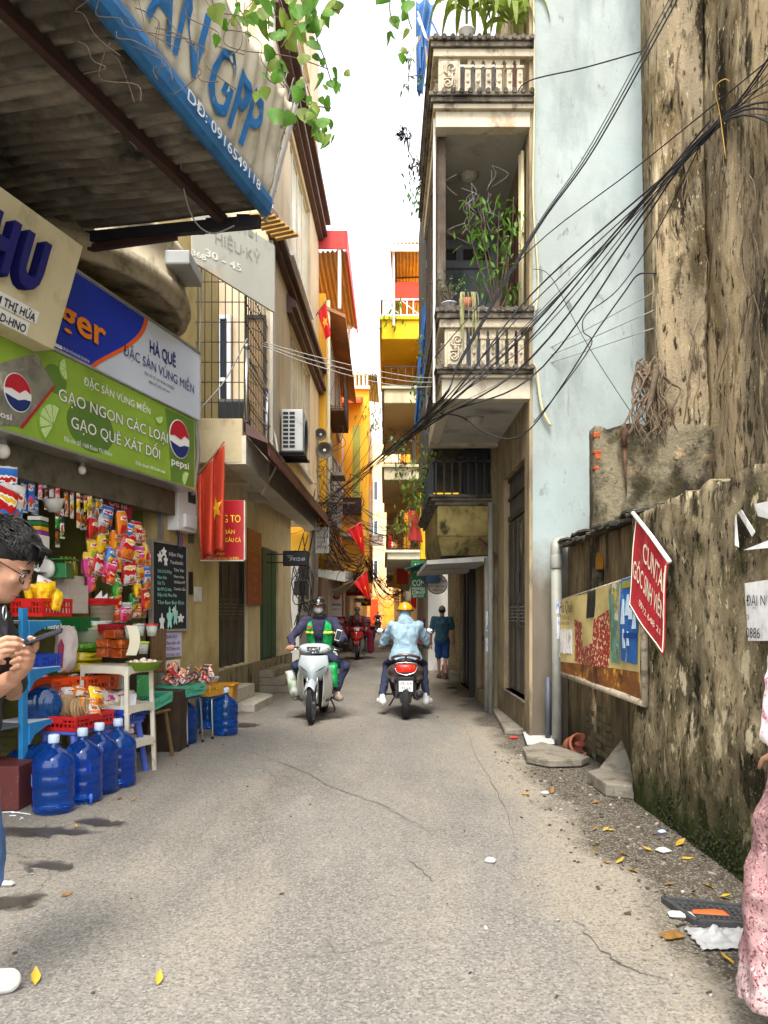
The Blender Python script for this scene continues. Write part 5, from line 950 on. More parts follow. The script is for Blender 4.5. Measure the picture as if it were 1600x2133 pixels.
crate(108, 1440, 6.9, .25, .30, .12, 'orange', 'smaller orange basket beside the lying water bottle')
crate(180, 1438, 7.2, .36, .46, .15, 'orange', 'larger orange basket behind the rice crackers')
crate(160, 1514, 6.5, .36, .50, .12, 'red', 'red tray of rice crackers above the standing water bottles')
crate(250, 1500, 7.0, .30, .36, .12, 'blue', 'blue basket of packets with a white card, beside the white shelf')
crate(316, 1470, 7.75, .26, .36, .10, 'teal', 'green basket tilted behind the white shelf', tilt=R(10))
crate(378, 1448, 8.6, .36, .42, .12, 'teal', 'green basket heaped with sachets on the nearer metal stool')
crate(430, 1447, 9.15, .32, .42, .12, 'yellow', 'mustard yellow basket heaped with sachets on the farther metal stool')
crate(84, 1392, 6.35, .2, .24, .12, 'blue', 'small blue basket on the blue rack behind the phone')
crate(240, 1322, 7.3, .22, .2, .1, 'dred', 'small dark red basket on top of the amber boxes')
# stuffed contents
random.seed(44)
for k in range(7): packet('yellow_bag', W(62+k*10+random.uniform(-3, 3), 1236+random.uniform(-6, 8)+(8 if k > 4 else 0), 6.42+.06*(k % 3)), .11, .17, .06, RZ+R(random.uniform(50, 120)), R(random.uniform(-15, 15)), R(random.uniform(-15, 15)), mat('yellow foil', PKC['yellow'], .3, var=.15, vs=9, dirt=[('#e07818', (12, 12, 12), .55, .62, .8), ('#4a2a10', (25, 25, 40), .66, .7, .8)]), 'bright yellow bag standing in the highest red basket', 'yellow bags in the red basket')
packet('white_orange_bag', W(95, 1222, 6.6), .2, .16, .06, RZ+R(85), R(-10), R(20), pkm('white', 'orange'), 'white and orange packet leaning behind the yellow bags', None)
CRK = mat('rice cracker', '#a98a63', .8, var=.15, vs=20, bump=.3, dirt=[('#5c3f22', (40, 40, 40), .6, .68, .7)]); cake = MB().lathe([(0, -.004), (.085, -.005), (.095, 0), (.085, .005), (0, .004)], 24).mesh('rice_cracker', True); cake.materials.append(CRK)
for k in range(14):
    o = link('rice_cracker', cake); px = 112+k*5.2+(8 if k > 7 else 0); o.matrix_basis = TR(W(px, 1472+(5 if k > 7 else -2), 6.45+.015*(k % 4)), RZ+R(60+4*k), R(random.uniform(72, 88)), R(0)); tag(o, 'round rice cracker standing on edge in the red tray', 'cracker', 'rice crackers in the red tray')
for k, (px, py, d, w_, h_, c, c2) in enumerate(((122, 1455, 6.8, .2, .16, 'brown', 'white'), (150, 1447, 6.9, .2, .15, 'white', 'orange'), (175, 1442, 6.95, .2, .15, 'orange', 'white'), (200, 1452, 6.7, .17, .2, 'yellow', 'orange'), (186, 1470, 6.5, .16, .2, 'orange', 'white'), (222, 1470, 6.95, .2, .16, 'white', 'orange'), (205, 1448, 7.1, .2, .14, 'pink', 'white'), (232, 1452, 7.15, .22, .15, 'white', 'pink'), (252, 1455, 7.2, .2, .14, 'white', 'yellow'), (274, 1450, 7.25, .2, .13, 'white', 'silver'))): packet('dry_food_packet', W(px, py, d), w_, h_, .07, RZ+R(random.uniform(60, 110)), R(random.uniform(-55, -20)), R(random.uniform(-20, 20)), pkm(c, c2), '%s packet of dry food, %s from the left behind the rice crackers' % (c, ordn(k)), 'dry food packets')
b = MB(); b.poly([W(250, 1490, 6.82), W(282, 1478, 6.95), W(284, 1445, 6.98), W(252, 1452, 6.84)], (.003, -.003, 0)); o = b.build('white_card', mat('white printed card', '#d8d8de', .7, dirt=[('#33333a', (50, 50, 26), .6, .63, .9)])); tag(o, 'white printed card on the front of the blue basket', 'card')
for base, (px0, px1, py, d, n_, lab) in enumerate(((345, 405, 1408, 8.6, 17, 'green basket on the nearer stool'), (398, 455, 1410, 9.15, 17, 'mustard basket on the farther stool'))):
    for k in range(n_): packet('coffee_sachet', W(random.uniform(px0+4, px1-4), py+random.uniform(-22, 18)+8*abs((k/n_)-.5), d+random.uniform(-.12, .12)), random.uniform(.05, .09), random.uniform(.12, .18), .03, random.uniform(0, 6), R(random.uniform(-50, 50)), R(random.uniform(-60, 60)), pkm(random.choice(['red', 'brown', 'red', 'black', 'silver', 'orange']), 'white'), 'foil sachet heaped on the '+lab, 'sachets on the '+lab)
for k in range(6): packet('small_packet', W(random.uniform(85, 215), 1412+random.uniform(-3, 10), 7.0+.2*random.random()), .1, .1, .04, random.uniform(0, 6), R(70), 0, pkm(random.choice(['white', 'yellow', 'pink', 'green'])), 'small packet lying in one of the orange baskets', 'packets in the orange baskets')
# --- tables that carry the baskets
def table(P, sx, sy, h, m, label, name='low_table', rz=RZ, leg=.04):
    t = thing(name, label, 'table', (P[0], P[1], 0), rz); MB().bx(-sx/2, sx/2, -sy/2, sy/2, h-.03, h).build('top', m, t, bevel=.01, world=False)
    for a in (-1, 1):
        for c in (-1, 1): MB().tube([(a*(sx/2+.01), c*(sy/2+.01), 0), (a*(sx/2-.04), c*(sy/2-.04), h-.03)], leg/2, 8).build('leg', m, t, world=False)
    return t
q = W(160, 1514, 6.5); table(q, .34, .5, q.z-.003, CR['peri'], 'periwinkle plastic stool under the tray of rice crackers', 'plastic_stool', leg=.06); q = W(250, 1500, 7.0); table(q, .28, .34, q.z-.003, CR['peri'], 'periwinkle plastic stool under the blue basket', 'plastic_stool', leg=.06)
q = W(150, 1440, 7.1); table(q, .5, .85, q.z-.015, mat('plain wood', '#6b5436', .8, var=.2, vs=8), 'wooden table under the orange baskets'); q = W(316, 1470, 7.75); table(q, .26, .3, q.z-.04, mat('plain wood', '#6b5436'), 'small wooden stand behind the white shelf', 'wooden_stand')
for (px, py, d, lb) in ((378, 1448, 8.6, 'nearer metal legged stool carrying the green basket'), (430, 1447, 9.15, 'farther metal legged stool carrying the mustard basket')):
    q = W(px, py, d); st = thing('metal_stool', lb, 'stool', (q.x, q.y, 0), RZ); h = q.z-.003; b = MB(); b.bx(-.16, .16, -.16, .16, h-.025, h); b.build('seat', mat('stool seat blue', (.03, .06, .2), .5), st, bevel=.01, world=False)
    for a in (-1, 1):
        b = MB(); b.tube(spline([(a*.17, -.17, 0), (a*.15, -.15, h-.08), (a*.13, -.1, h-.03), (a*.13, .1, h-.03), (a*.15, .15, h-.08), (a*.17, .17, 0)], 5), .012, 8); b.build('leg', STEEL, st, True, world=False)
        for c in (-1, 1): MB().tube([(a*.17, c*.17, 0), (a*.17, c*.17, .03)], .017, 8).build('foot', BLACK, st, world=False)
# --- white plastic shelf with magazines, amber boxes, eggs
ws = thing('white_shelf', 'dirty white plastic shelf stand with splayed legs at the road edge', 'shelf', G(300, 1610), 0)
IV = mat('dirty ivory plastic', '#c9c2b0', .5, var=.08, vs=5, dirt=[('#7d7360', (7, 7, 7), .56, .68, .6)]); gA, gB = G(266, 1622), G(322, 1604); gC = gB+(gA-gB).cross(V(0, 0, 1)).normalized()*-.52; gD = gA+(gC-gB); ctr_ = (gA+gC)/2; zt = .97
if gC.x > gB.x: gC = gB+(gA-gB).cross(V(0, 0, 1)).normalized()*.52; gD = gA+(gC-gB); ctr_ = (gA+gC)/2
def lv(g, f, z): return ctr_+(g-ctr_)*f+V(0, 0, z)
for g in (gA, gB, gC, gD): b = MB(); b.tube([g, lv(g, .96, .33), lv(g, .90, zt-.02)], .026, 4); b.build('leg', IV, ws, bevel=.004)
for z, f in ((.30, .96), (.62, .93), (zt, .91)):
    Q = [lv(g, f+.03, z) for g in (gA, gB, gC, gD)]; b = MB(); b.poly(Q if (Q[1]-Q[0]).cross(Q[2]-Q[1]).z > 0 else Q[::-1], (0, 0, .015)); b.build('shelf_board', IV, ws)
    for i in range(4):
        a, c = Q[i], Q[(i+1) % 4]; b = MB(); m_ = a.lerp(c, .5); nn = (m_-ctr_); nn.z = 0; nn = nn.normalized()*.012; P = [a+V(0, 0, -.075), a.lerp(c, .12)+V(0, 0, -.05), a.lerp(c, .5)+V(0, 0, -.045), a.lerp(c, .88)+V(0, 0, -.05), c+V(0, 0, -.075), c+V(0, 0, .02), a+V(0, 0, .02)]; b.poly(P, nn); b.build('apron', IV, ws)
random.seed(6)
mg = thing('magazine_pile', 'pile of printed magazines on the lower level of the white shelf', 'magazines', lv(ctr_, 1, .32))
for k in range(13): b = MB(); b.box(lv(ctr_, 1, .325+k*.02)+V(random.uniform(-.012, .012), random.uniform(-.012, .012), 0), (.24, .30, .017), Matrix.Rotation(random.uniform(.35, .5), 3, 'Z')); b.build('magazine', [mat('pinkish paper edge', '#b9a3ad', .8, var=.1, vs=40), mat('pale paper edge', '#c8c2c0', .8, var=.1, vs=40), mat('mauve cover', '#8b6f80', .6)][k % 3], mg)
AMB = mat('amber food box', '#8f3d12', .15, var=.2, vs=14, spec=.6, coat=.5, dirt=[('#d26a1e', (20, 4, 20), .52, .62, .8)])
for k, (px, py) in enumerate(((222, 1368), (250, 1370), (222, 1348), (250, 1350), (236, 1330))): o = MB().box(W(px, py-9, 7.15+.03*(k % 2)), (.125, .14, .08), Matrix.Rotation(RZ, 3, 'Z')).build('amber_box', AMB, bevel=.006); tag(o, 'amber food box, %s of the stack on the white shelf' % ['lower left', 'lower right', 'middle left', 'middle right', 'topmost'][k], 'box', 'amber boxes on the white shelf')
P = W(300, 1396, 6.95); b = MB(); b.lathe([(.0, .0), (.10, .0), (.155, .075), (.165, .08), (.15, .075), (.095, .01), (0, .01)], 28, P); o = b.build('egg_bowl', mat('lime green bowl', '#7a9a22', .4, var=.15, vs=30), smooth=True); tag(o, 'lime green bowl of eggs on the white shelf', 'bowl')
EGG = mat('pale egg shell', '#d9c7b4', .5, var=.06, vs=9); eg = MB().ell((0, 0, 0), (.022, .022, .028), 12, 8).mesh('egg', True); eg.materials.append(EGG)
for k in range(13): a = k*2.4; r_ = .035*math.sqrt(k); o = link('egg', eg); o.matrix_basis = TR(P+V(r_*math.cos(a)*.95, r_*math.sin(a)*.95, .062+.03*(1-r_/.13)), a, R(60+10*k)); tag(o, 'pale egg lying in the lime green bowl', 'egg', 'eggs in the bowl')
b = MB(); b.grid(lambda a, c: W(262+22*a+8*math.sin(c*3), 1365-62*c, 6.98+.02*a), 4, 8, th=(0, -.002, 0)); tag(b.build('paper_slip', mat('cream paper slip', '#cfc8ae', .8, var=.06)), 'curling cream price slip behind the eggs', 'paper')
CLR = mat('cloudy clear plastic', '#b9bdb0', .15, var=.15, vs=20, alpha=.75, spec=.6)
for k, (px, py, m, ml, lb) in enumerate(((272, 1330, CLR, None, 'clear tub behind the eggs'), (290, 1325, CLR, None, 'tall clear tub right of the paper slip'), (298, 1362, CLR, CR['teal'], 'clear tub with a lime lid nearest the eggs'), (316, 1325, CLR, CR['red'], 'clear tub with a red lid and orange filling'))):
    q = W(px, py, 7.25); t = thing('food_tub', lb, 'tub', q); MB().lathe([(.04, 0), (.055, .1), (0, .1)], 16, q).build('tub', m, t, True); MB().lathe([(.058, .1), (.06, .115), (0, .12)], 16, q).build('lid', mat('lime lid', '#b6c92c', .4) if k == 2 else (ml or CLR), t, True)
# --- blue rack and what stands behind
BR_ = mat('blue painted steel rack', '#2a7fb5', .45, .1, var=.12, vs=4, dirt=[('#5a4630', (9, 9, 9), .62, .72, .6), ('#1c5a86', (2, 2, 2), .5, .7, .5)]); rk = thing('blue_rack', 'blue painted steel rack with brackets behind the water bottles', 'rack', G(45, 1680))
FK = Fr(G(48, 1668), uS); FK.o.z = 0
for u in (0, -.95): b = MB(); FK.box(b, u-.03, u+.03, 0, 1.5, -.02, .02); b.build('post', BR_, rk, bevel=.004); b = MB(); FK.box(b, u-.025, u+.025, 0, 1.9, -.52, -.48); b.build('post', BR_, rk)
for z in (.14, .60, 1.02, 1.40):
    b = MB(); FK.box(b, -1, .12, z-.02, z, -.5, .0); b.build('shelf', mat('grey shelf wire', (.12, .14, .16), .5, .3), rk)
    b = MB(); b.poly([FK.p(.03, z+.0, .015), FK.p(.40, z, .015), FK.p(.40, z-.03, .015), FK.p(.22, z-.05, .015), FK.p(.09, z-.10, .015), FK.p(.03, z-.17, .015)], FK.n*.02); b.build('bracket', BR_, rk, bevel=.004)
    b = MB(); FK.box(b, .03, .42, z-.012, z+.002, -.3, .01); b.build('bracket_shelf', WHITE, rk)
b = MB()
for k in range(12): FK.box(b, -1+.085*k, -.992+.085*k, .15, 1.4, -.49, -.48)
for k in range(10): FK.box(b, -1, 0, .2+k*.125, .208+k*.125, -.495, -.487)
b.build('wire_back', mat('blue wire', (.04, .12, .3), .5), rk)
b = MB(); g = G(5, 1688); b.bx(g.x-.5, g.x+.13, g.y-.02, g.y+.4, 0, .33); o = b.build('red_step', mat('dark red tile step', '#5b2a26', .6, var=.15, vs=6, dirt=[('#8d7466', (9, 9, 9), .6, .7, .5)]), bevel=.008); tag(o, 'dark red tiled step beside the blue rack at the left edge', 'step')
q = W(140, 1398, 6.95); o = packet('rice_sack', W(138, 1352, 6.95), .21, .42, .15, RZ+R(90), 0, R(2), mat('woven white sack', '#cfc4bd', .75, var=.08, vs=14, dirt=[('#9a1f45', (5, 5, 3), .62, .64, .85)]), 'white woven rice sack with a crimson label', None, 'sack')
FKs = Fr(W(126, 1390, 6.84), (-.02, 0, 1), (.25, -1, 0))
b = MB(); b.poly([W(120, 1392, 6.82), W(130, 1392, 6.82), W(134, 1345, 6.84), (W(128, 1330, 6.84)), W(121, 1345, 6.82)], (.0, -.004, 0)); b.build('crimson_label', mat('crimson print', '#93183c', .5), o)
for k, (px, py, w_, h_, c) in enumerate(((168, 1388, .42, .12, 'yellow'), (168, 1368, .40, .12, 'yellow'), (165, 1348, .36, .10, 'green'), (195, 1392, .3, .1, 'yellow'))):
    packet('rice_bag', W(px, py, 7.35), w_, h_, .34, RZ+R(80), R(0), R(2), mat('glossy rice bag '+c, {'yellow': '#b9a31e', 'green': '#4d8a1c'}[c], .25, var=.25, vs=6, spec=.6, dirt=[('#5f6b14', (4, 4, 8), .55, .66, .6)]), ['lowest glossy yellow rice bag of the pile', 'middle glossy yellow rice bag of the pile', 'green rice bag on top of the yellow ones', 'yellow rice bag lying right of the pile'][k], 'rice bags in a pile', 'bag')
q = W(192, 1352, 7.6); b = MB(); b.lathe([(0, 0), (.13, 0), (.19, .2), (.205, .21), (.19, .205), (.12, .015), (0, .015)], 32, q); tag(b.build('white_basin', mat('off white basin', '#bdb8a6', .45, var=.08), smooth=True), 'large off-white basin behind the amber boxes', 'basin')
pt = thing('plate_pile', 'pile of white plates with a lime plate in the off-white basin', 'plates', q+V(0, 0, .2))
for k in range(5): b = MB(); b.lathe([(0, 0), (.10, .004), (.15, .02), (.15, .024), (0, .008)], 28, q+V(.0+.01*k, 0, .19+.016*k)); b.build('plate', mat('lime lid', '#b6c92c') if k == 1 else WPAINT, pt, True)
q2 = W(212, 1322, 7.95); b = MB(); pr = [(0, 0), (.10, 0)]+[(.10+.03*t/12+(.003 if t % 2 else 0), .30*t/12) for t in range(13)]+[(0, .3)]; b.lathe(pr, 36, q2); tag(b.build('ribbed_bin', mat('taupe ribbed bin', '#7d6e5c', .5, var=.08), smooth=False), 'taupe ribbed bin behind the basin', 'bin'); tag(place(crate_mb(.24, .24, .07), TR(q2+V(0, 0, .305), RZ)).build('red_basket', CR['red']), 'shallow red basket of papers on top of the ribbed bin', 'basket')
for k in range(3): b = MB(); b.poly([q2+V(-.1+.06*k, -.02, .34), q2+V(.02+.05*k, -.03, .34), q2+V(.0+.06*k, .0, .46-.03*k)], (.0, -.003, 0)); tag(b.build('folded_paper', WPAINT), 'folded white paper sticking out of the shallow red basket', 'paper', 'papers in the red basket')
TGB = mat('white beer carton', '#b9aea0', .7, var=.08, vs=8); TGR = mat('carton print red', '#6e2418', .6)
for k in range(4):
    P = W(138+(k % 2)*-8*(k > 2), 1268-k*19.5, 7.7); o = MB().box(P, (.28, .32, .095), Matrix.Rotation(RZ, 3, 'Z')).build('beer_carton', TGB, bevel=.004); tag(o, 'white beer carton, %s in the stack behind the yellow bags' % ['lowest', 'second from the bottom', 'third from the bottom', 'topmost'][k], 'carton', 'white cartons in a stack')
    Ft = Fr(P-V(0, .165, 0)+uS.cross(V(0, 0, 1))*0, (1, .0, 0)); text('Tiger', TGR, Fr(Matrix.Rotation(RZ, 3, 'Z') @ V(-.10, -.163, -.03)+P, Matrix.Rotation(RZ, 3, 'Z') @ V(1, 0, 0)), 0, 0, h=.05, n=.0, parent=o, maxw=.2, bold=.02)
P = W(150, 1300, 7.5); o = MB().box(P, (.42, .3, .13), Matrix.Rotation(RZ, 3, 'Z')).build('green_carton', mat('green beer carton', '#0f5a24', .5, var=.1), bevel=.004); tag(o, 'green beer carton under the scale, with white lettering', 'carton'); text('Heineken', LETW, Fr(Matrix.Rotation(RZ, 3, 'Z') @ V(-.19, -.153, -.045)+P, Matrix.Rotation(RZ, 3, 'Z') @ V(1, 0, 0)), 0, 0, h=.055, n=0, parent=o, maxw=.36, bold=.02)
P = W(113, 1205, 7.3); scl = thing('kitchen_scale', 'green kitchen scale with a round white dial', 'scale', P); SG = mat('green enamel', '#12692e', .35, var=.08, spec=.5); b = MB(); b.hexa([P+V(-.02, -.1, 0), P+V(.16, -.1, 0), P+V(.16, .1, 0), P+V(-.02, .1, 0), P+V(0, -.07, .15), P+V(.14, -.07, .15), P+V(.14, .07, .15), P+V(0, .07, .15)]); b.build('body', SG, scl, bevel=.01); b = MB(); b.lathe([(0, .03), (.085, .03), (.09, .0), (.085, -.02)], 28, P+V(-.02, -.10, .085), (Matrix.Rotation(R(-30), 3, 'Z') @ Matrix.Rotation(R(90), 3, 'X'))); b.build('dial', mat('dial white', (.65, .63, .55), .4), scl, True); b = MB(); b.ell(P+V(-.033, -.128, .085), (.02, .01, .02), 8, 6); b.build('pointer_hub', BLACK, scl); b = MB(); b.bx(P.x-.06, P.x+.2, P.y-.11, P.y+.11, P.z+.17, P.z+.185); b.tube([P+V(.07, 0, .14), P+V(.07, 0, .18)], .02, 8); b.build('pan', SG, scl, bevel=.006)
P = W(66, 1192, 7.1); cb = thing('display_cabinet', 'small white framed display cabinet with clear sides in the shop', 'cabinet', P); b = MB()
for (x0, x1, z0, z1) in ((-.1, .12, 0, .03), (-.1, .12, .3, .34), (-.1, -.08, .03, .3), (.1, .12, .03, .3), (-.08, .1, .18, .19)): b.bx(P.x+x0, P.x+x1, P.y-.1, P.y+.1, P.z+z0, P.z+z1)
b.build('frame', WPAINT, cb); b = MB(); b.bx(P.x-.08, P.x+.1, P.y-.05, P.y+.08, P.z+.03, P.z+.18); b.bx(P.x-.08, P.x+.1, P.y-.05, P.y+.08, P.z+.19, P.z+.3); b.build('pane', mat('smoky acrylic', '#8c8478', .15, var=.2, vs=9), cb)
for k, (c, z) in enumerate((('#8c2a8c', 0), ('#e0b020', .04), ('#1f6a3a', .085), ('#d8d4c8', .13))): o = MB().bx(P.x-.06+.02*k, P.x+.12, P.y-.08, P.y+.08, P.z+.345+z, P.z+.38+z).build('small_box', mat('carton '+c, c, .5, var=.1)); tag(o, '%s small box stacked on the display cabinet' % ['purple', 'yellow', 'dark green', 'cream'][k], 'box', 'small boxes on the cabinet')
# yellow bin, bottles and dark clutter at the back of the shop
g = G(470, 1497); b = MB(); b.hexa([g+V(-.10, 0, 0), g+V(.08, 0, 0), g+V(.08, .3, 0), g+V(-.1, .3, 0), g+V(-.14, -.03, .45), g+V(.11, -.03, .45), g+V(.11, .34, .45), g+V(-.14, .34, .45)]); b.bx(g.x-.16, g.x+.13, g.y-.05, g.y+.36, .451, .48); tag(b.build('yellow_bin', mat('yellow plastic bin', '#c2861c', .45, var=.1, vs=4, dirt=[('#7a5a20', (6, 6, 6), .58, .7, .5)]), bevel=.01), 'yellow plastic bin at the end of the grocery row', 'bin')
random.seed(9); shl = thing('back_shelf', 'dark shelf of bottles at the back of the shop', 'shelf', FSw.p(1.8, 0, -1.6))
for z in (.5, 1.0, 1.5, 2.0): b = MB(); FSw.box(b, .2, 2.6, z, z+.03, -1.8, -1.4); b.build('board', mat('dark shelf wood', (.06, .045, .03), .7), shl)
for z in (.53, 1.03, 1.53, 2.03):
    for k in range(11):
        c = random.choice(['#a98a1e', '#8e2a1e', '#2e6a3a', '#c9c3b0', '#2a4a8c', '#b5651e']); u = .4+k*.2; h = random.uniform(.2, .32); P = FSw.p(u, z, -1.6); b = MB(); b.lathe([(0, 0), (.045, 0), (.045, h*.65), (.018, h*.85), (.018, h), (0, h)], 10, P); tag(b.build('shelf_bottle', mat('bottle '+c, c, .2, var=.1), smooth=True), 'bottle on the %s board of the dark back shelf' % {.53: 'lowest', 1.03: 'second', 1.53: 'third', 2.03: 'top'}[z], 'bottle', 'bottles on the back shelf')
b = MB(); P = FSw.p(*FSw.hit(155, 1290, -.5), -.5); b.lathe([(0, 0), (.3, 0), (.3, .55), (0, .55)], 24, P+V(0, 0, -.2)); tag(b.build('yellow_jar', mat('murky yellow jar', '#8a6d1c', .15, var=.3, vs=3, spec=.6), smooth=True), 'big murky glass jar of yellow liquid inside the shop', 'jar')
for k in range(4): b = MB(); P = FSw.p(*FSw.hit(128+k*9, 1216, -.25), -.25); b.lathe([(0, 0), (.04, 0), (.04, .18), (.015, .25), (.015, .29), (0, .29)], 12, P); tag(b.build('oil_bottle', mat('yellow oil', '#b3a02a', .15, var=.15, spec=.6), smooth=True), 'yellow oil bottle, %s from the left beside the scale' % ordn(k), 'bottle', 'oil bottles beside the scale')
b = MB(); P = FSw.p(*FSw.hit(255, 1330, .12), .12); b.lathe([(0, 0), (.28, 0), (.28, .7), (0, .7)], 4, P-V(0, 0, .75), Matrix.Rotation(RZ+R(45), 3, 'Z')); tag(b.build('counter', mat('dark counter wood', '#3d2f20', .7, var=.2, vs=5)), 'dark wooden counter behind the basin and amber boxes', 'counter')
for k, (px, py, c) in enumerate(((216, 1440, '#b02a22'), (246, 1425, '#d3cfc6'), (235, 1412, '#5a4632'), (300, 1428, '#2f8a4a'))): o = MB().box(W(px, py, 7.6), (.14, .12, .2), Matrix.Rotation(RZ+.2*k, 3, 'Z')).build('goods_box', mat('goods '+c, c, .5, var=.15, vs=12, dirt=[('#eee8d8', (18, 18, 18), .6, .63, .8)]), bevel=.004); tag(o, '%s carton showing through the white shelf' % ['red', 'white', 'brown', 'green'][k], 'carton')
for k in range(5): b = MB(); b.tube([W(318+k*6, 1400, 8.2), W(316+k*7, 1310, 8.35)], .018, 6); tag(b.build('bamboo_pole', mat('brown bamboo', '#5c4326', .7, var=.2, vs=9)), 'brown bamboo pole leaning under the blackboard', 'pole', 'bamboo poles under the blackboard')
b = MB(); q = W(325, 1440, 8.1); b.bx(q.x-.2, q.x+.25, q.y, q.y+.35, 0, q.z); tag(b.build('wooden_crate', mat('dark crate wood', '#3a2d1e', .8, var=.25, vs=8), bevel=.01), 'dark wooden crate standing under the bamboo poles', 'crate')
# ================================================================== people and motorbikes
def fuse(mb, name, vox, m, parent, it=4, fac=.5, amp=0, fq=9):
    me = mb.mesh(name); o = bpy.data.objects.new('tmp', me); COL.objects.link(o)
    r_ = o.modifiers.new('r', 'REMESH'); r_.mode = 'VOXEL'; r_.voxel_size = vox; r_.use_smooth_shade = True
    s_ = o.modifiers.new('s', 'SMOOTH'); s_.factor = fac; s_.iterations = it
    me2 = bpy.data.meshes.new_from_object(o.evaluated_get(bpy.context.evaluated_depsgraph_get())); bpy.data.objects.remove(o); bpy.data.meshes.remove(me)
    if amp:     # creases
        q = [(v.co.copy(), v.normal.copy()) for v in me2.vertices]; me2.vertices.foreach_set('co', [k for c, n in q for k in c+n*amp*(1-3*abs(nse(c.x*fq, c.y*fq, c.z*fq*.7))-1.5*abs(nse(c.x*fq*2.1+5, c.y*fq*2, c.z*fq*1.3)))]); me2.update()
    me2.name = name; me2.materials.clear(); me2.materials.append(m); me2.polygons.foreach_set('use_smooth', [True]*len(me2.polygons))
    return link(name, me2, parent, world=False)
def cap(mb, pts, rs, n=10):
    pts = [Vector(p) for p in pts]; rs = rs if hasattr(rs, '__len__') else [rs]*len(pts)
    mb.tube(pts, rs, n)
    for p, r_ in zip(pts, rs): mb.ell(p, r_*.99, n, 6)
def etube(mb, cs, side, rx, ry, n=18, capz=True):
    side = Vector(side).normalized(); vs = []; k = len(cs); cs = [Vector(c) for c in cs]
    for i, c in enumerate(cs):
        t = (cs[min(i+1, k-1)]-cs[max(i-1, 0)]).normalized(); s_ = (side-t*side.dot(t)).normalized(); f = t.cross(s_)
        for j in range(n): a = 2*math.pi*j/n; vs.append(c+s_*rx[i]*math.cos(a)+f*ry[i]*math.sin(a))
    fs = [(i*n+j, i*n+(j+1) % n, (i+1)*n+(j+1) % n, (i+1)*n+j) for i in range(k-1) for j in range(n)]+[tuple(range(n))[::-1], tuple((k-1)*n+j for j in range(n))]
    mb.add(vs, fs)
SKIN = mat('light brown skin', (.40, .21, .13), .55, var=.14, vs=18, spec=.3, bump=.15, bs=220); SKIND = mat('tanned skin', (.36, .18, .11), .5, var=.08, vs=14); LIP = mat('lip', (.36, .12, .10), .5); HAIR = mat('black hair', (.009, .008, .008), .55, var=.4, vs=60, spec=.25)
EYEW = mat('eye white', (.6, .58, .55), .3); EYED = mat('eye dark', (.015, .01, .008), .2)
def head_mb(b, c, M, s=1.0):
    """head about 23 cm tall, centre between the ears; M = 3x3, +Y is the face"""
    q = lambda x, y, z: Vector(c)+M @ Vector((x*s, y*s, z*s)); e = lambda p, r_: b.ell(q(*p), [k*s for k in r_], 16, 10, M)
    e((0, -.012, .035), (.076, .095, .085)); e((0, .012, -.03), (.066, .075, .075)); e((0, .045, -.085), (.042, .04, .032)); e((0, .02, -.07), (.058, .06, .045))
    e((0, .088, -.012), (.011, .016, .026)); e((0, .098, -.03), (.016, .014, .012)); e((0, .075, .022), (.055, .016, .012)); e((-.036, .062, -.02), (.022, .02, .02)); e((.036, .062, -.02), (.022, .02, .02))
    e((0, .078, -.060), (.024, .012, .008)); e((0, .076, -.072), (.021, .011, .008)); e((.076, -.01, -.01), (.010, .02, .032)); e((-.076, -.01, -.01), (.010, .02, .032))
def face(par, c, M, s=1.0, brow=True):
    for sx in (-1, 1):
        P = Vector(c)+M @ Vector((sx*.031*s, .077*s, .002*s)); b = MB(); b.ell(P, (.0135*s, .008*s, .007*s), 10, 6, M); b.build('eye', EYEW, par, True, world=False); b = MB(); b.ell(P+M @ Vector((0, .005*s, 0)), (.006*s, .005*s, .006*s), 8, 6, M); b.build('iris', EYED, par, True, world=False)
        if brow: b = MB(); b.tube([Vector(c)+M @ Vector((sx*x*s, y*s, z*s)) for x, y, z in ((.014, .086, .020), (.03, .088, .026), (.05, .074, .02))], [.0035*s, .0045*s, .002*s], 6); b.build('eyebrow', HAIR, par, True, world=False)
    b = MB(); b.tube([Vector(c)+M @ Vector((x*s, y*s, -.067*s)) for x, y in ((-.022, .078), (0, .090), (.022, .078))], .004*s, 6); b.build('lips', LIP, par, True, world=False)
def hand_mb(b, w, f, n, side, s=1.0, curl=.9, thumb=1.0):
    """w wrist, f finger direction, n palm normal (towards what is held), side = thumb side; unequal fingers bent towards the palm normal"""
    w = Vector(w); f = Vector(f).normalized(); n = Vector(n).normalized(); t = Vector(side).normalized()
    etube(b, [w, w+f*.03*s, w+f*.065*s, w+f*.09*s], t, [.026*s, .036*s, .042*s, .04*s], [.018*s, .016*s, .015*s, .013*s], 12)
    for i, (o, L_) in enumerate(((.030, .072), (.010, .080), (-.011, .074), (-.030, .058))):
        p = w+f*.085*s+t*o*s; a = 0; pts = [p]; 
        for k, (fr, da) in enumerate(((.45, .35), (.32, .6), (.23, .4))):
            a += da*curl; d = f*math.cos(a)+n*math.sin(a)+t*o*.6*(1-curl*.5); pts.append(pts[-1]+d.normalized()*L_*fr*s)
        cap(b, pts, [.0095*s, .009*s, .0082*s, .007*s], 8)
    p = w+f*.025*s+t*.030*s; d1 = (t*.75+f*.55+n*.35*thumb).normalized(); d2 = (t*.25+f*.85+n*.5*thumb).normalized(); cap(b, [p, p+d1*.038*s, p+d1*.038*s+d2*.03*s, p+d1*.038*s+d2*.052*s], [.014*s, .0115*s, .0105*s, .008*s], 8)
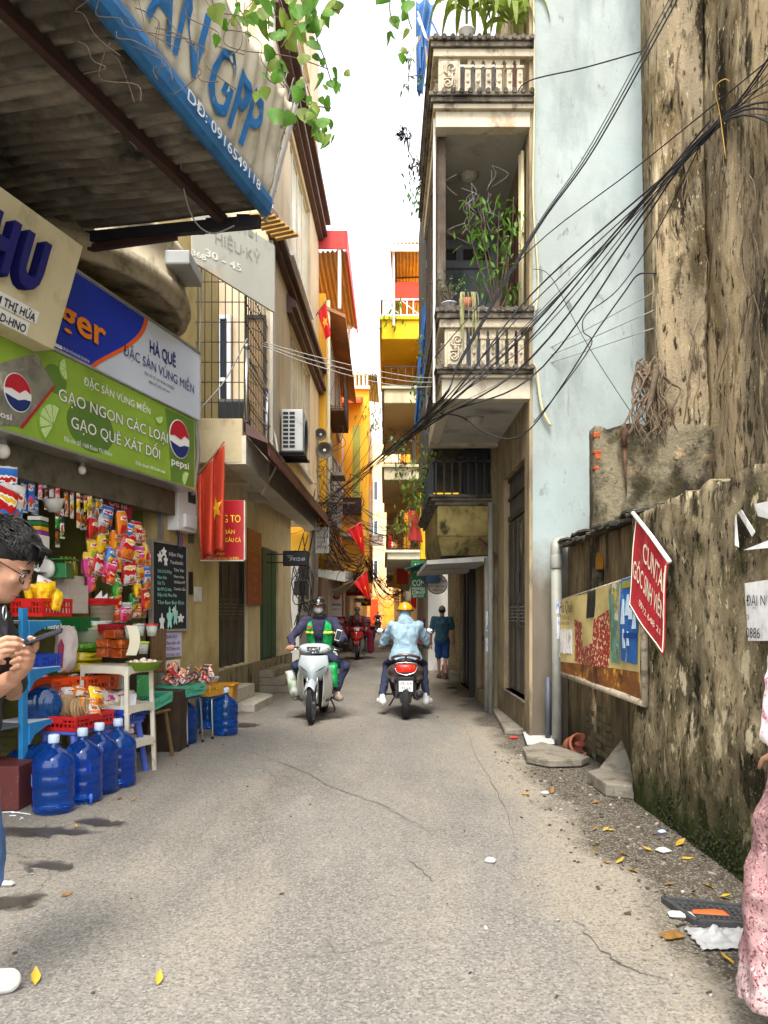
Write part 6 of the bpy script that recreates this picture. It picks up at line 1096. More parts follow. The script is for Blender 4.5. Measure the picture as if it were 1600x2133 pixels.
def figure(J, name, label, loc, rz, top, legs, shoe, skin=SKIN, sleeve=1.0, leglen=1.0, vox=.014, hM=None, hs=1.0, sz=1.0, hands=True, hem=.0, flare=0, group=None, hand_kw=({}, {}), faced=False, bulk=1.0):
    root = thing(name, label, 'person', loc, rz, group); root.scale = (sz,)*3; j = {k: Vector(v) for k, v in J.items()}; side = j['shR']-j['shL']; hM = hM or Matrix.Identity(3)
    up_ = (j['neck']-j['pelvis']).normalized(); ch = j['chest']
    b = MB(); head_mb(b, j['head'], hM, hs); cap(b, [j['neck']-up_*.06, j['neck'], j['head']+hM @ Vector((0, -.015, -.06))], [.06, .052, .052]);
    etube(b, [j['pelvis']-up_*.08, j['pelvis'], j['waist'], ch, ch.lerp(j['neck'], .55), j['neck']], side, [.13, .15, .13, .16, .15, .06], [.10, .11, .095, .115, .09, .05])
    for s_ in 'LR':
        cap(b, [j['sh'+s_], j['el'+s_], j['wr'+s_]], [.05, .04, .026]); cap(b, [j['hip'+s_], j['knee'+s_], j['ank'+s_]], [.075, .052, .036]); cap(b, [j['ank'+s_], j['toe'+s_]], [.03, .024])
    body = fuse(b, 'body', vox, skin, root)
    if hands:
        for i, s_ in enumerate('LR'):
            kw = dict(hand_kw[i]); w = j['wr'+s_]; f = kw.pop('f', (w-j['el'+s_]).normalized()); n = kw.pop('n', (0, 0, -1)); sd = kw.pop('side', (1 if s_ == 'L' else -1, 0, 0)); n = Vector(n); n = n-Vector(f)*n.dot(Vector(f)); sd = Vector(f).cross(n)*(1 if s_ == 'L' else -1) if 'side' not in hand_kw[i] else Vector(sd)
            b = MB(); hand_mb(b, w, f, n, sd, **kw); b.build('hand', skin, root, True, world=False)
    if faced: face(root, j['head'], hM, hs)
    b = MB(); k = bulk; etube(b, [j['pelvis']-up_*hem, j['waist'], ch, ch.lerp(j['neck'], .5), ch.lerp(j['neck'], .82), j['neck']-up_*.0], side, [(.175+flare)*k, .155*k, .19*k, .19*k, .135*k, .075], [(.145+flare)*k, .125*k, .145*k, .118*k, .09*k, .07])
    for s_ in 'LR':
        e = j['el'+s_]; w = j['wr'+s_]
        if sleeve >= 1: cap(b, [ch.lerp(j['neck'], .45).lerp(j['sh'+s_], .6), j['sh'+s_], e, e.lerp(w, .95*min(1, sleeve))], [.08, .068*k, .055*k, .042*k])
        else: cap(b, [ch.lerp(j['neck'], .45).lerp(j['sh'+s_], .6), j['sh'+s_], j['sh'+s_].lerp(e, sleeve)], [.08, .07*k, .066*k])
    sh = fuse(b, 'shirt', vox, top, root, 3, amp=.011)
    b = MB(); etube(b, [j['waist'].lerp(j['pelvis'], .4), j['pelvis'], j['pelvis']-up_*.10], side, [.15, .17, .15], [.125, .13, .11])
    for s_ in 'LR':
        h, kn, a = j['hip'+s_], j['knee'+s_], j['ank'+s_]
        pts = [h, kn, kn.lerp(a, .97)] if leglen >= 1 else [h, h.lerp(kn, .5), h.lerp(kn, leglen*2 if leglen < .5 else 1)]+([kn.lerp(a, (leglen-.5)*2)] if leglen > .5 else [])
        cap(b, pts, ([.098, .072, .056] if leglen >= 1 else [.098, .09, .088, .085])[:len(pts)])
    fuse(b, 'trousers', vox, legs, root, 3, amp=.009)
    for s_ in 'LR':
        b = MB(); a, t = j['ank'+s_], j['toe'+s_]; d = (t-a); fl = V(d.x, d.y, 0).normalized(); base = V(a.x, a.y, t.z); cap(b, [base-fl*.04+V(0, 0, .0), base+fl*.06, t], [.05, .052, .046]); cap(b, [a+V(0, 0, .01), base], [.05, .05]); fuse(b, 'shoe', vox*.8, shoe, root, 2)
    return root, j
def mir(d): 
    o = dict(d)
    for k, v in list(d.items()):
        if k.endswith('R') and k[:-1]+'L' not in d: o[k[:-1]+'L'] = (-v[0], v[1], v[2])
    return o
# ------------------------------------------------------------------ motorbike
RUB = mat('tyre rubber', (.02, .02, .021), .85, var=.2, vs=30, bump=.5, bs=120); CHROME = mat('chrome', (.6, .6, .6), .15, 1); DPL = mat('dark bike plastic', (.02, .02, .022), .5); LENS = mat('headlight lens', (.05, .055, .06), .05, var=.3, vs=30, spec=.9, coat=1, dirt=[((.75, .75, .7), (24, 24, 40), .58, .62, .9)]); AMBL = mat('amber lens', (.5, .2, .03), .15)
def sect(y, rx, zc, rz, n=16, p=2.6): 
    out = []
    for k in range(n): a = 2*math.pi*k/n; c, s_ = math.cos(a), math.sin(a); out.append((rx*math.copysign(abs(c)**(2/p), c), y, zc+rz*math.copysign(abs(s_)**(2/p), s_)))
    return out
def loft(b, rings):
    n = len(rings[0]); vs = [p for r_ in rings for p in r_]; b.add(vs, [(i*n+j, (i+1)*n+j, (i+1)*n+(j+1) % n, i*n+(j+1) % n) for i in range(len(rings)-1) for j in range(n)]+[tuple(range(n)), tuple((len(rings)-1)*n+j for j in range(n))[::-1]]); return b
def motorbike(label, loc, rz, paint, paint2, kind='scooter', group='motorbikes in the alley', plate=None, lit=False, lean=0, big=1.0):
    t = thing('motorbike', label, 'motorbike', loc, rz, group); t.rotation_euler = (0, lean, rz); t.scale = (big,)*3
    for nm, y in (('front_wheel', .64), ('rear_wheel', -.62)):
        wr = .275; Mx = Matrix.Rotation(R(90), 3, 'Y'); tw = .036 if nm[0] == 'f' else .052
        b = MB(); b.lathe([(wr-.06, -tw*.7), (wr-.03, -tw), (wr-.008, -tw*.75), (wr, 0), (wr-.008, tw*.75), (wr-.03, tw), (wr-.06, tw*.7)], 40, (0, y, wr), Mx, ring=True); ty = b.build('wheel', RUB, t, True, world=False)
        b = MB(); b.lathe([(wr-.075, -.03), (wr-.058, -.035), (wr-.058, .035), (wr-.075, .03)], 32, (0, y, wr), Mx, ring=True); b.lathe([(.0, -.05), (.045, -.05), (.045, .05), (0, .05)], 16, (0, y, wr), Mx)
        for k in range(5): a = k*2*math.pi/5; b.tube([(0, y+.03*math.cos(a), wr+.03*math.sin(a)), (0, y+.21*math.cos(a), wr+.21*math.sin(a))], .013, 6)
        b.build('rim', mat('alloy rim', (.25, .25, .26), .4, .8), ty, world=False)
    for sx in (-1, 1):
        b = MB(); b.tube([(sx*.068, .64, .275), (sx*.068, .60, .44)], .024, 12); b.build('fork_slider', mat('silver fork', (.35, .35, .34), .35, .9), t, True, world=False); b = MB(); b.tube([(sx*.068, .60, .44), (sx*.068, .50, .78)], .018, 10); b.build('fork_tube', CHROME, t, True, world=False)
    b = MB()      # front mudguard
    b.grid(lambda a, c: ((c-.5)*.15*(1-.25*abs(a-.35)), .64-math.cos(R(20+a*135))*-.31*(1) if False else .64+.315*math.cos(R(48+a*100)), .285+.315*math.sin(R(48+a*100))-.10*abs(c-.5)**1.5*2), 14, 8, th=(0, 0, .006)); b.build('front_mudguard', paint, t, True, world=False)
    b = MB()      # nose and leg shield: upper beak, two flanks either side of the wheel
    b.grid(lambda a, c: ((a-.5)*2*(.10+.13*math.sin(min(1, c*1.35)*math.pi/2)-.05*c*c), .60-.26*abs(a-.5)**1.7*2-.03*c+.05*math.sin(c*3.1), .56+.34*c), 18, 12, th=(0, -.02, 0)); nose = b.build('nose_panel', paint, t, True, world=False)
    for sx in (-1, 1):
        b = MB(); b.grid(lambda a, c: (sx*(.105+.03*math.sin(c*2)+a*(.115*math.sin(.5+c*2.0)*(1 if c > .0 else 1))), .52-.16*a-.10*(1-c), .20+.55*c), 6, 14, th=(0, -.02, 0)); b.build('leg_shield', paint2, t, True, world=False)
        b = MB(); b.tube([(sx*.05, .632, .685), (sx*.11, .60, .72), (sx*.175, .53, .765)], [.003, .008, .003], 6); b.build('nose_slot', AMBL if kind == 'red' else DPL, nose, world=False)
        b = MB(); b.tube(spline([(sx*.10, .30, .98), (sx*.2, .30, 1.0), (sx*.33, .26, .98)], 4), .016, 8); b.build('handlebar', DPL, t, True, world=False); b = MB(); b.tube([(sx*.26, .275, .99), (sx*.37, .245, .97)], .02, 10); b.build('grip', RUB, t, True, world=False)
        b = MB(); b.tube([(sx*.2, .31, .985), (sx*.34, .33, .965)], .007, 6); b.build('brake_lever', CHROME, t, True, world=False)
        if kind == 'scooter' or kind == 'red':
            b = MB(); b.tube(spline([(sx*.22, .28, 1.0), (sx*.26, .27, 1.12), (sx*.33, .25, 1.18)], 4), .007, 6); b.build('mirror_stalk', DPL, t, True, world=False); b = MB(); b.ell((sx*.37, .245, 1.20), (.075, .018, .048), 16, 8); mo = b.build('mirror', DPL, t, True, world=False); b = MB(); b.ell((sx*.37, .232, 1.20), (.066, .008, .04), 16, 8); b.build('mirror_glass', mat('mirror glass', (.7, .7, .7), .05, 1), mo, True, world=False)
    b = MB(); loft(b, [sect(.20, .12, .97, .05), sect(.27, .21, .985, .07), sect(.34, .22, .985, .075), sect(.41, .17, .975, .062), sect(.44, .10, .965, .04)]); hc = b.build('handlebar_cowl', paint, t, True, world=False)
    b = MB(); b.poly([(-.10, .425, 1.02), (.10, .425, 1.02), (.075, .455, .93), (0, .462, .915), (-.075, .455, .93)], (0, .012, 0)); b.build('headlight', LENS, hc, bevel=.006, world=False)
    for sx in (-1, 1): b = MB(); b.poly([(sx*.115, .42, .985), (sx*.20, .37, 1.0), (sx*.205, .36, .965), (sx*.12, .42, .94)], (0, .012, 0)); b.build('turn_signal', mat('smoked lens', (.25, .2, .15), .1, spec=.8), hc, world=False)
    b = MB(); b.tube([(0, .47, .80), (0, .30, .97)], .045, 10); loft(b, [sect(.42, .15, .45, .25), sect(.30, .12, .42, .16), sect(.15, .13, .38, .12), sect(-.05, .13, .40, .12)]); b.build('frame_cover', DPL, t, True, world=False)
    wd_ = 1.5 if kind == 'scooter' else .85
    b = MB(); loft(b, [sect(.12, .11*wd_, .55, .16), sect(-.1, .15*wd_, .58, .17), sect(-.4, .18*wd_, .62, .15), sect(-.68, .165*wd_, .66, .115), sect(-.84, .10*wd_, .70, .06)]); rb_ = b.build('rear_body', paint2 if kind != 'scooter' else paint, t, True, world=False)
    b = MB(); loft(b, [sect(.16, .09, .745, .035), sect(0, .14, .765, .05), sect(-.3, .15, .775, .05), sect(-.6, .12, .80, .045), sect(-.7, .07, .80, .025)]); b.build('seat', mat('black vinyl seat', (.018, .017, .017), .55), t, True, world=False)
    b = MB(); b.tube(spline([(-.15, -.45, .80), (-.19, -.62, .84), (-.13, -.82, .88), (0, -.86, .90), (.13, -.82, .88), (.19, -.62, .84), (.15, -.45, .80)], 5), .02, 8); b.tube([(0, -.86, .90), (0, -.75, .80)], .016, 6); b.build('grab_rail', paint, t, True, world=False)
    TL = mat('tail light', (.55, .012, .01), .2, emit=.5 if False else 0, spec=.7); 
    b = MB(); loft(b, [sect(-.78, .135, .715, .055, 16, 4), sect(-.845, .13, .715, .052, 16, 4), sect(-.87, .10, .715, .04, 16, 4)]); b.build('tail_light', mat('lit tail light', (.7, .012, .008), .2, emit=.16, dirt=[((.95, .25, .03), (30, 30, 30), .58, .66, .9)]) if lit else TL, rb_, True, world=False)
    b = MB(); b.tube(spline([(-.15, -.86, .72), (-.15, -.865, .78), (-.05, -.875, .795), (.05, -.875, .795), (.15, -.865, .78), (.15, -.86, .72), (.11, -.875, .66), (0, -.88, .63), (-.11, -.875, .66), (-.15, -.86, .72)], 4), .007, 6); b.build('tail_trim', CHROME, rb_, True, world=False)
    b = MB(); b.bx(-.12, .12, -.83, -.70, .36, .60); b.bx(-.075, .075, -.84, -.82, .24, .36); b.build('rear_mudguard', DPL, t, bevel=.02, world=False)
    if plate:
        b = MB(); b.bx(-.095, .095, -.845, -.838, .40, .545); pl_ = b.build('number_plate', WPAINT, t, bevel=.006, world=False); Fp = Fr((0, -.846, 0), (1, 0, 0))
        for s_, z in ((plate[0], .487), (plate[1], .415)): 
            o = text(s_, INK, Fp, 0, z, h=.048, n=.0, parent=None, align='C', bold=.0, name='plate_lettering', maxw=.16); o.parent = pl_
    b = MB(); b.tube(spline([(.13, .05, .24), (.15, -.2, .24), (.17, -.35, .27)], 4), .022, 8); b.tube([(.17, -.33, .27), (.185, -.80, .36)], [.045, .06], 14); b.build('muffler', mat('burnt steel muffler', (.22, .21, .2), .4, .7), t, True, world=False); b = MB(); b.tube([(.185, -.80, .36), (.186, -.83, .365)], [.05, .03], 14); b.build('muffler_tip', DPL, t, True, world=False)
    b = MB(); loft(b, [sect(-.2, .10, .30, .09), sect(-.5, .09, .29, .09), sect(-.68, .05, .29, .06)]); b.tube([(-.12, -.60, .28), (-.14, -.52, .60)], .025, 10); b.tube([(.12, -.60, .28), (.14, -.52, .60)], .02, 10); b.build('engine', mat('dull alloy', (.12, .12, .12), .5, .6), t, True, world=False)
    b = MB(); b.bx(-.2, .2, .05, .36, .27, .31); b.tube([(-.28, .0, .28), (.28, .0, .28)], .014, 8); b.build('footboard', DPL, t, bevel=.015, world=False)
    b = MB(); b.tube(spline([(-.15, -.15, .27), (-.22, -.1, .14), (-.24, .1, .10)], 4), .012, 6); b.build('side_stand', IRON, t, True, world=False)
    return t
def paintm(nm, c, **k): return mat(nm, c, .28, var=.05, vs=2, spec=.5, coat=.7, **k)
SILV = paintm('silver white lacquer', (.42, .47, .49)); SILV2 = paintm('champagne lacquer', (.40, .385, .34)); PLUM = paintm('brown plum lacquer', (.085, .05, .047)); REDL = paintm('red lacquer', (.45, .02, .02)); REDW = paintm('grey white lacquer', (.35, .33, .32))
SIT = mir(dict(pelvis=(0, -.22, .86), waist=(0, -.24, 1.02), chest=(0, -.20, 1.22), neck=(0, -.15, 1.42), head=(0, -.09, 1.57), shR=(.19, -.18, 1.36), elR=(.33, .02, 1.14), wrR=(.30, .20, 1.03), hipR=(.09, -.2, .85), kneeR=(.24, .20, .76), ankR=(.20, .14, .38), toeR=(.22, .30, .31)))
# --- first rider: green vest, white mask, coming towards the camera
g1 = G(645, 1515); rot1 = R(180)-R(3); loc1 = g1+V(.03, .915, 0)
motorbike('silver white motorbike coming towards the camera', (loc1.x, loc1.y, 0), rot1, SILV, SILV2, 'silver')
NVY = mat('navy jacket cloth', (.028, .028, .06), .85, var=.25, vs=9, bump=.8, bs=14); JEAN = mat('dark navy trousers', (.02, .026, .055), .85, var=.25, vs=9, bump=.8, bs=14); TAUP = mat('taupe shoe', (.22, .19, .15), .7, var=.15, vs=20)
J1 = dict(SIT); J1.update(kneeR=(.36, .16, .74), kneeL=(-.30, .22, .74), ankR=(.24, .02, .42), ankL=(-.28, .12, .40), toeR=(.30, .16, .30), toeL=(-.34, .22, .30), elL=(-.36, -.02, 1.1), wrL=(-.32, .30, 1.08), elR=(.38, .0, 1.12), wrR=(.33, .19, 1.02))
J1['kneeL'], J1['kneeR'] = (-.40, .14, .73), (.28, .22, .74)
# local +X is the image left for a rider facing the camera
r1, j1 = figure(J1, 'person', 'rider in green vest and white mask on the silver white motorbike', (loc1.x, loc1.y, 0), rot1, NVY, JEAN, TAUP, faced=True, bulk=1.06, hand_kw=(dict(f=(.1, .35, .9), n=(.9, .2, 0), curl=.8), dict(f=(0, 1, -.1), curl=1.2)))
VEST = mat('bright green vest', (.01, .36, .085), .7, var=.15, vs=9); 
b = MB(); pv = Vector(j1['pelvis']); chv = Vector(j1['chest']); nk = Vector(j1['neck']); etube(b, [pv+V(0, 0, .06), Vector(j1['waist']), chv, chv.lerp(nk, .5), chv.lerp(nk, .84)], (1, 0, 0), [.185, .172, .21, .21, .13], [.15, .14, .16, .135, .10]); vo = fuse(b, 'vest', .012, VEST, r1, 3, amp=.008)
b = MB(); etube(b, [chv-V(0, 0, .045), chv-V(0, 0, .01)], (1, 0, 0), [.213, .214], [.163, .164]); b.build('reflective_band', mat('lime reflective', (.75, .85, .1), .4), vo, True, world=False)
b = MB(); b.grid(lambda a, c: ((a-.5)*(.10+.10*c*c), [-.07, -.085, -.10, -.07, -.045, -.035, -.04, -.05, -.075][min(8, int(c*8+.01))]+.022-.02*(2*a-1)**2, .92+.46*c), 8, 14, th=(0, .02, 0)); b.build('jacket_front', NVY, r1, True, world=False)
b = MB(); b.bx(.10, .15, -.055, -.02, 1.25, 1.285); b.build('flag_patch', mat('patch red', (.6, .03, .02), .6), r1, world=False)
Hd = Vector(j1['head']); 
def shell(b, c, r0, z0, n=24, m_=10, k=(1, 1.18, 1.0)):
    b.lathe([(r0*math.cos(R(a)), r0*math.sin(R(a))*k[2]) for a in range(z0, 90, 10)]+[(0, r0*k[2])], n, c, Matrix.Diagonal((k[0], k[1], 1)).to_3x3())
BHEL = mat('black helmet gloss', (.015, .014, .014), .2, spec=.7, coat=.6)
b = MB(); shell(b, Hd+V(0, -.01, .03), .105, -5); h_ = b.build('helmet', BHEL, r1, True, world=False); b = MB(); b.grid(lambda a, c: (math.sin((a-.5)*2.4)*(.10+.02*c), Hd.y+.02+math.cos((a-.5)*2.4)*(.10+.065*c)-.0, Hd.z+.045-.03*c), 12, 3, th=(0, 0, .008)); b.build('visor', BHEL, h_, True, world=False)
MASK = mat('white face mask', (.62, .62, .60), .8, var=.05)
b = MB(); b.ell(Hd+V(0, .052, -.055), (.066, .062, .05), 18, 10); b.build('face_mask', MASK, r1, True, world=False)
b = MB(); b.tube(spline([Hd+V(-.085, 0, .02), Hd+V(-.075, .03, -.07), Hd+V(0, .05, -.125), Hd+V(.075, .03, -.07), Hd+V(.085, 0, .02)], 5), .006, 6); b.build('chin_strap', BLACK, r1, True, world=False)
b = MB(); etube(b, [(0, -.16, 1.40), (0, -.15, 1.44)], (1, 0, 0), [.105, .09], [.09, .08]); b.build('collar', NVY, r1, True, world=False)
ph = thing('phone', 'white framed phone held up by the rider in the green vest', 'phone', (0, 0, 0)); ph.matrix_basis = parent_matrix(r1) @ TR((-.33, .40, 1.17), R(10), R(-10), R(-15)); MB().box((0, 0, 0), (.075, .009, .155)).build('case', WPAINT, ph, bevel=.008, world=False); MB().box((0, .006, 0), (.066, .003, .125)).build('screen', GLASSD, ph, world=False)
bgm = parent_matrix(r1) @ TR((-.20, .20, .62), 0, R(8), 0) @ Matrix.Diagonal((.2, .5, .34, 1)); me = PIL[1].copy(); me.materials.clear(); me.materials.append(mat('green plastic bag', (.01, .30, .07), .35, var=.2, vs=12)); o = link('green_bag', me); o.matrix_basis = bgm; tag(o, 'green plastic bag hanging between legs and body of the silver white motorbike', 'bag')
me = PIL[2].copy(); me.materials.clear(); me.materials.append(mat('clear bag with greens', (.45, .46, .42), .3, var=.2, vs=20, dirt=[((.1, .25, .05), (14, 14, 14), .5, .6, .8)])); o = link('clear_bag', me); o.matrix_basis = parent_matrix(r1) @ TR((.33, .20, .50), 0, R(5), R(12)) @ Matrix.Diagonal((.13, .35, .36, 1)); tag(o, 'cloudy plastic bag of greens hanging beside the masked rider', 'bag')
# --- second rider: light blue jacket, yellow helmet, riding away
g2 = G(848, 1503); loc2 = (g2.x, g2.y+.895, 0)
motorbike('brown scooter riding away, red tail light glowing', loc2, R(-1), PLUM, PLUM, 'scooter', plate=('29-X4', '7549'), lit=True)
J2 = dict(SIT); J2.update(kneeR=(.27, .12, .70), kneeL=(-.27, .12, .70), ankR=(.30, -.20, .27), ankL=(-.33, -.20, .27), toeR=(.36, -.06, .19), toeL=(-.38, -.06, .19), head=(0, -.10, 1.50), neck=(0, -.17, 1.36), shR=(.19, -.2, 1.29), shL=(-.19, -.2, 1.29), chest=(0, -.22, 1.17), elR=(.32, -.02, 1.04), elL=(-.32, -.02, 1.04), wrR=(.33, .2, .99), wrL=(-.33, .2, .99))
LBJ = mat('light blue sun jacket', (.29, .42, .51), .8, var=.06, vs=5, bump=.9, bs=8)
r2, j2 = figure(J2, 'person', 'rider in pale blue jacket and yellow helmet on the brown scooter', loc2, R(-1), LBJ, JEAN, mat('white clog', (.68, .68, .66), .6), hem=.06, flare=.05, bulk=1.1)
YH = mat('glossy yellow helmet', (.72, .33, .01), .12, spec=.7, coat=1); Hd = Vector(j2['head']); b = MB(); shell(b, Hd+V(0, -.01, .01), .118, 0, k=(1, 1.15, 1.05)); h_ = b.build('helmet', YH, r2, True, world=False); b = MB(); b.tube([Hd+V(.12*math.cos(a), -.01+.138*math.sin(a), .005) for a in [k*math.pi/12 for k in range(24)]], .009, 6, closed=True); b.build('helmet_rim', BLACK, h_, True, world=False)
b = MB(); cap(b, [Hd+V(0, -.03, -.02), Hd+V(0, -.05, -.12), Vector(j2['neck'])+V(0, -.03, -.03)], [.085, .085, .115]); etube(b, [Hd+V(0, -.05, -.09), Vector(j2['neck'])+V(0, -.06, -.07)], (1, 0, 0), [.09, .14], [.08, .09]); fuse(b, 'hood', .012, LBJ, r2, 3, amp=.012)
b = MB(); etube(b, [(0, -.24, .93), (0, -.23, .80), (0, -.2, .74)], (1, 0, 0), [.175, .2, .16], [.14, .15, .1]); b.build('red_garment', mat('crimson cloth', (.35, .015, .03), .8), r2, True, world=False)
# --- third rider: red motorbike with cargo
g3 = G(742, 1376); loc3 = (g3.x, g3.y+.915, 0)
m3 = motorbike('red motorbike loaded with red cargo, coming behind the silver white one', loc3, R(180), REDL, REDW, 'red'); MB().bx(-.09, .09, .43, .45, .955, 1.02).build('front_plate', WPAINT, m3, world=False)
J3 = dict(SIT); r3, j3 = figure(J3, 'person', 'rider in grey scarf and open helmet on the red motorbike', loc3, R(180), mat('khaki dark jacket', (.06, .05, .04), .85, var=.3, vs=8), mat('black trousers', (.015, .015, .016), .85), mat('dark shoe', (.03, .028, .026), .7), faced=True, vox=.018)
Hd = Vector(j3['head']); b = MB(); shell(b, Hd+V(0, -.01, .03), .108, -5); b.build('helmet', mat('grey patterned helmet', (.12, .12, .125), .2, var=.7, vs=30, coat=.6), r3, True, world=False); b = MB(); cap(b, [(0, -.13, 1.40), (0, -.10, 1.30)], [.11, .10]); fuse(b, 'scarf', .016, mat('grey scarf', (.13, .12, .11), .9), r3)
for sx in (-1, 1): b = MB(); b.grid(lambda a, c: (sx*(.08+.1*a), -.06-.09*a*a-.03*c, 1.18+.2*c), 4, 6, th=(0, .012, 0)); b.build('red_strap', mat('red vest cloth', (.55, .03, .03), .7), r3, True, world=False)
cg = thing('cargo_bag', 'big red cargo bags hanging on the red motorbike', 'cargo', (0, 0, 0)); cg.matrix_basis = parent_matrix(m3); RC = mat('red cargo cloth', (.42, .012, .035), .75, var=.2, vs=5); b = MB(); b.bx(-.42, .40, -.95, -.40, .70, 1.32); b.build('box', RC, cg, bevel=.05, world=False); b = MB(); b.box((-.43, -.45, .55), (.22, .6, .75)); b.build('side_bag', mat('dark crimson cloth', (.20, .01, .03), .8, var=.2), cg, bevel=.08, world=False); b = MB(); b.bx(-.42, .38, -.8, -.5, 1.325, 1.37); b.build('blue_roll', mat('blue wrap', (.03, .06, .35), .5), cg, bevel=.02, world=False)
# --- walking couple
WALK = mir(dict(pelvis=(0, 0, .92), waist=(0, -.01, 1.06), chest=(0, 0, 1.26), neck=(0, .03, 1.45), head=(0, .05, 1.59), shR=(.19, 0, 1.39), elR=(.24, -.04, 1.12), wrR=(.25, .03, .88), elL=(-.25, .02, 1.12), wrL=(-.26, .10, .88), hipR=(.09, 0, .9), kneeR=(.08, .05, .5), ankR=(.07, -.12, .10), toeR=(.08, .02, .035), hipL=(-.09, 0, .9), kneeL=(-.08, .12, .5), ankL=(-.07, .16, .07), toeL=(-.09, .30, .03)))
gm = G(921, 1414); rm, jm = figure(WALK, 'person', 'grey haired man in teal shirt and blue shorts walking away', (gm.x, gm.y, 0), R(-4), mat('dark teal shirt', (.016, .055, .085), .85, var=.2, vs=7, bump=.3, bs=10), mat('royal blue shorts', (.012, .045, .17), .8, var=.2, vs=7), mat('brown sandal', (.06, .035, .02), .7), skin=SKIND, sleeve=.75, leglen=.46, sz=.97, hem=.05)
Hd = Vector(jm['head']); b = MB(); b.ell(Hd+V(0, -.025, .03), (.083, .09, .078), 16, 10); b.build('hair', mat('grey hair', (.16, .145, .13), .6, var=.4, vs=40), rm, True, world=False); b = MB(); b.ell(Hd+V(0, -.045, -.005), (.082, .07, .06), 16, 10); b.build('dark_hair', HAIR, rm, True, world=False)
gw = G(899, 1388); FLO = mat('purple floral cloth', (.22, .06, .14), .8, var=.2, vs=6, dirt=[((.55, .4, .46), (13, 13, 13), .54, .6, .9), ((.10, .015, .06), (18, 18, 18), .58, .64, .8)]); rw, jw = figure(WALK, 'person', 'woman in purple floral suit walking away beside the man', (gw.x, gw.y, 0), R(3), FLO, FLO, MATS['brown sandal'], sleeve=.7, leglen=.9, sz=.93, hem=.1, flare=.02, vox=.018)
Hd = Vector(jw['head']); b = MB(); b.ell(Hd+V(0, -.02, .02), (.10, .105, .095), 16, 10); b.ell(Hd+V(0, -.04, -.03), (.095, .08, .06), 16, 8); fuse(b, 'hair', .014, HAIR, rw); o = packet('pink_bag', V(gw.x-.3, gw.y, .72), .16, .24, .1, 0, 0, 0, mat('pink plastic bag', (.6, .12, .11), .4), 'pink plastic bag carried by the woman in purple floral suit', None, 'bag')
# --- far riders
gf = W(787, 1310, 66); f1 = motorbike('dark motorbike far down the alley, coming this way', (gf.x, 66, 0), R(180), DPL, DPL, 'plain'); rf, jf = figure(SIT, 'person', 'rider in black far down the alley', (gf.x, 66, 0), R(180), BLACK, BLACK, BLACK, vox=.03, hands=False); b = MB(); b.ell(Vector(jf['head'])+V(0, -.01, .05), (.09, .1, .07), 10, 6); b.build('hair', HAIR, rf, True, world=False)
f2 = copy_tree(f1, (W(833, 1310, 58).x, 58, 0), 0, 'dark motorbike far down the alley, riding away'); r5, j5 = figure(SIT, 'person', 'rider in pale pink shirt far down the alley', (W(833, 1310, 58).x, 58, 0), 0, mat('pale pink shirt', (.5, .28, .25), .8), BLACK, BLACK, vox=.03, hands=False); b = MB(); shell(b, Vector(j5['head'])+V(0, 0, .02), .12, 0, 12); b.build('helmet', BLACK, r5, True, world=False)
f3 = copy_tree(f1, (W(768, 1335, 42).x, 42, 0), R(160), 'dark parked motorbike at the left behind the red cargo'); f4 = copy_tree(f1, (-1.75, 25.5, 0), R(185), 'dark motorbike parked against the left shopfronts')
# --- woman at the right edge, in a pink and white printed suit
PNK = mat('pink speckled cloth', (.30, .175, .17), .85, var=.12, vs=6, bump=.6, bs=9, dirt=[((.52, .44, .42), (5, 5, 3), .5, .64, .7), ((.13, .015, .03), (85, 85, 85), .54, .58, .95), ((.66, .50, .50), (40, 40, 40), .6, .66, .8)])
JW = dict(WALK); JW.update(elR=(.30, -.02, 1.10), wrR=(.28, .10, .88), elL=(-.25, -.02, 1.10), wrL=(-.10, .20, 1.0), kneeL=(-.10, .05, .5), ankL=(-.10, .02, .09), toeL=(-.10, .16, .035), kneeR=(.10, .02, .5), ankR=(.10, .0, .09), toeR=(.11, .14, .035))
rp, jp = figure(JW, 'person', 'woman in pink and white printed suit cut off by the right edge', (1.56, 2.62, 0), R(8), mat('white pink printed blouse', (.66, .58, .58), .85, var=.06, dirt=[((.55, .12, .22), (42, 42, 42), .54, .6, .95)]), PNK, MATS['brown sandal'], sleeve=.92, leglen=.98, sz=.94, hem=.1, flare=.03, bulk=1.12, vox=.012)
b = MB(); Hd = Vector(jp['head']); b.ell(Hd+V(0, -.02, .02), (.095, .10, .09), 16, 10); b.build('hair', HAIR, rp, True, world=False)
b = MB()
for sx in (-1, 1): etube(b, [(sx*.10-.03, .0, .95), (sx*.12-.06, .02, .7), (sx*.12-.08, .03, .4), (sx*.12-.10, .02, .12)], (1, 0, 0), [.13, .135, .14, .16], [.14, .135, .12, .13])
b2 = fuse(b, 'loose_trousers', .014, PNK, rp, 2, amp=.022, fq=5)
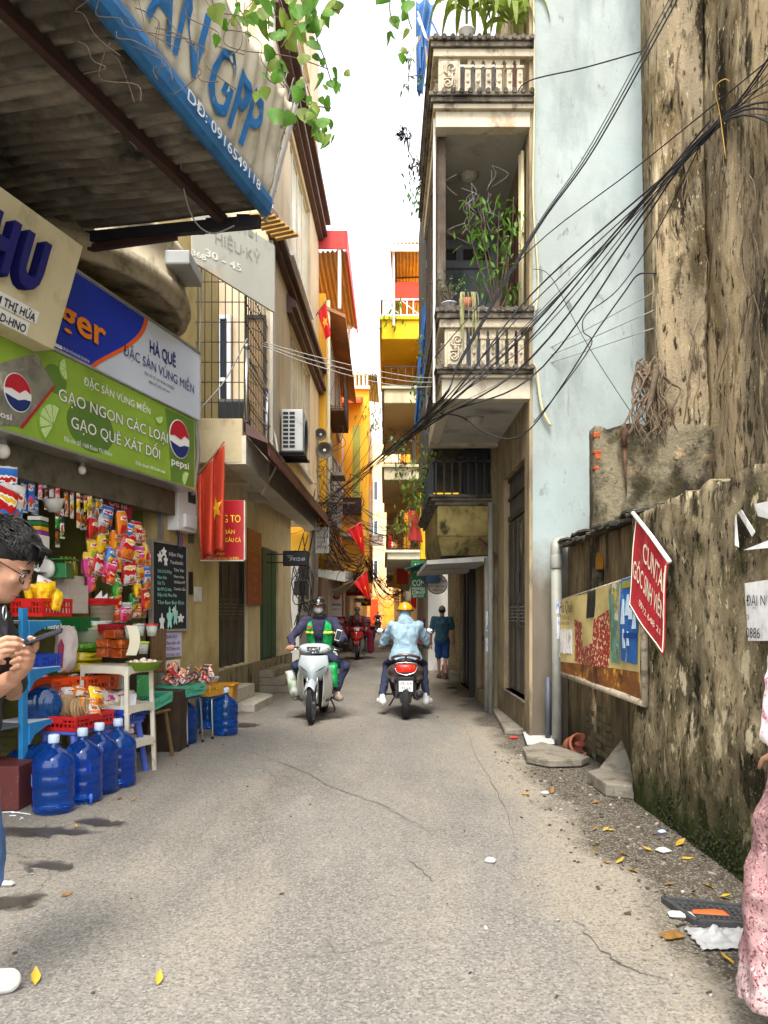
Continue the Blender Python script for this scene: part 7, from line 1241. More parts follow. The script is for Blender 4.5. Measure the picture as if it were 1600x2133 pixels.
# --- man with a phone at the left edge
TEE = mat('charcoal t-shirt', (.022, .022, .027), .9, var=.2, vs=10, bump=.8, bs=11); DEN = mat('blue denim', (.05, .11, .24), .85, var=.25, vs=5, bump=.3, bs=90, dirt=[((.16, .25, .40), (3, 3, 2), .52, .66, .7)]); WSH = mat('white sneaker', (.72, .71, .66), .6, var=.05)
hm = Matrix.Rotation(R(-30), 3, 'X'); LM = V(-1.50, 2.85, 0); rzM = R(-82)
def loc_(p): return (Matrix.Translation(LM) @ Matrix.Rotation(rzM, 4, 'Z')).inverted() @ Vector(p)
wrF = loc_(W(26, 1412, 2.80)); wrN = loc_(W(-28, 1368, 2.66))
JM = dict(pelvis=(0, -.08, .95), waist=(0, -.05, 1.10), chest=(0, -.03, 1.32), neck=(0, .01, 1.50), head=(0, .085, 1.635), shR=(.20, -.02, 1.43), shL=(-.20, -.02, 1.43), elR=(.27, -.02, 1.14), elL=(-.24, .04, 1.14), wrR=tuple(wrN), wrL=tuple(wrF), hipR=(.09, -.08, .93), hipL=(-.09, -.08, .93), kneeR=(.10, -.04, .52), kneeL=(-.09, -.01, .52), ankR=(.11, -.17, .10), ankL=(-.09, -.06, .10), toeR=(.13, -.03, .04), toeL=(-.10, .07, .04))
rn, jn = figure(JM, 'person', 'dark haired man in charcoal t-shirt and jeans looking at his phone', tuple(LM), rzM, TEE, DEN, WSH, sleeve=.85, vox=.009, hM=hm, hs=1.12, faced=True, hands=False, hem=.04, bulk=.98)
Hd = Vector(jn['head']); hh = lambda x, y, z: Hd+hm @ V(x*1.12, y*1.12, z*1.12)
b = MB(); b.ell(hh(0, -.022, .055), (.094, .112, .092), 20, 12, hm); b.ell(hh(0, .045, .095), (.078, .052, .036), 16, 8, hm); b.ell(hh(.0, .066, .082), (.06, .028, .014), 14, 8, hm); b.ell(hh(0, -.07, -.02), (.08, .055, .07), 16, 8, hm); b.ell(hh(.07, -.03, .0), (.022, .04, .05), 12, 8, hm); b.ell(hh(-.07, -.03, .0), (.022, .04, .05), 12, 8, hm); ho = fuse(b, 'hair', .008, HAIR, rn, 2)
random.seed(3); b = MB()
for k in range(2200):    # combed strands over the hair cap
    a = random.uniform(-1.5, 1.5); e = random.uniform(.15, 1.35); p0 = hh(.097*math.sin(a)*math.cos(e), -.022+.114*math.cos(a)*math.cos(e)*random.choice((1, 1, -1)), .055+.094*math.sin(e)); d = hm @ V(random.gauss(.25, .3), random.gauss(.8, .3), random.gauss(-.15, .25)); d = d.normalized()*random.uniform(.03, .06)
    nr = (p0-hh(0, -.022, .055)).normalized(); d = d-nr*d.dot(nr); b.tube([p0-nr*.002, p0+d*.5+nr*.006, p0+d+nr*.002], [.0024, .0028, .0008], 3, caps=False)
for k in range(26): x = -.06+.005*k; p0 = hh(x, .06, .112); b.tube([p0, p0+hm @ V(.01, .035, .0), p0+hm @ V(.022, .05, -.022-.012*math.sin(k*1.7))], [.005, .005, .001], 4)
b.build('hair_strands', mat('hair sheen', (.011, .010, .0095), .5, var=.6, vs=90, spec=.3), ho, True, world=False)['kind'] = 'stuff'
gl = thing('glasses', 'thin black framed glasses worn by the man with the phone', 'glasses', tuple(LM), rzM); b = MB()
for sx in (-1, 1):
    b.tube([hh(sx*.034+.027*math.cos(a), .094-.012*abs(math.cos(a)), .0+.021*math.sin(a)) for a in [k*math.pi/9 for k in range(18)]], .0022, 5, closed=True); b.tube([hh(sx*.061, .084, .006), hh(sx*.084, .0, .012), hh(sx*.084, -.02, .0)], .002, 5)
b.tube([hh(-.008, .096, .004), hh(.008, .096, .004)], .002, 5); b.build('frame', BLACK, gl, True, world=False)
def wl(px, py, d): return loc_(W(px, py, d))
# far hand under the phone: palm, four fingers wrapping from below, thumb on top; near hand: fingers on the screen
b = MB(); etube(b, [wl(20, 1418, 2.80), wl(38, 1402, 2.79), wl(52, 1385, 2.785), wl(60, 1366, 2.785)], (1, 0, 0), [.030, .036, .044, .042], [.026, .028, .028, .022], 14)
for k, (x0, y0, x1, y1, x2, y2, r_) in enumerate(((66, 1352, 44, 1346, 28, 1354, .0105), (68, 1366, 44, 1359, 24, 1366, .0108), (64, 1380, 42, 1373, 24, 1380, .0105), (56, 1393, 38, 1388, 24, 1394, .0095))): cap(b, [wl(x0, y0, 2.79), wl((x0+x1)/2, (y0+y1)/2-2, 2.755), wl(x1, y1, 2.735), wl(x2, y2, 2.74)], [r_*1.1, r_*1.12, r_, r_*.85], 10)
cap(b, [wl(62, 1360, 2.80), wl(74, 1348, 2.80), wl(76, 1334, 2.79), wl(62, 1329, 2.785)], [.017, .014, .0125, .010], 10); cap(b, [wl(-20, 1440, 2.82), wl(22, 1416, 2.80)], [.042, .034], 12); fuse(b, 'hand', .0035, SKIN, rn, 3)
b = MB(); etube(b, [wl(-34, 1374, 2.66), wl(-22, 1364, 2.65), wl(-8, 1355, 2.65), wl(-2, 1351, 2.655)], (0, .3, 1), [.028, .038, .042, .038], [.02, .02, .018, .014], 14)
for (x0, y0, x1, y1, x2, y2, x3, y3, r_) in ((-6, 1338, 14, 1329, 32, 1330, 47, 1335, .0098), (-4, 1349, 16, 1342, 34, 1343, 50, 1347, .0102), (-6, 1361, 12, 1355, 28, 1353, 41, 1353, .0098), (-12, 1372, 4, 1366, 18, 1364, 28, 1361, .0085)): cap(b, [wl(x0, y0, 2.65), wl(x1, y1, 2.655), wl(x2, y2, 2.67), wl(x3, y3, 2.70)], [r_*1.12, r_*1.05, r_, r_*.78], 10)
cap(b, [wl(-26, 1366, 2.66), wl(-10, 1378, 2.68), wl(8, 1380, 2.70)], [.015, .012, .009], 10); fuse(b, 'hand', .0035, SKIN, rn, 3)
NAIL = mat('finger nail', (.62, .38, .29), .3)
for (x, y, d) in ((46, 1333.5, 2.692), (49, 1345.5, 2.692), (40, 1351.5, 2.692), (64, 1327, 2.777)): b = MB(); b.ell(wl(x, y, d), (.0055, .0075, .004), 10, 6); b.build('nail', NAIL, rn, True, world=False)
pn = thing('phone', 'thin black phone in the hands of the man at the left edge', 'phone', W(90, 1335, 2.77)); p0, p1 = W(48, 1346, 2.755), W(130, 1317, 2.79); ax = (p1-p0).normalized(); sd = V(0, 1, .25); sd = (sd-ax*sd.dot(ax)).normalized(); nn = ax.cross(sd).normalized()
b = MB(); Pq = [p0-sd*.02, p1-sd*.02, p1+sd*.055, p0+sd*.055]; b.poly(Pq, nn*.010); b.build('case', BLACK, pn, bevel=.003); b = MB(); Pq = [p.lerp((p0+p1)/2, .04)+nn*.0102 for p in Pq]; b.poly(Pq, nn*.001); b.build('screen', GLASSD, pn)
st = thing('shoulder_strap', 'dark bag strap with a small buckle on the man with the phone', 'strap', tuple(LM), rzM); b = MB(); b.grid(lambda a, c: V(.09+.06*a+.035*(c-.5), -.02+.17*math.sin(a*2.0)-.02, 1.53-.30*a+.02), 12, 1, th=(.004, .004, 0)); b.build('webbing', mat('black webbing', (.012, .012, .013), .8), st, True, world=False); b = MB(); b.tube([V(.115+.018*math.cos(a), .125, 1.455+.026*math.sin(a)) for a in [k*math.pi/6 for k in range(12)]], .0035, 6, closed=True); b.build('buckle', STEEL, st, True, world=False)
# ================================================================== houses farther down the alley
def wallm(nm, c, d1='#6d5b3c', st=.55): return mat(nm, c, .85, var=.1, vs=.9, bump=.2, bs=15, dirt=[(d1, (1.5, 1.5, .5), .52, .7, st), ('#3a3022', (4, 4, .8), .62, .74, .5)])
YELW = wallm('sunny yellow wall', '#efb53a', '#cf8a2c'); YELB = wallm('bright yellow wall', '#f2c325', '#d99a18', .4); PEAC = wallm('peach wall', '#ecca92', '#a37a48'); CRM2 = wallm('pale cream wall', '#e0d5b8', '#8f8464'); GRYW = wallm('grey white shopfront', '#c4bfb2', '#6d685c'); SOFW = wallm('cream soffit', '#cdbf9c', '#94866a')
RAILM = mat('brown iron railing', (.07, .05, .04), .6, .3)
def rowhouse(label, side, d0, d1, Xg, Xu, z1, wm, gm, wins=(), name='row_house', zsplit=3.0, gz=None):
    s_ = -1 if side == 'L' else 1; h = thing(name, label, 'building', (Xg+s_*1.5, (d0+d1)/2, 0)); b = MB()
    xa, xb = sorted((Xg, Xg+s_*5)); b.bx(xa, xb, d0, d1, -.02, zsplit); b.build('ground_floor', gm, h)
    b = MB(); xa, xb = sorted((Xu, Xu+s_*5)); b.bx(xa, xb, d0+.01, d1-.01, zsplit+.002, z1); b.build('upper_floors', wm, h)
    Fs = Fr((Xu, d0, 0), (0, 1, 0), (1, 0, 0)) if side == 'L' else Fr((Xu, d1, 0), (0, -1, 0)); Fgb = Fr((Xu-3 if side == 'L' else Xu, d0+.01, 0), (1, 0, 0))
    for (f, u0, u1, a, c) in wins: window(Fs if f == 's' else Fgb, u0, u1, a, c, h, 2, 1, n=.005, fw=.06)
    return h, Fs, Fgb
def rail(par, pts, z, h, m=RAILM, sp=.13, r=.008, name='railing', cross=True):
    b = MB()
    for p, q in zip(pts, pts[1:]):
        p, q = V(*p, 0), V(*q, 0); L_ = (q-p).length; k = max(2, int(L_/sp))
        for i in range(k+1): x = p.lerp(q, i/k); b.tube([x+V(0, 0, z), x+V(0, 0, z+h)], r, 4)
        for zz_ in (z+.04, z+h): b.tube([p+V(0, 0, zz_), q+V(0, 0, zz_)], r*1.6, 5)
        if cross:
            for i in range(0, k-2, 3): b.tube([p.lerp(q, i/k)+V(0, 0, z+.05), p.lerp(q, (i+3)/k)+V(0, 0, z+h)], r*.8, 4)
    return b.build(name, m, par)
def corr(par, P00, P10, P01, P11, waves, amp, m, name='roof_sheet'):
    P = [Vector(q) for q in (P00, P10, P01, P11)]; b = MB(); b.grid(lambda a, c: P[0].lerp(P[1], a).lerp(P[2].lerp(P[3], a), c)+V(0, 0, amp*math.sin(a*waves*2*math.pi)), waves*6, 3, th=(0, 0, .01)); return b.build(name, m, par, True)
# left row
L3, F, Fg = rowhouse('yellow house with red roof canopy behind the beige house', 'L', 19.0, 26.5, -2.1, -1.45, 9.4, YELW, GRYW, [('s', .8, 1.6, 4.2, 6.0), ('s', 3.0, 3.9, 4.2, 6.0), ('s', 5.0, 6.0, 4.2, 6.2), ('s', 1.0, 2.4, 7.0, 8.6), ('s', 4, 5.5, 7.0, 8.6)])
b = MB(); b.hexa([(-1.5, 18.9, 9.0), (-.95, 18.9, 8.75), (-.95, 26.6, 8.75), (-1.5, 26.6, 9.0), (-1.5, 18.9, 9.08), (-.95, 18.9, 8.83), (-.95, 26.6, 8.83), (-1.5, 26.6, 9.08)]); b.build('eave', mat('brown eave', '#b08062', .8, var=.2), L3)
b = MB(); b.bx(-1.45, -1.0, 19.2, 21.6, 6.55, 6.62); b.build('balcony_shelf', RUST, L3); rail(L3, [(-1.44, 19.2), (-1.0, 19.2), (-1.0, 21.6)], 6.62, 1.0, sp=.1)
b = MB(); b.bx(-1.44, -1.02, 19.6, 20.5, 5.0, 5.08); b.build('window_hood', mat('grey hood', '#7d7568', .8), L3)
b = MB(); b.tube([(-1.38, 19.0, 3.0), (-1.38, 18.97, 9.2)], .05, 8); b.build('down_pipe', CREAM, L3, True)
rc = thing('red_roof_canopy', 'red corrugated canopy on white posts above the yellow house', 'canopy', (-1.9, 21, 9.4)); RSH = mat('red sheet', '#c23b34', .5, var=.08, vs=2); TAN = mat('tan sheet underside', '#b58a5c', .7, var=.12)
corr(rc, (-2.6, 19.0, 10.35), (-.95, 19.0, 10.45), (-2.6, 23.5, 10.2), (-.85, 23.5, 10.2), 14, .03, TAN); 
b = MB(); b.bx(-2.6, -.93, 18.9, 18.94, 10.45, 10.9); b.build('front_fascia', RSH, rc); b = MB(); b.hexa([(-.94, 18.9, 10.35), (-.9, 18.9, 10.35), (-.8, 23.6, 10.1), (-.84, 23.6, 10.1), (-.94, 18.9, 10.9), (-.9, 18.9, 10.9), (-.8, 23.6, 10.3), (-.84, 23.6, 10.3)]); b.build('side_fascia', RSH, rc)
for (x, y) in ((-1.75, 18.96), (-1.1, 18.96), (-1.05, 23.2)): b = MB(); b.tube([(x, y, 9.0), (x, y, 10.9)], .045, 8); b.build('post', WPAINT, rc)
L4, F, Fg = rowhouse('narrow yellow house with a balustrade parapet and an orange window canopy', 'L', 27.5, 38, -2.0, -.55, 9.6, YELW, GRYW, [('g', 1.6, 2.1, 5.0, 7.9), ('s', 1, 2.2, 4.5, 6.2), ('s', 4, 5.5, 4.5, 6.2), ('s', 1, 2.4, 7, 8.6)])
b = MB(); 
for k in range(10): b.bx(-1.9+k*.14, -1.83+k*.14, 27.4, 27.47, 9.6, 10.0)
b.bx(-2.0, -.5, 27.38, 27.5, 10.0, 10.1); b.bx(-2.0, -.5, 27.36, 27.5, 9.5, 9.6); b.build('parapet_balustrade', CRM2, L4)
b = MB(); b.hexa([(-1.95, 27.0, 8.9), (-.85, 27.0, 8.9), (-.75, 27.5, 9.05), (-1.95, 27.5, 9.05), (-1.95, 27.0, 9.0), (-.85, 27.0, 9.0), (-.75, 27.5, 9.25), (-1.95, 27.5, 9.25)]); b.bx(-1.95, -1.5, 27.3, 27.49, 8.2, 8.9); b.build('orange_canopy', mat('orange red sheet', '#d8502a', .6), L4)
b = MB(); b.bx(-1.12, -.86, 27.44, 27.49, 5.0, 8.2); b.build('olive_blind', mat('olive blind', '#9aa04a', .7, var=.1), L4)
b = MB(); b.bx(-1.9, -.7, 27.0, 27.5, 4.2, 4.3); b.build('window_ledge', GRYW, L4); b = MB(); b.bx(-1.45, -.8, 26.9, 27.5, 5.0, 5.55); b.build('brown_awning', mat('dark brown awning', '#3d2a26', .8, var=.2), L4)
gc = thing('grey_roof_canopy', 'grey corrugated canopy on a white post above the far yellow house', 'canopy', (-1.2, 30, 10)); corr(gc, (-1.4, 28, 10.3), (-.25, 28, 10.2), (-1.4, 34, 11.0), (-.2, 34, 10.8), 12, .03, mat('grey brown sheet', '#7d756d', .7, var=.15)); MB().tube([(-.75, 28.2, 9.6), (-.75, 28.2, 10.9)], .05, 8).build('post', WPAINT, gc)
L5, F, Fg = rowhouse('pale house with brown windows farther down on the left', 'L', 39.5, 56, -2.0, -.85, 11.4, YELW, GRYW, [('s', 1, 2.4, 3.6, 5.2), ('s', 4, 5.5, 3.6, 5.2), ('s', 1, 2.4, 6.4, 8), ('s', 4, 5.5, 6.4, 8), ('g', 2.2, 2.9, 3.4, 5.0), ('g', 2.2, 2.9, 6.0, 8.0)])
b = MB(); b.bx(-1.6, -.5, 38.8, 39.5, 5.4, 5.5); b.build('window_ledge', CRM2, L5)
L6, F, Fg = rowhouse('cream house at the bend on the left', 'L', 58, 74, -1.6, -1.1, 8.5, CRM2, PEAC, [('s', 2, 4, 3.6, 5.2), ('s', 6, 8, 3.6, 5.2)])
# end of the alley
eb = thing('end_house', 'sunlit orange and peach shop house closing the end of the alley', 'building', (0, 78, 0)); b = MB(); b.bx(-9, 9, 78, 86, 3.4, 19); b.build('upper_floors', PEAC, eb); b = MB(); b.bx(-9, 9, 78, 86, 0, 3.395); b.build('ground_floor', mat('warm orange shopfront', '#e8a050', .6, var=.25, vs=.8, dirt=[('#c8502a', (1, 1, 3), .55, .6, .9), ('#f0d28a', (3, 3, 3), .55, .62, .8)]), eb)
Fe = Fr((-3, 77.99, 0), (1, 0, 0))
for z in (5, 9, 13):
    for u in (1.5, 3.2, 4.6): window(Fe, u, u+.9, z, z+2, eb, 2, 1, n=.01, fw=.08)
b = MB(); Fe.box(b, 1.6, 2.4, 0, 3, .01, .1); b.build('orange_door', mat('orange panel', '#d24a1e', .5), eb); b = MB(); Fe.box(b, 3.0, 4.8, .2, 2.6, .01, .1); b.build('amber_display', mat('amber display', '#e8a83c', .5, var=.3, vs=3), eb)
b = MB(); b.bx(.9, 1.5, 76.9, 77.3, 0, 1.4); 
tag(b.build('yellow_cabinet', mat('yellow cabinet', '#d9b02c', .5)), 'yellow cabinet at the end of the alley', 'cabinet')
# right row
R3, F, Fg = rowhouse('bright yellow balcony house hanging over the alley on the right', 'R', 20, 27, 1.15, .95, 10.2, YELB, GRYW, [('s', 1, 2, 3.6, 5.0), ('s', 3.5, 4.5, 3.6, 5), ('s', 1, 2, 5.8, 7), ('s', 3.5, 4.5, 5.8, 7)], zsplit=2.9)
for k, (zb, zt_, x0, m, mr_, hr) in enumerate(((2.88, 3.06, .08, CRM2, RAILM, .62), (4.95, 5.28, .0, SOFW, RAILM, .6), (6.95, 7.32, .0, SOFW, RAILM, .5), (8.62, 9.12, -.06, YELB, WPAINT, .45))):
    b = MB(); b.bx(x0, .94, 20.0, 26.4, zb, zt_); bo = b.build('balcony', m, R3, bevel=.02); b = MB(); b.bx(x0-.06, .94, 19.94, 26.45, zt_+.001, zt_+.07); b.build('ledge', m, bo); rail(R3, [(.93, 19.98), (x0, 19.98), (x0, 26.4)], zt_+.07, hr, mr_, sp=.16, r=.012 if mr_ is RAILM else .02)
b = MB(); b.bx(.3, .94, 19.99, 20.05, 9.6, 10.1); b.build('red_panel', mat('red wall panel', '#d23a22', .7), R3)
rcn = thing('striped_roof_canopy', 'tan and orange corrugated canopy above the bright yellow house', 'canopy', (.5, 22, 10)); corr(rcn, (.15, 19.7, 10.95), (1.1, 19.7, 11.0), (.35, 24, 10.3), (1.1, 24, 10.3), 10, .03, mat('tan striped sheet', '#cf9a58', .7, var=.2, vs=6)); MB().tube([(.25, 19.8, 8.9), (.25, 19.8, 10.95)], .03, 6).build('post', WPAINT, rcn); MB().bx(.12, 1.1, 19.66, 19.7, 10.75, 10.93).build('fascia', CRM2, rcn); b = MB(); b.tube([(.3, 19.8, 10.8), (.4, 23.5, 10.2)], .03, 6); b.tube([(.25, 21, 10.65), (1.1, 21, 10.68)], .025, 6); b.build('brace', RUST, rcn)
R4, F, Fg = rowhouse('cream house behind the bright yellow one on the right', 'R', 29, 46, 1.0, .75, 8.6, YELW, PEAC, [('s', 12, 13.5, 3.6, 5.2), ('s', 9, 10.5, 3.6, 5.2), ('s', 12, 13.5, 6, 7.6)])
for zb in (3.0, 5.6): b = MB(); b.bx(.15, .74, 29, 44, zb, zb+.2); b.build('balcony', SOFW, R4); rail(R4, [(.74, 29), (.15, 29), (.15, 44)], zb+.2, .7, sp=.2, r=.014)
R5, F, Fg = rowhouse('peach house far down on the right', 'R', 48, 74, .95, .8, 7.5, PEAC, PEAC, [('s', 20, 22, 3.6, 5.2), ('s', 16, 18, 3.6, 5.2)])
# ================================================================== signs, awnings and clutter along the alley
def sign(name, label, px0, py0, px1, py1, d, m, lines, th=.05, cat='sign'):
    Fx = Fr((0, d, 0), (1, 0, 0)); a, c = W(px0, py1, d), W(px1, py0, d); b = MB(); Fx.box(b, a.x, c.x, a.z, c.z, -th, 0); o = tag(b.build(name, m, bevel=.006), label, cat)
    for (s_, yb, h, mm, mw) in lines: text(s_, mm, Fx, (a.x+c.x)/2, W(0, yb, d).z, h=h*d/FPX, n=.004, parent=o, align='C', maxw=(c.x-a.x)*mw, bold=.005)
    return o
sign('rice_shop_sign', 'green hanging food sign on the right, lettered for rice dishes', 856, 1168, 888, 1245, 19.4, mat('sign green', '#1f6a34', .5, var=.08), [('AAN', 1182, 9, LETW, .6), ('* * * *', 1196, 6, LETW, .6), ('CƠM', 1220, 12, LETW, .8), ('VĂN PHÒNG', 1229, 6, LETW, .85), ('CƠM HỘP', 1238, 8, LETW, .85), ('SĐT 0912', 1244, 4, LETW, .8)])
rsn = thing('round_sign', 'round white hanging shop sign on the right', 'sign', W(911, 1217, 18.4)); Mx = Matrix.Rotation(R(90), 3, 'X'); MB().lathe([(0, -.02), (.235, -.02), (.235, .02), (0, .02)], 36, W(911, 1217, 18.4), Mx).build('disc', mat('cream disc', '#d6cfc0', .5), rsn); MB().lathe([(.225, -.025), (.245, -.025), (.245, .025), (.225, .025)], 36, W(911, 1217, 18.4), Mx, ring=True).build('rim', BLACK, rsn); Fx = Fr((0, 18.38, 0), (1, 0, 0))
for s_, y, h in (('Nấu Thu', 1213, 9), ('bún - chả - nem', 1223, 4), ('0988 123', 1231, 4)): text(s_, INK, Fx, W(911, 0, 18.38).x, W(0, y, 18.38).z, h=h*18.4/FPX, n=.004, parent=rsn, align='C', maxw=.38)
MB().tube([W(911, 1196, 18.4), W(930, 1190, 18.4)], .012, 6).build('arm', IRON, rsn)
b = MB(); b.poly([W(843, 1187, 19.2), W(905, 1166, 18.2), W(908, 1170, 19.6), W(846, 1191, 20.4)], (0, 0, .03)); tag(b.build('teal_awning', mat('teal sheet', '#2f6a6a', .6, var=.1)), 'small slanting teal awning above the green food sign', 'awning')
b = MB(); b.bx(1.0, 1.3, 18.0, 19.5, 2.2, 2.75); tag(b.build('blue_shop_hood', mat('dark blue hood', '#1c3a54', .6)), 'dark blue hood behind the round sign', 'awning')
b = MB(); b.bx(1.58, 1.64, 16.75, 19.0, .2, 2.7)
tag(b.build('roller_shutter', mat('tan roller shutter', '#8d7a55', .6, var=.15, dirt=[('#4d4130', (2, 2, 60), .5, .56, .8)])), 'tan roller shutter beyond the dark entrance on the right', 'shutter'); b = MB(); b.bx(1.45, 1.7, 16.7, 19.2, 0, .2); tag(b.build('shutter_step', SLAB), 'low step below the tan roller shutter', 'step')
sign('oil_sign_board', 'white and red upright board with an oil emblem', 690, 1226, 712, 1338, 29, LETW, [('idemitsu', 1262, 7, INK, .85), ('LUBRICANTS', 1271, 4, REDP, .8)])
_o = sign('red_lower_board', 'red lower half of the oil board beside the parked motorbike', 689, 1284, 720, 1339, 28.9, mat('board red', '#a01c22', .5), [('SỬA CHỮA', 1298, 8, LETW, .8), ('XƯỞNG', 1312, 8, LETW, .6), ('GIÁ RẺ', 1330, 8, LETW, .6)])
b = MB(); q = W(701, 1243, 28.9); b.ell(q, (.14, .02, .11), 10, 6); b.build('emblem', REDP, bpy.data.objects['oil_sign_board'])
sign('oil_change_sign', 'red sign advertising oil changes behind the flag', 722, 1196, 760, 1241, 33, mat('sign crimson', '#b02a32', .5), [('SỬA XE', 1213, 9, LETW, .7), ('THAY DẦU', 1234, 15, LETW, .9)])
_o = sign('white_emblem_sign', 'white sign with a red emblem above the oil change sign', 726, 1168, 758, 1194, 33.2, LETW, [('IDEMITSU', 1189, 6, INK, .8)]); b = MB(); b.ell(W(742, 1177, 33.15), (.16, .02, .11), 10, 6); b.build('emblem', REDP, _o)
sign('blue_white_plate', 'small pale blue plate hanging at the end of the left row', 737, 1246, 759, 1255, 40, mat('plate blue', '#7fb4d9', .5), [('TRUNG TÂM', 1251, 3.5, BLUEP, .85)]); sign('yellow_frame_sign', 'dark sign with yellow frame at the end of the left row', 752, 1246, 773, 1262, 45, mat('sign umber', '#4a3418', .5), [('★', 1259, 8, YEL, .5)])
sign('buy_scrap_sign', 'white and yellow sign hanging across the middle of the alley', 771, 1113, 799, 1137, 30, LETW, [('MUA HÀNG', 1120, 5, INK, .9), ('ĐỒ GỖ CŨ', 1128, 6, REDP, .9), ('0912 345', 1135, 4, YEL, .9)])
sign('white_paper_sign', 'white printed notice on the pole below the cable tangle', 657, 1098, 685, 1152, 18.3, mat('notice white', '#c9c6c0', .7), [('NHÀ NGHỈ', 1122, 5, mat('mauve print', '#8a4a5c', .6), .7), ('CHO THUÊ', 1132, 5, mat('mauve print', '#8a4a5c', .6), .7), ('PHÒNG', 1142, 6, mat('mauve print', '#8a4a5c', .6), .7)])
cn = thing('grey_canopy', 'grey concrete canopy above the left shopfronts', 'canopy', (-1.6, 20, 2.6)); b = MB(); b.hexa([W(655, 1200, 19), W(718, 1212, 19), W(735, 1208, 23), W(690, 1200, 23), W(655, 1186, 19), W(718, 1192, 19), W(735, 1192, 23), W(690, 1186, 23)]); b.build('slab', GRYW, cn); b = MB(); b.poly([W(692, 1232, 19.3), W(736, 1210, 19.3), W(740, 1218, 21), W(700, 1246, 21)], (0, 0, .03)); b.build('sheet', mat('weathered tan sheet', '#7d6a50', .8, var=.2), cn)
# electric boxes and pole on the left
pole = thing('utility_pole', 'concrete utility pole carrying loudspeakers and tangled cables', 'pole', (-1.62, 18.6, 0)); MB().tube([(-1.72, 18.6, 0), (-1.68, 18.6, 5.9)], [.12, .10], 12).build('shaft', mat('pole concrete', '#7a7062', .9, var=.15, vs=4), pole, True); MB().box((-1.2, 18.6, 4.15), (1.0, .06, .05)).build('cross_arm', RUST, pole)
for k, (px, py, s_) in enumerate(((676, 938, 1.0), (668, 905, .75))):
    q = W(px, py, 18.3); b = MB(); b.lathe([(.03, .28), (.06, .2), (.10, .1), (.19, 0), (.2, -.01), (.18, 0), (.09, .1), (.02, .18)], 24, q, Matrix.Rotation(R(-90+8), 3, 'X') @ Matrix.Diagonal((s_, s_, s_)).to_3x3()); ls = tag(b.build('loudspeaker', mat('grey horn', '#6e685e', .6, var=.15, vs=6), smooth=True), ['larger grey horn loudspeaker on the utility pole', 'smaller grey horn loudspeaker above the larger one'][k], 'loudspeaker'); b = MB(); b.ell(q+V(0, -.0, 0), (.04*s_, .03, .04*s_), 10, 6); b.build('cone', WPAINT, ls)
random.seed(17)
for k, (px0, py0, px1, py1, c) in enumerate(((612, 1210, 640, 1240, '#4a463c'), (620, 1248, 643, 1275, '#8c8570'), (616, 1282, 642, 1312, '#5d4a42'), (648, 1205, 656, 1330, '#7d7666'), (622, 1170, 650, 1205, '#3a352e'), (600+38, 1215, 655, 1262, '#2c2824'))): a, c_ = W(px0, py1, 18.1+.12*k), W(px1, py0, 18.1+.12*k); b = MB(); b.bx(a.x, c_.x, 18.1+.12*k, 18.25+.12*k, a.z, c_.z); tag(b.build('cable_box', mat('box '+c, c, .7, var=.2, vs=6), bevel=.015), ['top dark cable box on the wall behind the masked rider', 'pale cable box level with the masked rider', 'lowest brownish cable box behind the masked rider', 'tall narrow grey conduit cover behind the masked rider', 'dark cable box just under the bay corner', 'black cable box nearest the utility pole'][k], 'box')
b = MB()
for k in range(14): b.tube(spline([W(random.uniform(606, 655), random.uniform(1080, 1190), 18.3), W(random.uniform(606, 655), random.uniform(1190, 1250), 18.0), W(random.uniform(606, 655), random.uniform(1250, 1330), 18.2)], 5), .012, 5)
o = b.build('wall_cables', CABLE, smooth=True); o['kind'] = 'stuff'; tag(o, 'loose dark cables hanging over the cable boxes', 'cables')
# ================================================================== flags
RF = mat('flag red', (.62, .012, .012), .7, var=.12, vs=3); RFO = mat('sun bleached flag red', (.45, .045, .018), .65, var=.15, vs=3); STAR = mat('flag yellow', (.85, .55, .03), .7)
def flag(label, TL, TR_, BL, BR, d, m=RF, star=True, fold=.06, nf=3, pole=None, ss=.25, sc_=(.5, .5)):
    P = [W(*q, d) for q in (TL, TR_, BL, BR)]; t = thing('flag', label, 'flag', P[2], 0, 'red flags with a yellow star')
    def fn(a, c, o=0):
        p = P[0].lerp(P[1], a).lerp(P[2].lerp(P[3], a), c); s_ = (P[1]-P[0]).length; return p+V(fold*.4*math.sin(a*nf*6.3+c*2), -fold*s_*2*math.sin(a*nf*6.3+c*2.5)*(.4+c)-o, 0)
    b = MB(); b.grid(lambda a, c: fn(a, c), 36, 20, th=(0, .004, 0)); cl = b.build('cloth', m, t, True)
    if star:
        pts = []
        for k in range(10): a = R(90+36*k); r_ = ss if k % 2 == 0 else ss*.4; pts.append((sc_[0]+r_*math.cos(a)*(P[2]-P[0]).length/max(.01, (P[1]-P[0]).length)*.8, sc_[1]-r_*math.sin(a)))
        cx, cy = sc_; vs = [fn(cx, cy, .012)]; 
        for (a, c) in pts: vs += [fn((a+cx)/2, (c+cy)/2, .012), fn(a, c, .012)]
        fs_ = []
        for k in range(10): i, j_ = 1+2*k, 1+2*((k+1) % 10); fs_ += [(0, i, j_), (i, i+1, j_+1, j_)]
        MB().add(vs, fs_).build('star', STAR, t)
    if pole: b = MB(); b.tube([W(*pole[0], d), W(*pole[1], d)], .014, 6); b.build('pole', mat('flag pole', (.25, .12, .08), .5), t, True)
    return t
flag('big sun-bleached flag drooping beside the red fishing sign', (408, 998), (464, 926), (418, 1166), (470, 1146), 9.7, RFO, True, .085, 2.3, ((400, 1005), (467, 920)), .13, (.72, .55))
flag('flag with star hanging high by the red canopy', (662, 652), (679, 628), (677, 708), (691, 698), 18.4, RF, True, .03, 1.5, ((655, 662), (680, 625)), .2)
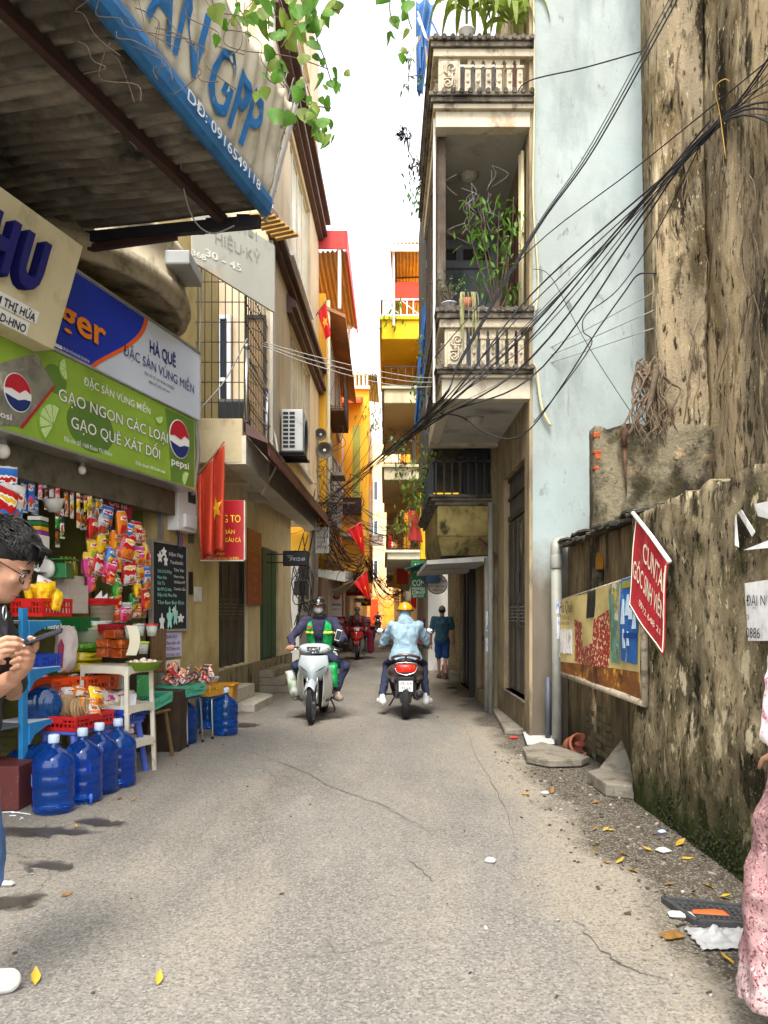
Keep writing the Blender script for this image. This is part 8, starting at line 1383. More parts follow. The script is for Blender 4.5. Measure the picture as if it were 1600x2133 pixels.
flag('flag with star hanging over the middle of the left row', (722, 1104), (754, 1086), (756, 1152), (758, 1158), 17.8, RF, True, .05, 2, ((714, 1112), (753, 1088)), .14, (.75, .5))
flag('flag with star hanging before the oil change sign', (736, 1214), (764, 1187), (766, 1250), (770, 1248), 17.9, RF, True, .05, 2, ((730, 1222), (764, 1187)), .2, (.62, .55))
flag('narrow red flag hanging edge-on by the right balconies', (806, 1114), (816, 1116), (804, 1168), (814, 1160), 20.5, RF, False, .03, 1); flag('red flag hanging beside the green food sign', (853, 1175), (870, 1178), (855, 1262), (868, 1270), 21, RF, False, .04, 1.5)
flag('dark red cloth hanging on the lowest right balcony', (850, 1062), (868, 1066), (849, 1125), (880, 1130), 19.9, mat('dull red cloth', (.36, .03, .02), .8), False, .04, 2)
for k, (px, py, c) in enumerate(((838, 1200, '#c23b2a'), (828, 1210, '#d9b03c'), (846, 1215, '#d8d2c2'), (820, 1185, '#c8a86a'), (850, 1238, '#d9d4c8'))): o = packet('hanging_cloth', W(px, py, 24+k), .35, .5, .08, R(10*k), 0, R(15*math.sin(k)), mat('laundry '+c, c, .8), '%s cloth hung across the far alley' % ['red', 'yellow', 'cream', 'tan', 'white'][k], None, 'cloth')
# ================================================================== overhead cables
random.seed(12); cab = []
def cable(P, r, m=CABLE, label=None, group=None, n=6): b = MB(); b.tube(spline(P, n), r, 5); return tag(b.build('overhead_cable', m, smooth=True), label, 'cable', group)
for k in range(10):
    a = W(1640, 60+k*24+random.uniform(-10, 10), 5.7); m_ = W(1470+random.uniform(-8, 8), 282+random.uniform(-9, 9)+k, 6.75); c = W(668+random.uniform(-5, 5), 1070+random.uniform(-25, 25), 18.7); q_ = W(1115+random.uniform(-20, 20), 620+k*14+random.uniform(-22, 22), 7.95); e_ = W(905+random.uniform(-8, 8), 858+random.uniform(-8, 8)+2*k, 8.45); cable([a, m_, q_, e_, W(775, 972+random.uniform(-12, 12), 15.6), c], random.choice((.003, .004, .005, .006, .009)), label='black cable of the thick bundle at upper right', group='cables of the thick bundle', n=8)
for k in range(3): cable([W(1425+9*k, -60, 7.4), W(1232+6*k, 300, 7.9), W(1112+3*k, 480, 8.2), W(960, 745+4*k, 8.4), W(897, 860-3*k, 8.55), W(742, 985+5*k, 17)], .005+.002*k, label='black cable swooping from the top edge past the pale blue wall', group='cables past the blue wall')
cable([W(1620, 110, 6.0), W(1330, 345, 7.4), W(1105, 520, 8.3), W(905, 745, 8.5)], .006, label='thin straight cable below the swooping pair on the blue wall'); cable([W(1350, 103, 8.3), W(1220, 140, 8.5), W(1102, 168, 8.65), W(1075, 200, 8.7)], .008, label='short dark cable joining the upper balcony to the tall wall')
for k in range(3): cable([W(548, 712+4*k, 10.4), W(640, 738+9*k, 10.2), W(800, 775+12*k, 9.8), W(930, 785+9*k, 9.4), W(1120, 735+14*k, 8.9), W(1370, 605+38*k, 8.0)], .006, mat('pale cable', (.28, .27, .25), .6), 'pale thin cable sagging across the alley from the caged balcony', 'pale cables across the alley')
cable([W(918, 862, 9.4), W(960, 868, 9.0), W(1010, 900, 8.8), W(1060, 914, 8.7), W(1108, 890, 8.6), W(1180, 790, 8.3), W(1240, 695, 8.1), W(1300, 610, 7.9), W(1330, 572, 7.7), W(1368, 570, 7.6)], .008, label='heavy looping cable below the lower balcony'); cable([W(1112, 880, 8.6), W(1170, 808, 8.4), W(1232, 718, 8.2), W(1215, 690, 8.2), W(1222, 655, 8.2), W(1290, 600, 8.0), W(1370, 480, 7.6), W(1480, 260, 6.8)], .006, label='looping cable curling on the pale blue wall'); cable([W(905, 860, 9.3), W(1000, 800, 9.0), W(1110, 700, 8.7), W(1300, 470, 7.8), W(1480, 250, 6.8)], .009, label='cable rising from the lower balcony corner to the thick bundle')
cable([W(1345, 905, 7.6), W(1225, 720, 8.3), W(1150, 580, 8.6), W(1112, 560, 8.7)], .004, label='wispy string hanging down to the bare roots'); cable([W(1520, 170, 6.3), W(1508, 165, 6.3), W(1490, 185, 6.35), W(1500, 240, 6.4), W(1512, 330, 6.4)], .004, mat('yellow cable', (.45, .28, .06), .6), 'yellow cable end looped over the thick bundle')
random.seed(4); b = MB()      # tangle at the pole
for k in range(80):
    p = W(random.gauss(675, 18), random.gauss(1060, 70), 18.5+random.uniform(-.5, 1.2)); pts = [p]
    for j in range(4): pts.append(pts[-1]+V(random.gauss(.06, .22), random.gauss(0, .2), random.gauss(-.06, .22)))
    b.tube(spline(pts, 4), random.uniform(.004, .010), 4, caps=False)
for k in range(15):
    b.tube(sag(W(random.uniform(660, 690), random.uniform(1040, 1150), 18.6), W(765+random.uniform(-14, 10), 1165+random.uniform(-18, 18), 27), random.uniform(.3, 1.0), 12), random.uniform(.008, .016), 4, caps=False)
    b.tube(sag(W(765+random.uniform(-10, 10), 1165+random.uniform(-12, 12), 27), W(random.uniform(805, 870), random.uniform(1195, 1240), 33), random.uniform(.3, 1.2), 12), random.uniform(.010, .018), 4, caps=False)
for k in range(22): b.tube(sag(W(660+random.uniform(-6, 20), random.uniform(950, 1120), 18.6), W(random.uniform(800, 880), random.uniform(1085, 1140), 21), random.uniform(.05, .5), 12), .007, 4, caps=False)
for k in range(8): b.tube([W(random.uniform(690, 800), random.uniform(980, 1020), 26), W(random.uniform(760, 850), random.uniform(700, 880), 22)], .006, 4, caps=False)
o = b.build('cable_tangle', CABLE, smooth=True); o['kind'] = 'stuff'; tag(o, 'dense tangle of black cables around the utility pole and down the alley', 'cables')
# conduits beside the signs on the left
for k, (P, r, lb) in enumerate((([W(405, 870, 9.6), W(412, 940, 9.7), W(408, 980, 9.7), W(402, 1030, 9.6)], .03, 'grey conduit at the end of the green sign'), ([W(515, 705, 10.2), W(470, 790, 10.1), W(420, 850, 9.9), W(402, 880, 9.7)], .010, 'pale cable running down the cage to the green sign'), ([W(420, 500, 9.4), W(418, 640, 9.8), W(412, 860, 9.8)], .010, 'thin pale cable hanging down the cage edge'), ([W(228, 120, 5.9), W(225, 230, 5.9), W(285, 310, 6.0)], .005, 'dry twig dangling under the corrugated awning'), ([W(380, 255, 6.1), W(378, 360, 6.4), W(400, 450, 6.6), W(440, 486, 6.7), W(488, 470, 6.8)], .007, 'pale wire looping from the blue edge tube to the beam'))): cable(P, r, mat('pale cable', (.28, .27, .25), .6), lb)
# ================================================================== plants
LG = mat('fresh leaf green', (.10, .24, .025), .55, var=.35, vs=7, spec=.3); LG2 = mat('deep leaf green', (.045, .10, .02), .55, var=.35, vs=7); LY = mat('yellow green leaf', (.20, .27, .04), .55, var=.3, vs=7); DRY = mat('dry pale stem', (.26, .26, .12), .8, var=.2, vs=9); TWIG = mat('twig bark', (.10, .07, .05), .9, var=.3, vs=20)
for m in (LG, LY):
    m.node_tree.nodes['Principled BSDF'].inputs['Transmission Weight'].default_value = 0; n = m.node_tree.nodes; L = m.node_tree.links; tr = n.new('ShaderNodeBsdfTranslucent'); mx = n.new('ShaderNodeMixShader'); mx.inputs[0].default_value = .45; src = n['Principled BSDF'].inputs['Base Color'].links[0].from_socket; L.new(src, tr.inputs[0]); L.new(n['Principled BSDF'].outputs[0], mx.inputs[1]); L.new(tr.outputs[0], mx.inputs[2]); L.new(mx.outputs[0], n['Material Output'].inputs[0])
def leaf_vs(w, l, droop=.15): return [(0, 0, 0), (-w*.5, l*.3, -.0), (0, l*.35, -droop*l*.15), (w*.5, l*.3, 0), (-w*.42, l*.65, -droop*l*.4), (0, l*.68, -droop*l*.55), (w*.42, l*.65, -droop*l*.4), (0, l, -droop*l)], [(0, 2, 1), (0, 3, 2), (1, 2, 5, 4), (2, 3, 6, 5), (4, 5, 7), (5, 6, 7)]
def rnd_rot(down=.5): return Euler((random.uniform(-1.4, .3)-down*.3, random.uniform(-.5, .5), random.uniform(0, 6.28))).to_matrix()
def shrub(name, label, base, tips, lw, ll, m, nl=14, spread=.12, pot=None, group=None, cat='plant', stem_r=.008, droop=.4):
    t = thing(name, label, cat, base, 0, group); b = MB(); f = MB()
    for tp_ in tips:
        mid = Vector(base).lerp(Vector(tp_), .55)+V(random.gauss(0, .04), random.gauss(0, .04), .05); b.tube(spline([base, mid, tp_], 5), [stem_r]*6+[stem_r*.5]*5, 5)
        for k in range(nl):
            q = mid.lerp(Vector(tp_), random.uniform(.2, 1.05))+V(random.gauss(0, spread), random.gauss(0, spread), random.gauss(0, spread)); vs, fs = leaf_vs(lw*random.uniform(.7, 1.2), ll*random.uniform(.7, 1.2), droop); M_ = rnd_rot(); f.add([q+M_ @ Vector(v) for v in vs], fs)
    b.build('stem', TWIG, t, True); f.build('foliage', m, t)
    if pot: 
        pb = MB(); r_, h_, pm = pot; pb.lathe([(r_*.7, 0), (r_, h_), (r_*1.08, h_), (r_*1.08, h_*1.12), (r_*.9, h_*1.12), (r_*.85, h_*.9), (0, h_*.9)], 20, Vector(base)-V(0, 0, h_)); pb.build('pot', pm, t, True)
    return t
random.seed(31); RT = zz(645)[0]; RT2 = zz(84)[0]
B0 = W(1035, 640, 8.95); B0.z = RT+.01; shrub('balcony_shrub', 'leafy shrub with bare twigs growing on the lower balcony', B0, [W(x, y, 8.9+random.uniform(0, .3)) for x, y in ((1000, 410), (970, 420), (1070, 410), (1082, 440), (1050, 480), (1000, 470), (1030, 520), (1060, 540), (1020, 560), (985, 590), (1065, 590), (1040, 440))], .035, .13, LG, 15, .075)
b = MB()
for k in range(24): p = W(random.uniform(950, 1050), random.uniform(330, 470), 9.0); b.tube(spline([p, p+V(random.gauss(0, .1), 0, -.1), p+V(random.gauss(0, .06), 0, -.25)], 4), .002, 4)
tag(b.build('bare_twigs', mat('grey twig', (.3, .28, .26), .8), smooth=True), 'pale bare twigs above the balcony shrub', 'twigs')
P = W(936, 640, 8.85); P.z = RT+.1; shrub('potted_plant', 'small plant in a blue and white pot on the lower balcony rail', P, [P+V(random.gauss(0, .12), random.gauss(0, .05), random.uniform(.15, .32)) for k in range(7)], .02, .03, LG2, 16, .05, (.085, .09, mat('blue white pot', (.5, .52, .55), .3, var=.2, vs=25, dirt=[((.05, .08, .3), (20, 20, 20), .55, .6, .8)])))
P = W(972, 640, 8.8); P.z = RT+.08; t = thing('trailing_cactus', 'pale trailing plant hanging from a clay pot over the balcony rail', 'plant', P); b = MB()
for k in range(17): x = random.uniform(-.10, .12); L_ = random.uniform(.15, .62); b.tube(spline([P+V(x*.5, 0, .05), P+V(x*.8, -.10, .10), P+V(x, -.14, -.02), P+V(x+random.gauss(0, .02), -.145, -L_)], 4), .004, 5)
b.build('stems', DRY, t, True); MB().lathe([(.06, -.08), (.09, .05), (0, .05)], 16, P).build('pot', MATS['terracotta'], t, True)
for k, (px, ny, lb) in enumerate(((972, 12, 'dracaena in a white pot on the upper balcony rail'), (1062, 9, 'tall dracaena standing at the right of the upper balcony'))):
    P = W(px, 84, 8.85); P.z = RT2+(.19 if k == 0 else .0); t = thing('dracaena', lb, 'plant', P, 0, None); b = MB(); top = P+V(0, 0, .42 if k == 0 else .5); b.tube([P, top], .016, 7); b.build('stem', DRY if k else LY, t, True); f = MB()
    for j in range(18):
        a = j*2.4; q = P.lerp(top, .5+.5*j/18); L_ = random.uniform(.3, .48); d = V(math.cos(a), math.sin(a)*.7, 0); sd = d.cross(V(0, 0, 1)).normalized(); pts = [q, q+d*L_*.4+V(0, 0, .12), q+d*L_*.8+V(0, 0, .08), q+d*L_+V(0, 0, -.12-.1*random.random())]; cv_ = spline(pts, 3); ws_ = [.01, .025, .04, .045, .045, .04, .035, .03, .02, .004]
        vs = []; 
        for c_, w_ in zip(cv_, ws_): vs += [c_-sd*w_, c_+sd*w_]
        f.add(vs, [(2*i, 2*i+1, 2*i+3, 2*i+2) for i in range(len(cv_)-1)])
    f.build('foliage', LY, t, True)
    if k == 0: MB().lathe([(.06, 0), (.085, .17), (.095, .17), (.095, .19), (0, .19)], 20, P-V(0, 0, .19)).build('pot', WPAINT, t, True)
BT = mat('torn blue tarpaulin', (.025, .11, .30), .6, var=.3, vs=4)
for k, (q, lb) in enumerate(((((866, 0), (905, 5), (880, 200), (868, 195)), 'torn blue tarpaulin bundle at the top of the right house'), (((880, 640), (900, 600), (872, 900), (862, 905)), 'long blue tarpaulin strip hanging beside the lower balcony'), (((872, 730), (890, 720), (868, 860), (866, 850)), 'short blue tarpaulin scrap beside the long strip'))): P = [W(*c_, 12.2+.3*k) for c_ in q]; b = MB(); b.grid(lambda a, c: P[0].lerp(P[1], a).lerp(P[3].lerp(P[2], a), c)+V(0, .06*math.sin(a*9+c*4), .0), 10, 14, th=(0, .006, 0)); tag(b.build('tarpaulin', BT, smooth=True), lb, 'tarpaulin')
random.seed(14)
for k in range(9): a = W(random.uniform(866, 900), random.uniform(0, 110), 11.9); b = MB(); b.tube([a, a+V(random.gauss(.05, .12), 0, random.gauss(-.35, .12))], .014, 4); tag(b.build('loose_slat', [WPAINT, MATS['torn blue tarpaulin'], PLK][k % 3]), '%s loose slat sticking out of the blue tarpaulin, %s from the top' % (['white', 'blue', 'yellowed'][k % 3], ordn(k)), 'slat', 'loose slats on the tarpaulin')
for k, (px, py, d, n_, sp_, lb) in enumerate(((874, 330, 12.2, 8, .10, 'fern like creeper high on the edge of the right house'), (882, 380, 12.0, 8, .10, 'thick fern creeper below the higher one'), (884, 745, 12.0, 7, .09, 'green plant sprouting beside the blue tarpaulin'), (881, 800, 12.0, 7, .09, 'green plant just under the sprouting one'), (880, 1000, 13, 10, .14, 'leafy creeper hanging on the mouldy bay'), (893, 965, 12, 8, .12, 'dark spiky plant on the railing of the mouldy bay'), (850, 150, 11.8, 3, .06, 'few leaves at the edge of the upper tarpaulin'), (851, 305, 11.5, 4, .05, 'dark leafy twig sticking out against the sky'), (838, 1060, 19.9, 8, .2, 'leafy plants on the lowest far balcony'), (830, 940, 20, 8, .2, 'potted greenery on the second far balcony'), (815, 655, 20, 5, .15, 'small plant on the white railing of the yellow house'), (783, 860, 27.3, 6, .2, 'sparse creeper on the far yellow house'))): P = W(px, py+10, d); shrub('creeper', lb, P, [P+V(random.gauss(0, .1+sp_*.3), random.gauss(0, .05), random.uniform(-.4, .35)*(1 if d < 15 else 1.5)) for j in range(n_)], .03 if d < 15 else .06, .09 if d < 15 else .18, [LG2, LG, LY][k % 3] if k != 7 else BLACK, 12, sp_*.7)
# branches drooping in from a tree above the camera, heart shaped leaves
random.seed(52); tr = thing('overhanging_branch', 'leafy branches drooping into the picture from the top edge', 'branch', W(600, -120, 4.6)); hv, hf = [(0, 0, 0), (-.36, .06, .10), (-.46, .30, .14), (-.26, .68, .04), (0, 1.05, -.22), (.24, .66, .0), (.44, .28, .10), (.38, .05, .08), (0, .4, -.05)], [(0, 8, 1), (1, 8, 2), (2, 8, 3), (3, 8, 4), (4, 8, 5), (5, 8, 6), (6, 8, 7), (7, 8, 0)]
lm = MB().add(hv, hf).mesh('leaf', True); lm.materials.append(LG); lm2 = MB().add(hv, hf).mesh('leaf', True); lm2.materials.append(LY)
strands = [([(470, -60), (500, 20), (520, 45)], 12), ([(560, -80), (590, 20), (600, 70), (585, 100)], 14), ([(640, -60), (655, 60), (675, 120), (690, 170)], 16), ([(700, -60), (690, 10), (705, 20)], 6), ([(575, 80), (600, 180), (640, 215), (690, 225)], 16), ([(640, 180), (655, 230), (665, 275)], 12), ([(560, 120), (556, 160), (575, 175)], 5), ([(820, -60), (812, 20), (828, 60)], 9), ([(850, -40), (850, 30), (858, 60)], 5), ([(520, -50), (555, 20), (560, 60)], 13), ([(600, -50), (640, 20), (655, 20)], 14), ([(430, -50), (445, 10), (450, 20)], 6)]
first = True
for P, k in strands:
    d = random.uniform(4.3, 5.2); cv_ = spline([W(x, y, d) for x, y in P], 8); MB().tube(cv_, .004, 5).build('twig', TWIG, tr, True)
    for j in range(k):
        q = random.choice(cv_[3:])+V(random.gauss(0, .045), random.gauss(0, .1), random.gauss(0, .045)); s_ = random.uniform(.045, .12); M_ = Matrix.Translation(q) @ Euler((random.uniform(-1.9, -1.0), random.uniform(-.7, .7), random.uniform(-1.2, 1.2))).to_matrix().to_4x4() @ Matrix.Scale(s_, 4)
        o = link('leaf', random.choice((lm, lm, lm2)), tr, world=True); o.matrix_basis = M_
for k in range(22):
    x = random.uniform(150, 520); y = random.uniform(-40, 90); pts = [(x, y)]
    for j in range(4): pts.append((pts[-1][0]+random.gauss(18, 30), pts[-1][1]+random.uniform(5, 55)))
    dd_ = random.uniform(4.4, 5); MB().tube(spline([W(a, c, dd_) for a, c in pts], 5), .003, 4).build('twig', TWIG, tr, True)
# ================================================================== poster banner and red banner on the old wall
LP, RP = W(1170, 1300, 8.55), W(1340, 1300, 5.75); FP = Fr(V(LP.x-.06, LP.y, 0), V(RP.x-LP.x+.03, RP.y-LP.y, 0)); pb = thing('poster_banner', 'weathered cream poster banner with food pictures stretched along the old wall', 'banner', LP)
class FrP(Fr):
    def p(s, u, z, n=0): return s.o+s.u*u+Vector((0, 0, z))+s.n*(n+.02*math.sin(u*5+z*3)*math.sin(z*4))
FPw = FrP(FP.o, FP.u); H = lambda x, y: FP.hit(x, y)
def pq(pts, m, nm, n=.004, par=pb, sub=8):
    Q = [H(*q) for q in pts]; b = MB(); b.grid(lambda a, c: FPw.p(*(Vector(Q[0]).lerp(Vector(Q[1]), a).lerp(Vector(Q[3]).lerp(Vector(Q[2]), a), c)), n), sub, sub, th=FP.n*.003); return b.build(nm, m, par)
pq([(1170, 1250), (1338, 1197), (1338, 1462), (1170, 1402)], mat('cream poster print', '#c4b277', .6, var=.1, vs=3, dirt=[('#8a7a4c', (3, 3, 3), .55, .7, .5)]), 'cloth', 0, sub=24)
pq([(1171, 1378), (1337, 1400), (1337, 1460), (1171, 1401)], mat('roast food print', '#7a4a1c', .5, var=.4, vs=6, dirt=[('#d9a034', (5, 5, 5), .54, .62, .9), ('#3a150c', (4, 4, 4), .54, .64, .9)]), 'food_picture', .004)
PLD = mat('red checked print', '#8e2f24', .6, var=.1, vs=30, dirt=[('#d9c79a', (4, 28, 28), .54, .58, .9)])
for q in ([(1196, 1290), (1214, 1296), (1214, 1385), (1196, 1375)], [(1240, 1290), (1268, 1270), (1268, 1390), (1240, 1388)], [(1214, 1350), (1240, 1340), (1240, 1388), (1214, 1385)]): pq(q, PLD, 'checked_shirt', .007, sub=3)
pq([(1225, 1235), (1243, 1228), (1240, 1285), (1226, 1288)], BLACK, 'torn_slit', .008, sub=2); pq([(1271, 1218), (1290, 1212), (1290, 1382), (1271, 1378)], mat('drinks poster print', '#5f8a7a', .5, var=.3, vs=8, dirt=[('#d9a23c', (9, 9, 6), .54, .6, .9), ('#d8d8cc', (6, 6, 8), .58, .63, .9), ('#3c5a2a', (7, 7, 5), .55, .62, .8)]), 'drinks_poster', .010, sub=3)
bp_ = pq([(1295, 1207), (1334, 1196), (1335, 1384), (1295, 1376)], mat('water poster blue', '#1c5fa8', .45, var=.2, vs=4, dirt=[('#9cc4dc', (4, 4, 3), .58, .68, .7)]), 'water_poster', .012, sub=4)
for x, y, h, w_ in ((1302, 1300, 52, 7), (1311, 1282, 44, 7), (1319, 1290, 48, 6), (1327, 1310, 40, 6), (1305, 1350, 40, 6), (1316, 1345, 30, 5)): pq([(x, y-h), (x+w_*.4, y-h), (x+w_, y), (x-w_*.3, y)], mat('printed bottle', '#c4d9e4', .5, var=.1), 'printed_bottle', .018, bp_, 2)
pq([(1308, 1318), (1335, 1318), (1335, 1330), (1308, 1329)], mat('blue label print', '#0f3f8a', .5), 'blue_label', .02, bp_, 2); pq([(1299, 1212), (1322, 1206), (1322, 1222), (1299, 1226)], mat('dark heading', '#8a8a3c', .5), 'heading', .02, bp_, 2)
text('Hà Quê', mat('brown script', '#4a2a1a', .6), FP, H(1171, 1275)[0], H(1171, 1276)[1], h=.13, n=.02, parent=pb, maxw=H(1196, 1275)[0]-H(1171, 1275)[0]); text('ĐT: 0976 441 464', INK, FP, H(1171, 1290)[0], H(1171, 1291)[1], h=.05, n=.02, parent=pb, maxw=.42); text('Số 1/68 Đoàn Thị Điểm', INK, FP, H(1171, 1300)[0], H(1171, 1301)[1], h=.04, n=.02, parent=pb, maxw=.42)
for x0 in (1172, 1182): pq([(x0, 1312), (x0+8, 1310), (x0+9, 1362), (x0, 1360)], PAPER, 'paper_scrap', .006, sub=2)
FRA = mat('flaking white frame', '#a89c88', .7, var=.2, vs=9, dirt=[('#5a4a38', (12, 12, 12), .52, .62, .7)])
for (p, q, r_) in (((1169, 1250), (1340, 1195), .014), ((1169, 1403), (1342, 1465), .035), ((1339, 1195), (1341, 1466), .03)): b = MB(); b.tube([FP.p(*H(*p), -.01), FP.p(*H(*q), -.01)], r_, 6); b.build('frame_bar', FRA, pb, True)
TLq, TRq, BRq, BLq = W(1326, 1076, 5.72), W(1391, 1174, 5.1), W(1381, 1368, 5.12), W(1309, 1262, 5.70)
rbn = thing('red_banner', 'faded red hand lettered banner hanging aslant from the old wall', 'banner', BRq)
class FrQ(Fr):
    def p(s, u, z, n=0):
        a, c = u, 1-z; q = TLq.lerp(TRq, a).lerp(BLq.lerp(BRq, a), c); nn_ = V(-.75, -.66, 0); return q+nn_*(n+.012*math.sin(a*7+c*5))
FQ = FrQ((0, 0, 0), (0, -1, 0)); b = MB(); b.grid(lambda a, c: FQ.p(a, 1-c), 14, 18, th=(.003, .003, 0)); b.build('cloth', mat('faded red banner', '#a3202a', .7, var=.2, vs=5, dirt=[('#c46a62', (5, 5, 3), .58, .68, .6), ('#5c1218', (4, 4, 3), .56, .68, .6)]), rbn, True)
CRL = mat('cream lettering', '#d6c9b4', .7, var=.1)
for s_, z, h, u0, u1 in (('CUNTAI', .66, .22, .30, .96), ('GÓC SINH VIÊN', .36, .20, .06, .98), ('0912 648 xx', .17, .07, .30, .9)): text(s_.replace('xx', '21'), CRL, FQ, u0, z, w=u1-u0, h=h, n=.006, parent=rbn, bold=.01)
for (a, c_) in (((.02, .96), (.02, .03)), ((.02, .03), (.97, .03)), ((.97, .03), (.97, .96))): b = MB(); b.tube([FQ.p(a[0]+(c_[0]-a[0])*t/6, a[1]+(c_[1]-a[1])*t/6, .006) for t in range(7)], .004, 4); b.build('border_line', CRL, rbn)
b = MB(); b.tube([TLq+V(-.02, .02, .03), TLq.lerp(TRq, .5)+V(0, 0, .02), TRq+V(.01, -.01, .01)], .016, 7); b.build('top_stick', WHITE, rbn, True)
# ================================================================== litter and fallen leaves
random.seed(77); fl = MB().add([(0, 0, 0), (-.15, .2, .14), (-.2, .5, .16), (0, 1, .25), (.2, .5, .10), (.15, .2, .08), (0, .5, .0)], [(0, 6, 1), (1, 6, 2), (2, 6, 3), (3, 6, 4), (4, 6, 5), (5, 6, 0)]).mesh('fallen_leaf', True)
FY = mat('yellow fallen leaf', (.40, .25, .025), .6, var=.3, vs=9); FBm = mat('brown fallen leaf', (.20, .10, .03), .7, var=.3, vs=9); fl.materials.append(FY); fl2 = fl.copy(); fl2.materials[0] = FBm
YP = [(1232, 1675), (1265, 1730), (1256, 1733), (1235, 1731), (1250, 1760), (1251, 1782), (1257, 1795), (1284, 1801), (1408, 1764), (1385, 1846), (1419, 1791), (1488, 1853), (1148, 1655), (1085, 1656), (1528, 2012), (245, 1667), (273, 1669), (160, 1726), (127, 1870), (73, 2055), (328, 2055), (1175, 1608), (1310, 1785), (1360, 1775), (1440, 1860), (1500, 1870), (1330, 1820)]
for k, q in enumerate(YP): g = G(*q); o = link('fallen_leaf', fl if k % 3 else fl2); s_ = random.uniform(.06, .10); o.matrix_basis = Matrix.Translation(g+V(0, 0, .006)) @ Euler((random.uniform(-.25, .25), random.uniform(-.25, .25), random.uniform(0, 6.28))).to_matrix().to_4x4() @ Matrix.Scale(s_, 4); side_ = 'left' if q[0] < 700 else 'right'; tag(o, '%s fallen leaf lying on the %s of the road' % ('yellow' if k % 3 else 'brown', 'left side' if side_ == 'left' else 'dirty right side'), 'leaf', 'fallen leaves on the road')
b = MB(); bits = MB()
for k in range(900):
    if k < 620: x = random.uniform(1.1, 1.92); y = random.uniform(2.9, 8.5)
    else: x = random.uniform(-2.4, 1.4); y = random.uniform(2.8, 13)
    r_ = random.uniform(.002, .009)*(1 if k < 620 else .7); q = V(x, y, r_*.3+.003); M_ = Euler((random.uniform(-.5, .5), random.uniform(-.5, .5), random.uniform(0, 6))).to_matrix(); bits.cur = random.choice((0, 0, 0, 1, 1, 1, 2)); bits.box(q, (r_*2, r_*random.uniform(1, 4), r_*.8), M_)
o = bits.build('grit', [mat('grey grit', (.2, .18, .15), .9), mat('dark debris', (.05, .04, .03), .9), mat('pale debris', (.34, .31, .26), .9)]); o['kind'] = 'stuff'; tag(o, 'scattered grit, twigs and crumbs on the road', 'debris')
for k, (px, py, w_, h_, m, lb) in enumerate(((1022, 1797, .06, .05, mat('dirty paper', (.46, .44, .40), .85, var=.25, vs=25), 'crumpled dirty white tissue on the soil near the wall'), (1382, 1776, .07, .07, mat('dirty paper', (.46, .44, .40), .85, var=.25, vs=25), 'white crumpled paper lying before the mossy wall foot'), (1379, 1737, .05, .03, mat('pale blue scrap', (.35, .45, .65), .6), 'pale blue scrap beside the wall foot'), (16, 1846, .07, .04, mat('dirty paper', (.46, .44, .40), .85, var=.25, vs=25), 'white paper scrap on the road at the left edge'), (1420, 1912, .12, .06, mat('dirty paper', (.46, .44, .40), .85, var=.25, vs=25), 'white wrapper lying on the drain grate'), (1478, 1910, .18, .07, mat('orange red rag', (.65, .10, .02), .7), 'orange red rag lying on the drain grate'), (1070, 1539, .10, .05, mat('red scrap', (.5, .03, .03), .6), 'red scrap beside the white board'), (940, 1434, .22, .08, BLACK, 'flattened black scrap in the road near the wooden door'), (1400, 1955, .10, .06, mat('brown mush', (.18, .09, .02), .9, var=.4, vs=40), 'brown mush on the concrete before the grate'), (1135, 1655, .06, .03, mat('dirty paper', (.46, .44, .40), .85, var=.25, vs=25), 'small white scrap near the broken slab'))):
    g = G(px, py); me = random.choice(PIL).copy(); me.materials.clear(); me.materials.append(m); o = link('litter', me); o.matrix_basis = Matrix.Translation(g+V(0, 0, .014)) @ Matrix.Rotation(random.uniform(-.6, .6), 4, 'Z') @ Matrix.Rotation(R(90), 4, 'X') @ Matrix.Diagonal((w_, .09, h_, 1)); tag(o, lb, 'litter', 'litter on the road')
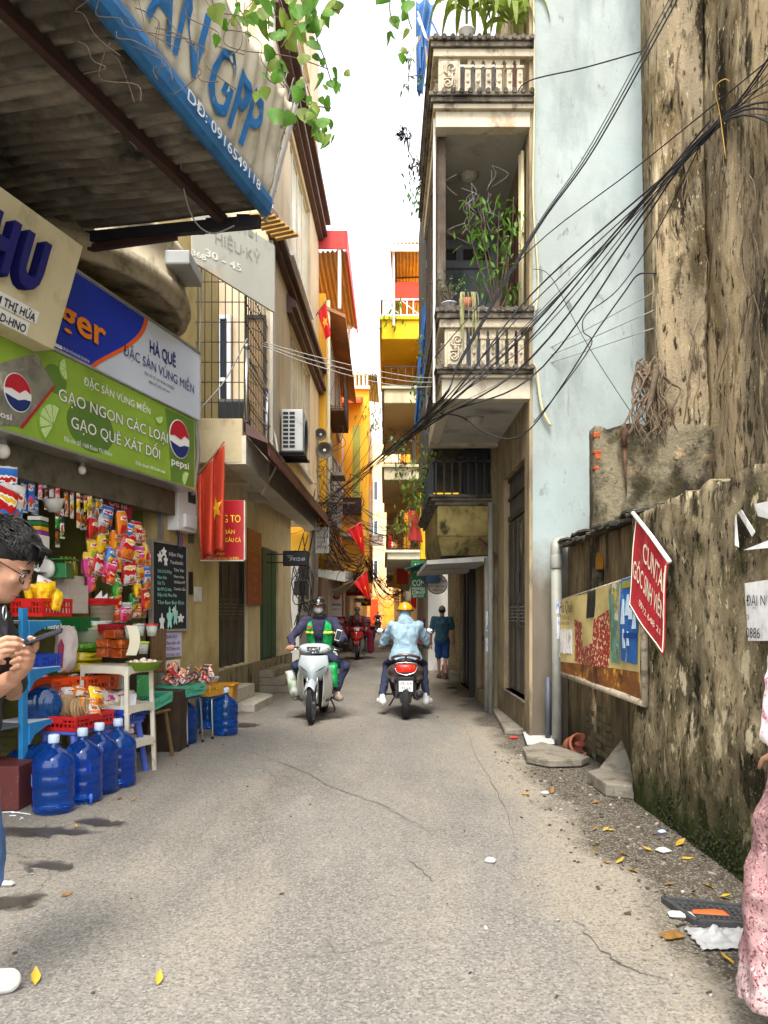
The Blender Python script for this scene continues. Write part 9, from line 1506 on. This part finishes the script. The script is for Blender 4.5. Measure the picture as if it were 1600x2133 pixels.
gb = [G(1382, 1880), G(1548, 1897), G(1570, 1935), G(1452, 1930)]; gr_ = thing('drain_grate', 'black plastic drain grate in the gutter by the right edge', 'grate', gb[0]); BK = mat('worn black grate', (.045, .045, .047), .7, var=.3, vs=15)
for i in range(4): p, q = gb[i], gb[(i+1) % 4]; beam('frame_bar', p+V(0, 0, .015), q+V(0, 0, .015), .025, .03, BK, gr_)
for k in range(1, 12): beam('bar', gb[0].lerp(gb[1], k/12)+V(0, 0, .014), gb[3].lerp(gb[2], k/12)+V(0, 0, .014), .012, .012, BK, gr_)
for k in range(1, 6): beam('bar', gb[0].lerp(gb[3], k/6)+V(0, 0, .02), gb[1].lerp(gb[2], k/6)+V(0, 0, .02), .010, .008, BK, gr_)
g = G(1510, 1965); b = MB(); b.grid(lambda a, c: (g.x-.13+.34*a+.03*nse(c*5, a*3, 1), g.y-.09+.22*c, .01+.05*abs(nse(a*5, c*5, 3))*math.sin(a*3.14)*math.sin(c*3.14)*2.2+.02*abs(nse(a*14, c*14, 5))), 24, 18, th=(0, 0, .002)); tag(b.build('plastic_bag', mat('white plastic bag', (.42, .42, .42), .3, var=.2, vs=14, alpha=.8), smooth=True), 'crumpled white plastic bag beside the drain grate', 'bag')
b = MB(); 
for k in range(7): g = G(20+random.uniform(-20, 25), 1700+random.uniform(-8, 15)); b.tube([g+V(0, 0, .008), g+V(random.gauss(.06, .04), random.gauss(0, .04), .008)], .004, 4)
o = b.build('loose_sticks', WPAINT); o['kind'] = 'stuff'; tag(o, 'pale sticks scattered by the red step', 'debris')
# ---- number the look-alikes of a group by their place from the left
bpy.context.view_layer.update(); same = {}
for o in bpy.data.objects:
    if o.parent is None and 'group' in o: same.setdefault(o['label'], []).append(o)
for lb, os_ in same.items():
    if 1 < len(os_) <= 20 and len(lb.split()) <= 12:
        def px_(o): c = o.matrix_world @ (sum((Vector(q) for q in o.bound_box), Vector())/8 if o.type == 'MESH' else Vector()); return c.x/max(.5, c.y)
        for i, o in enumerate(sorted(os_, key=px_)): o['label'] = '%s, %s from the left' % (lb, ordn(i))
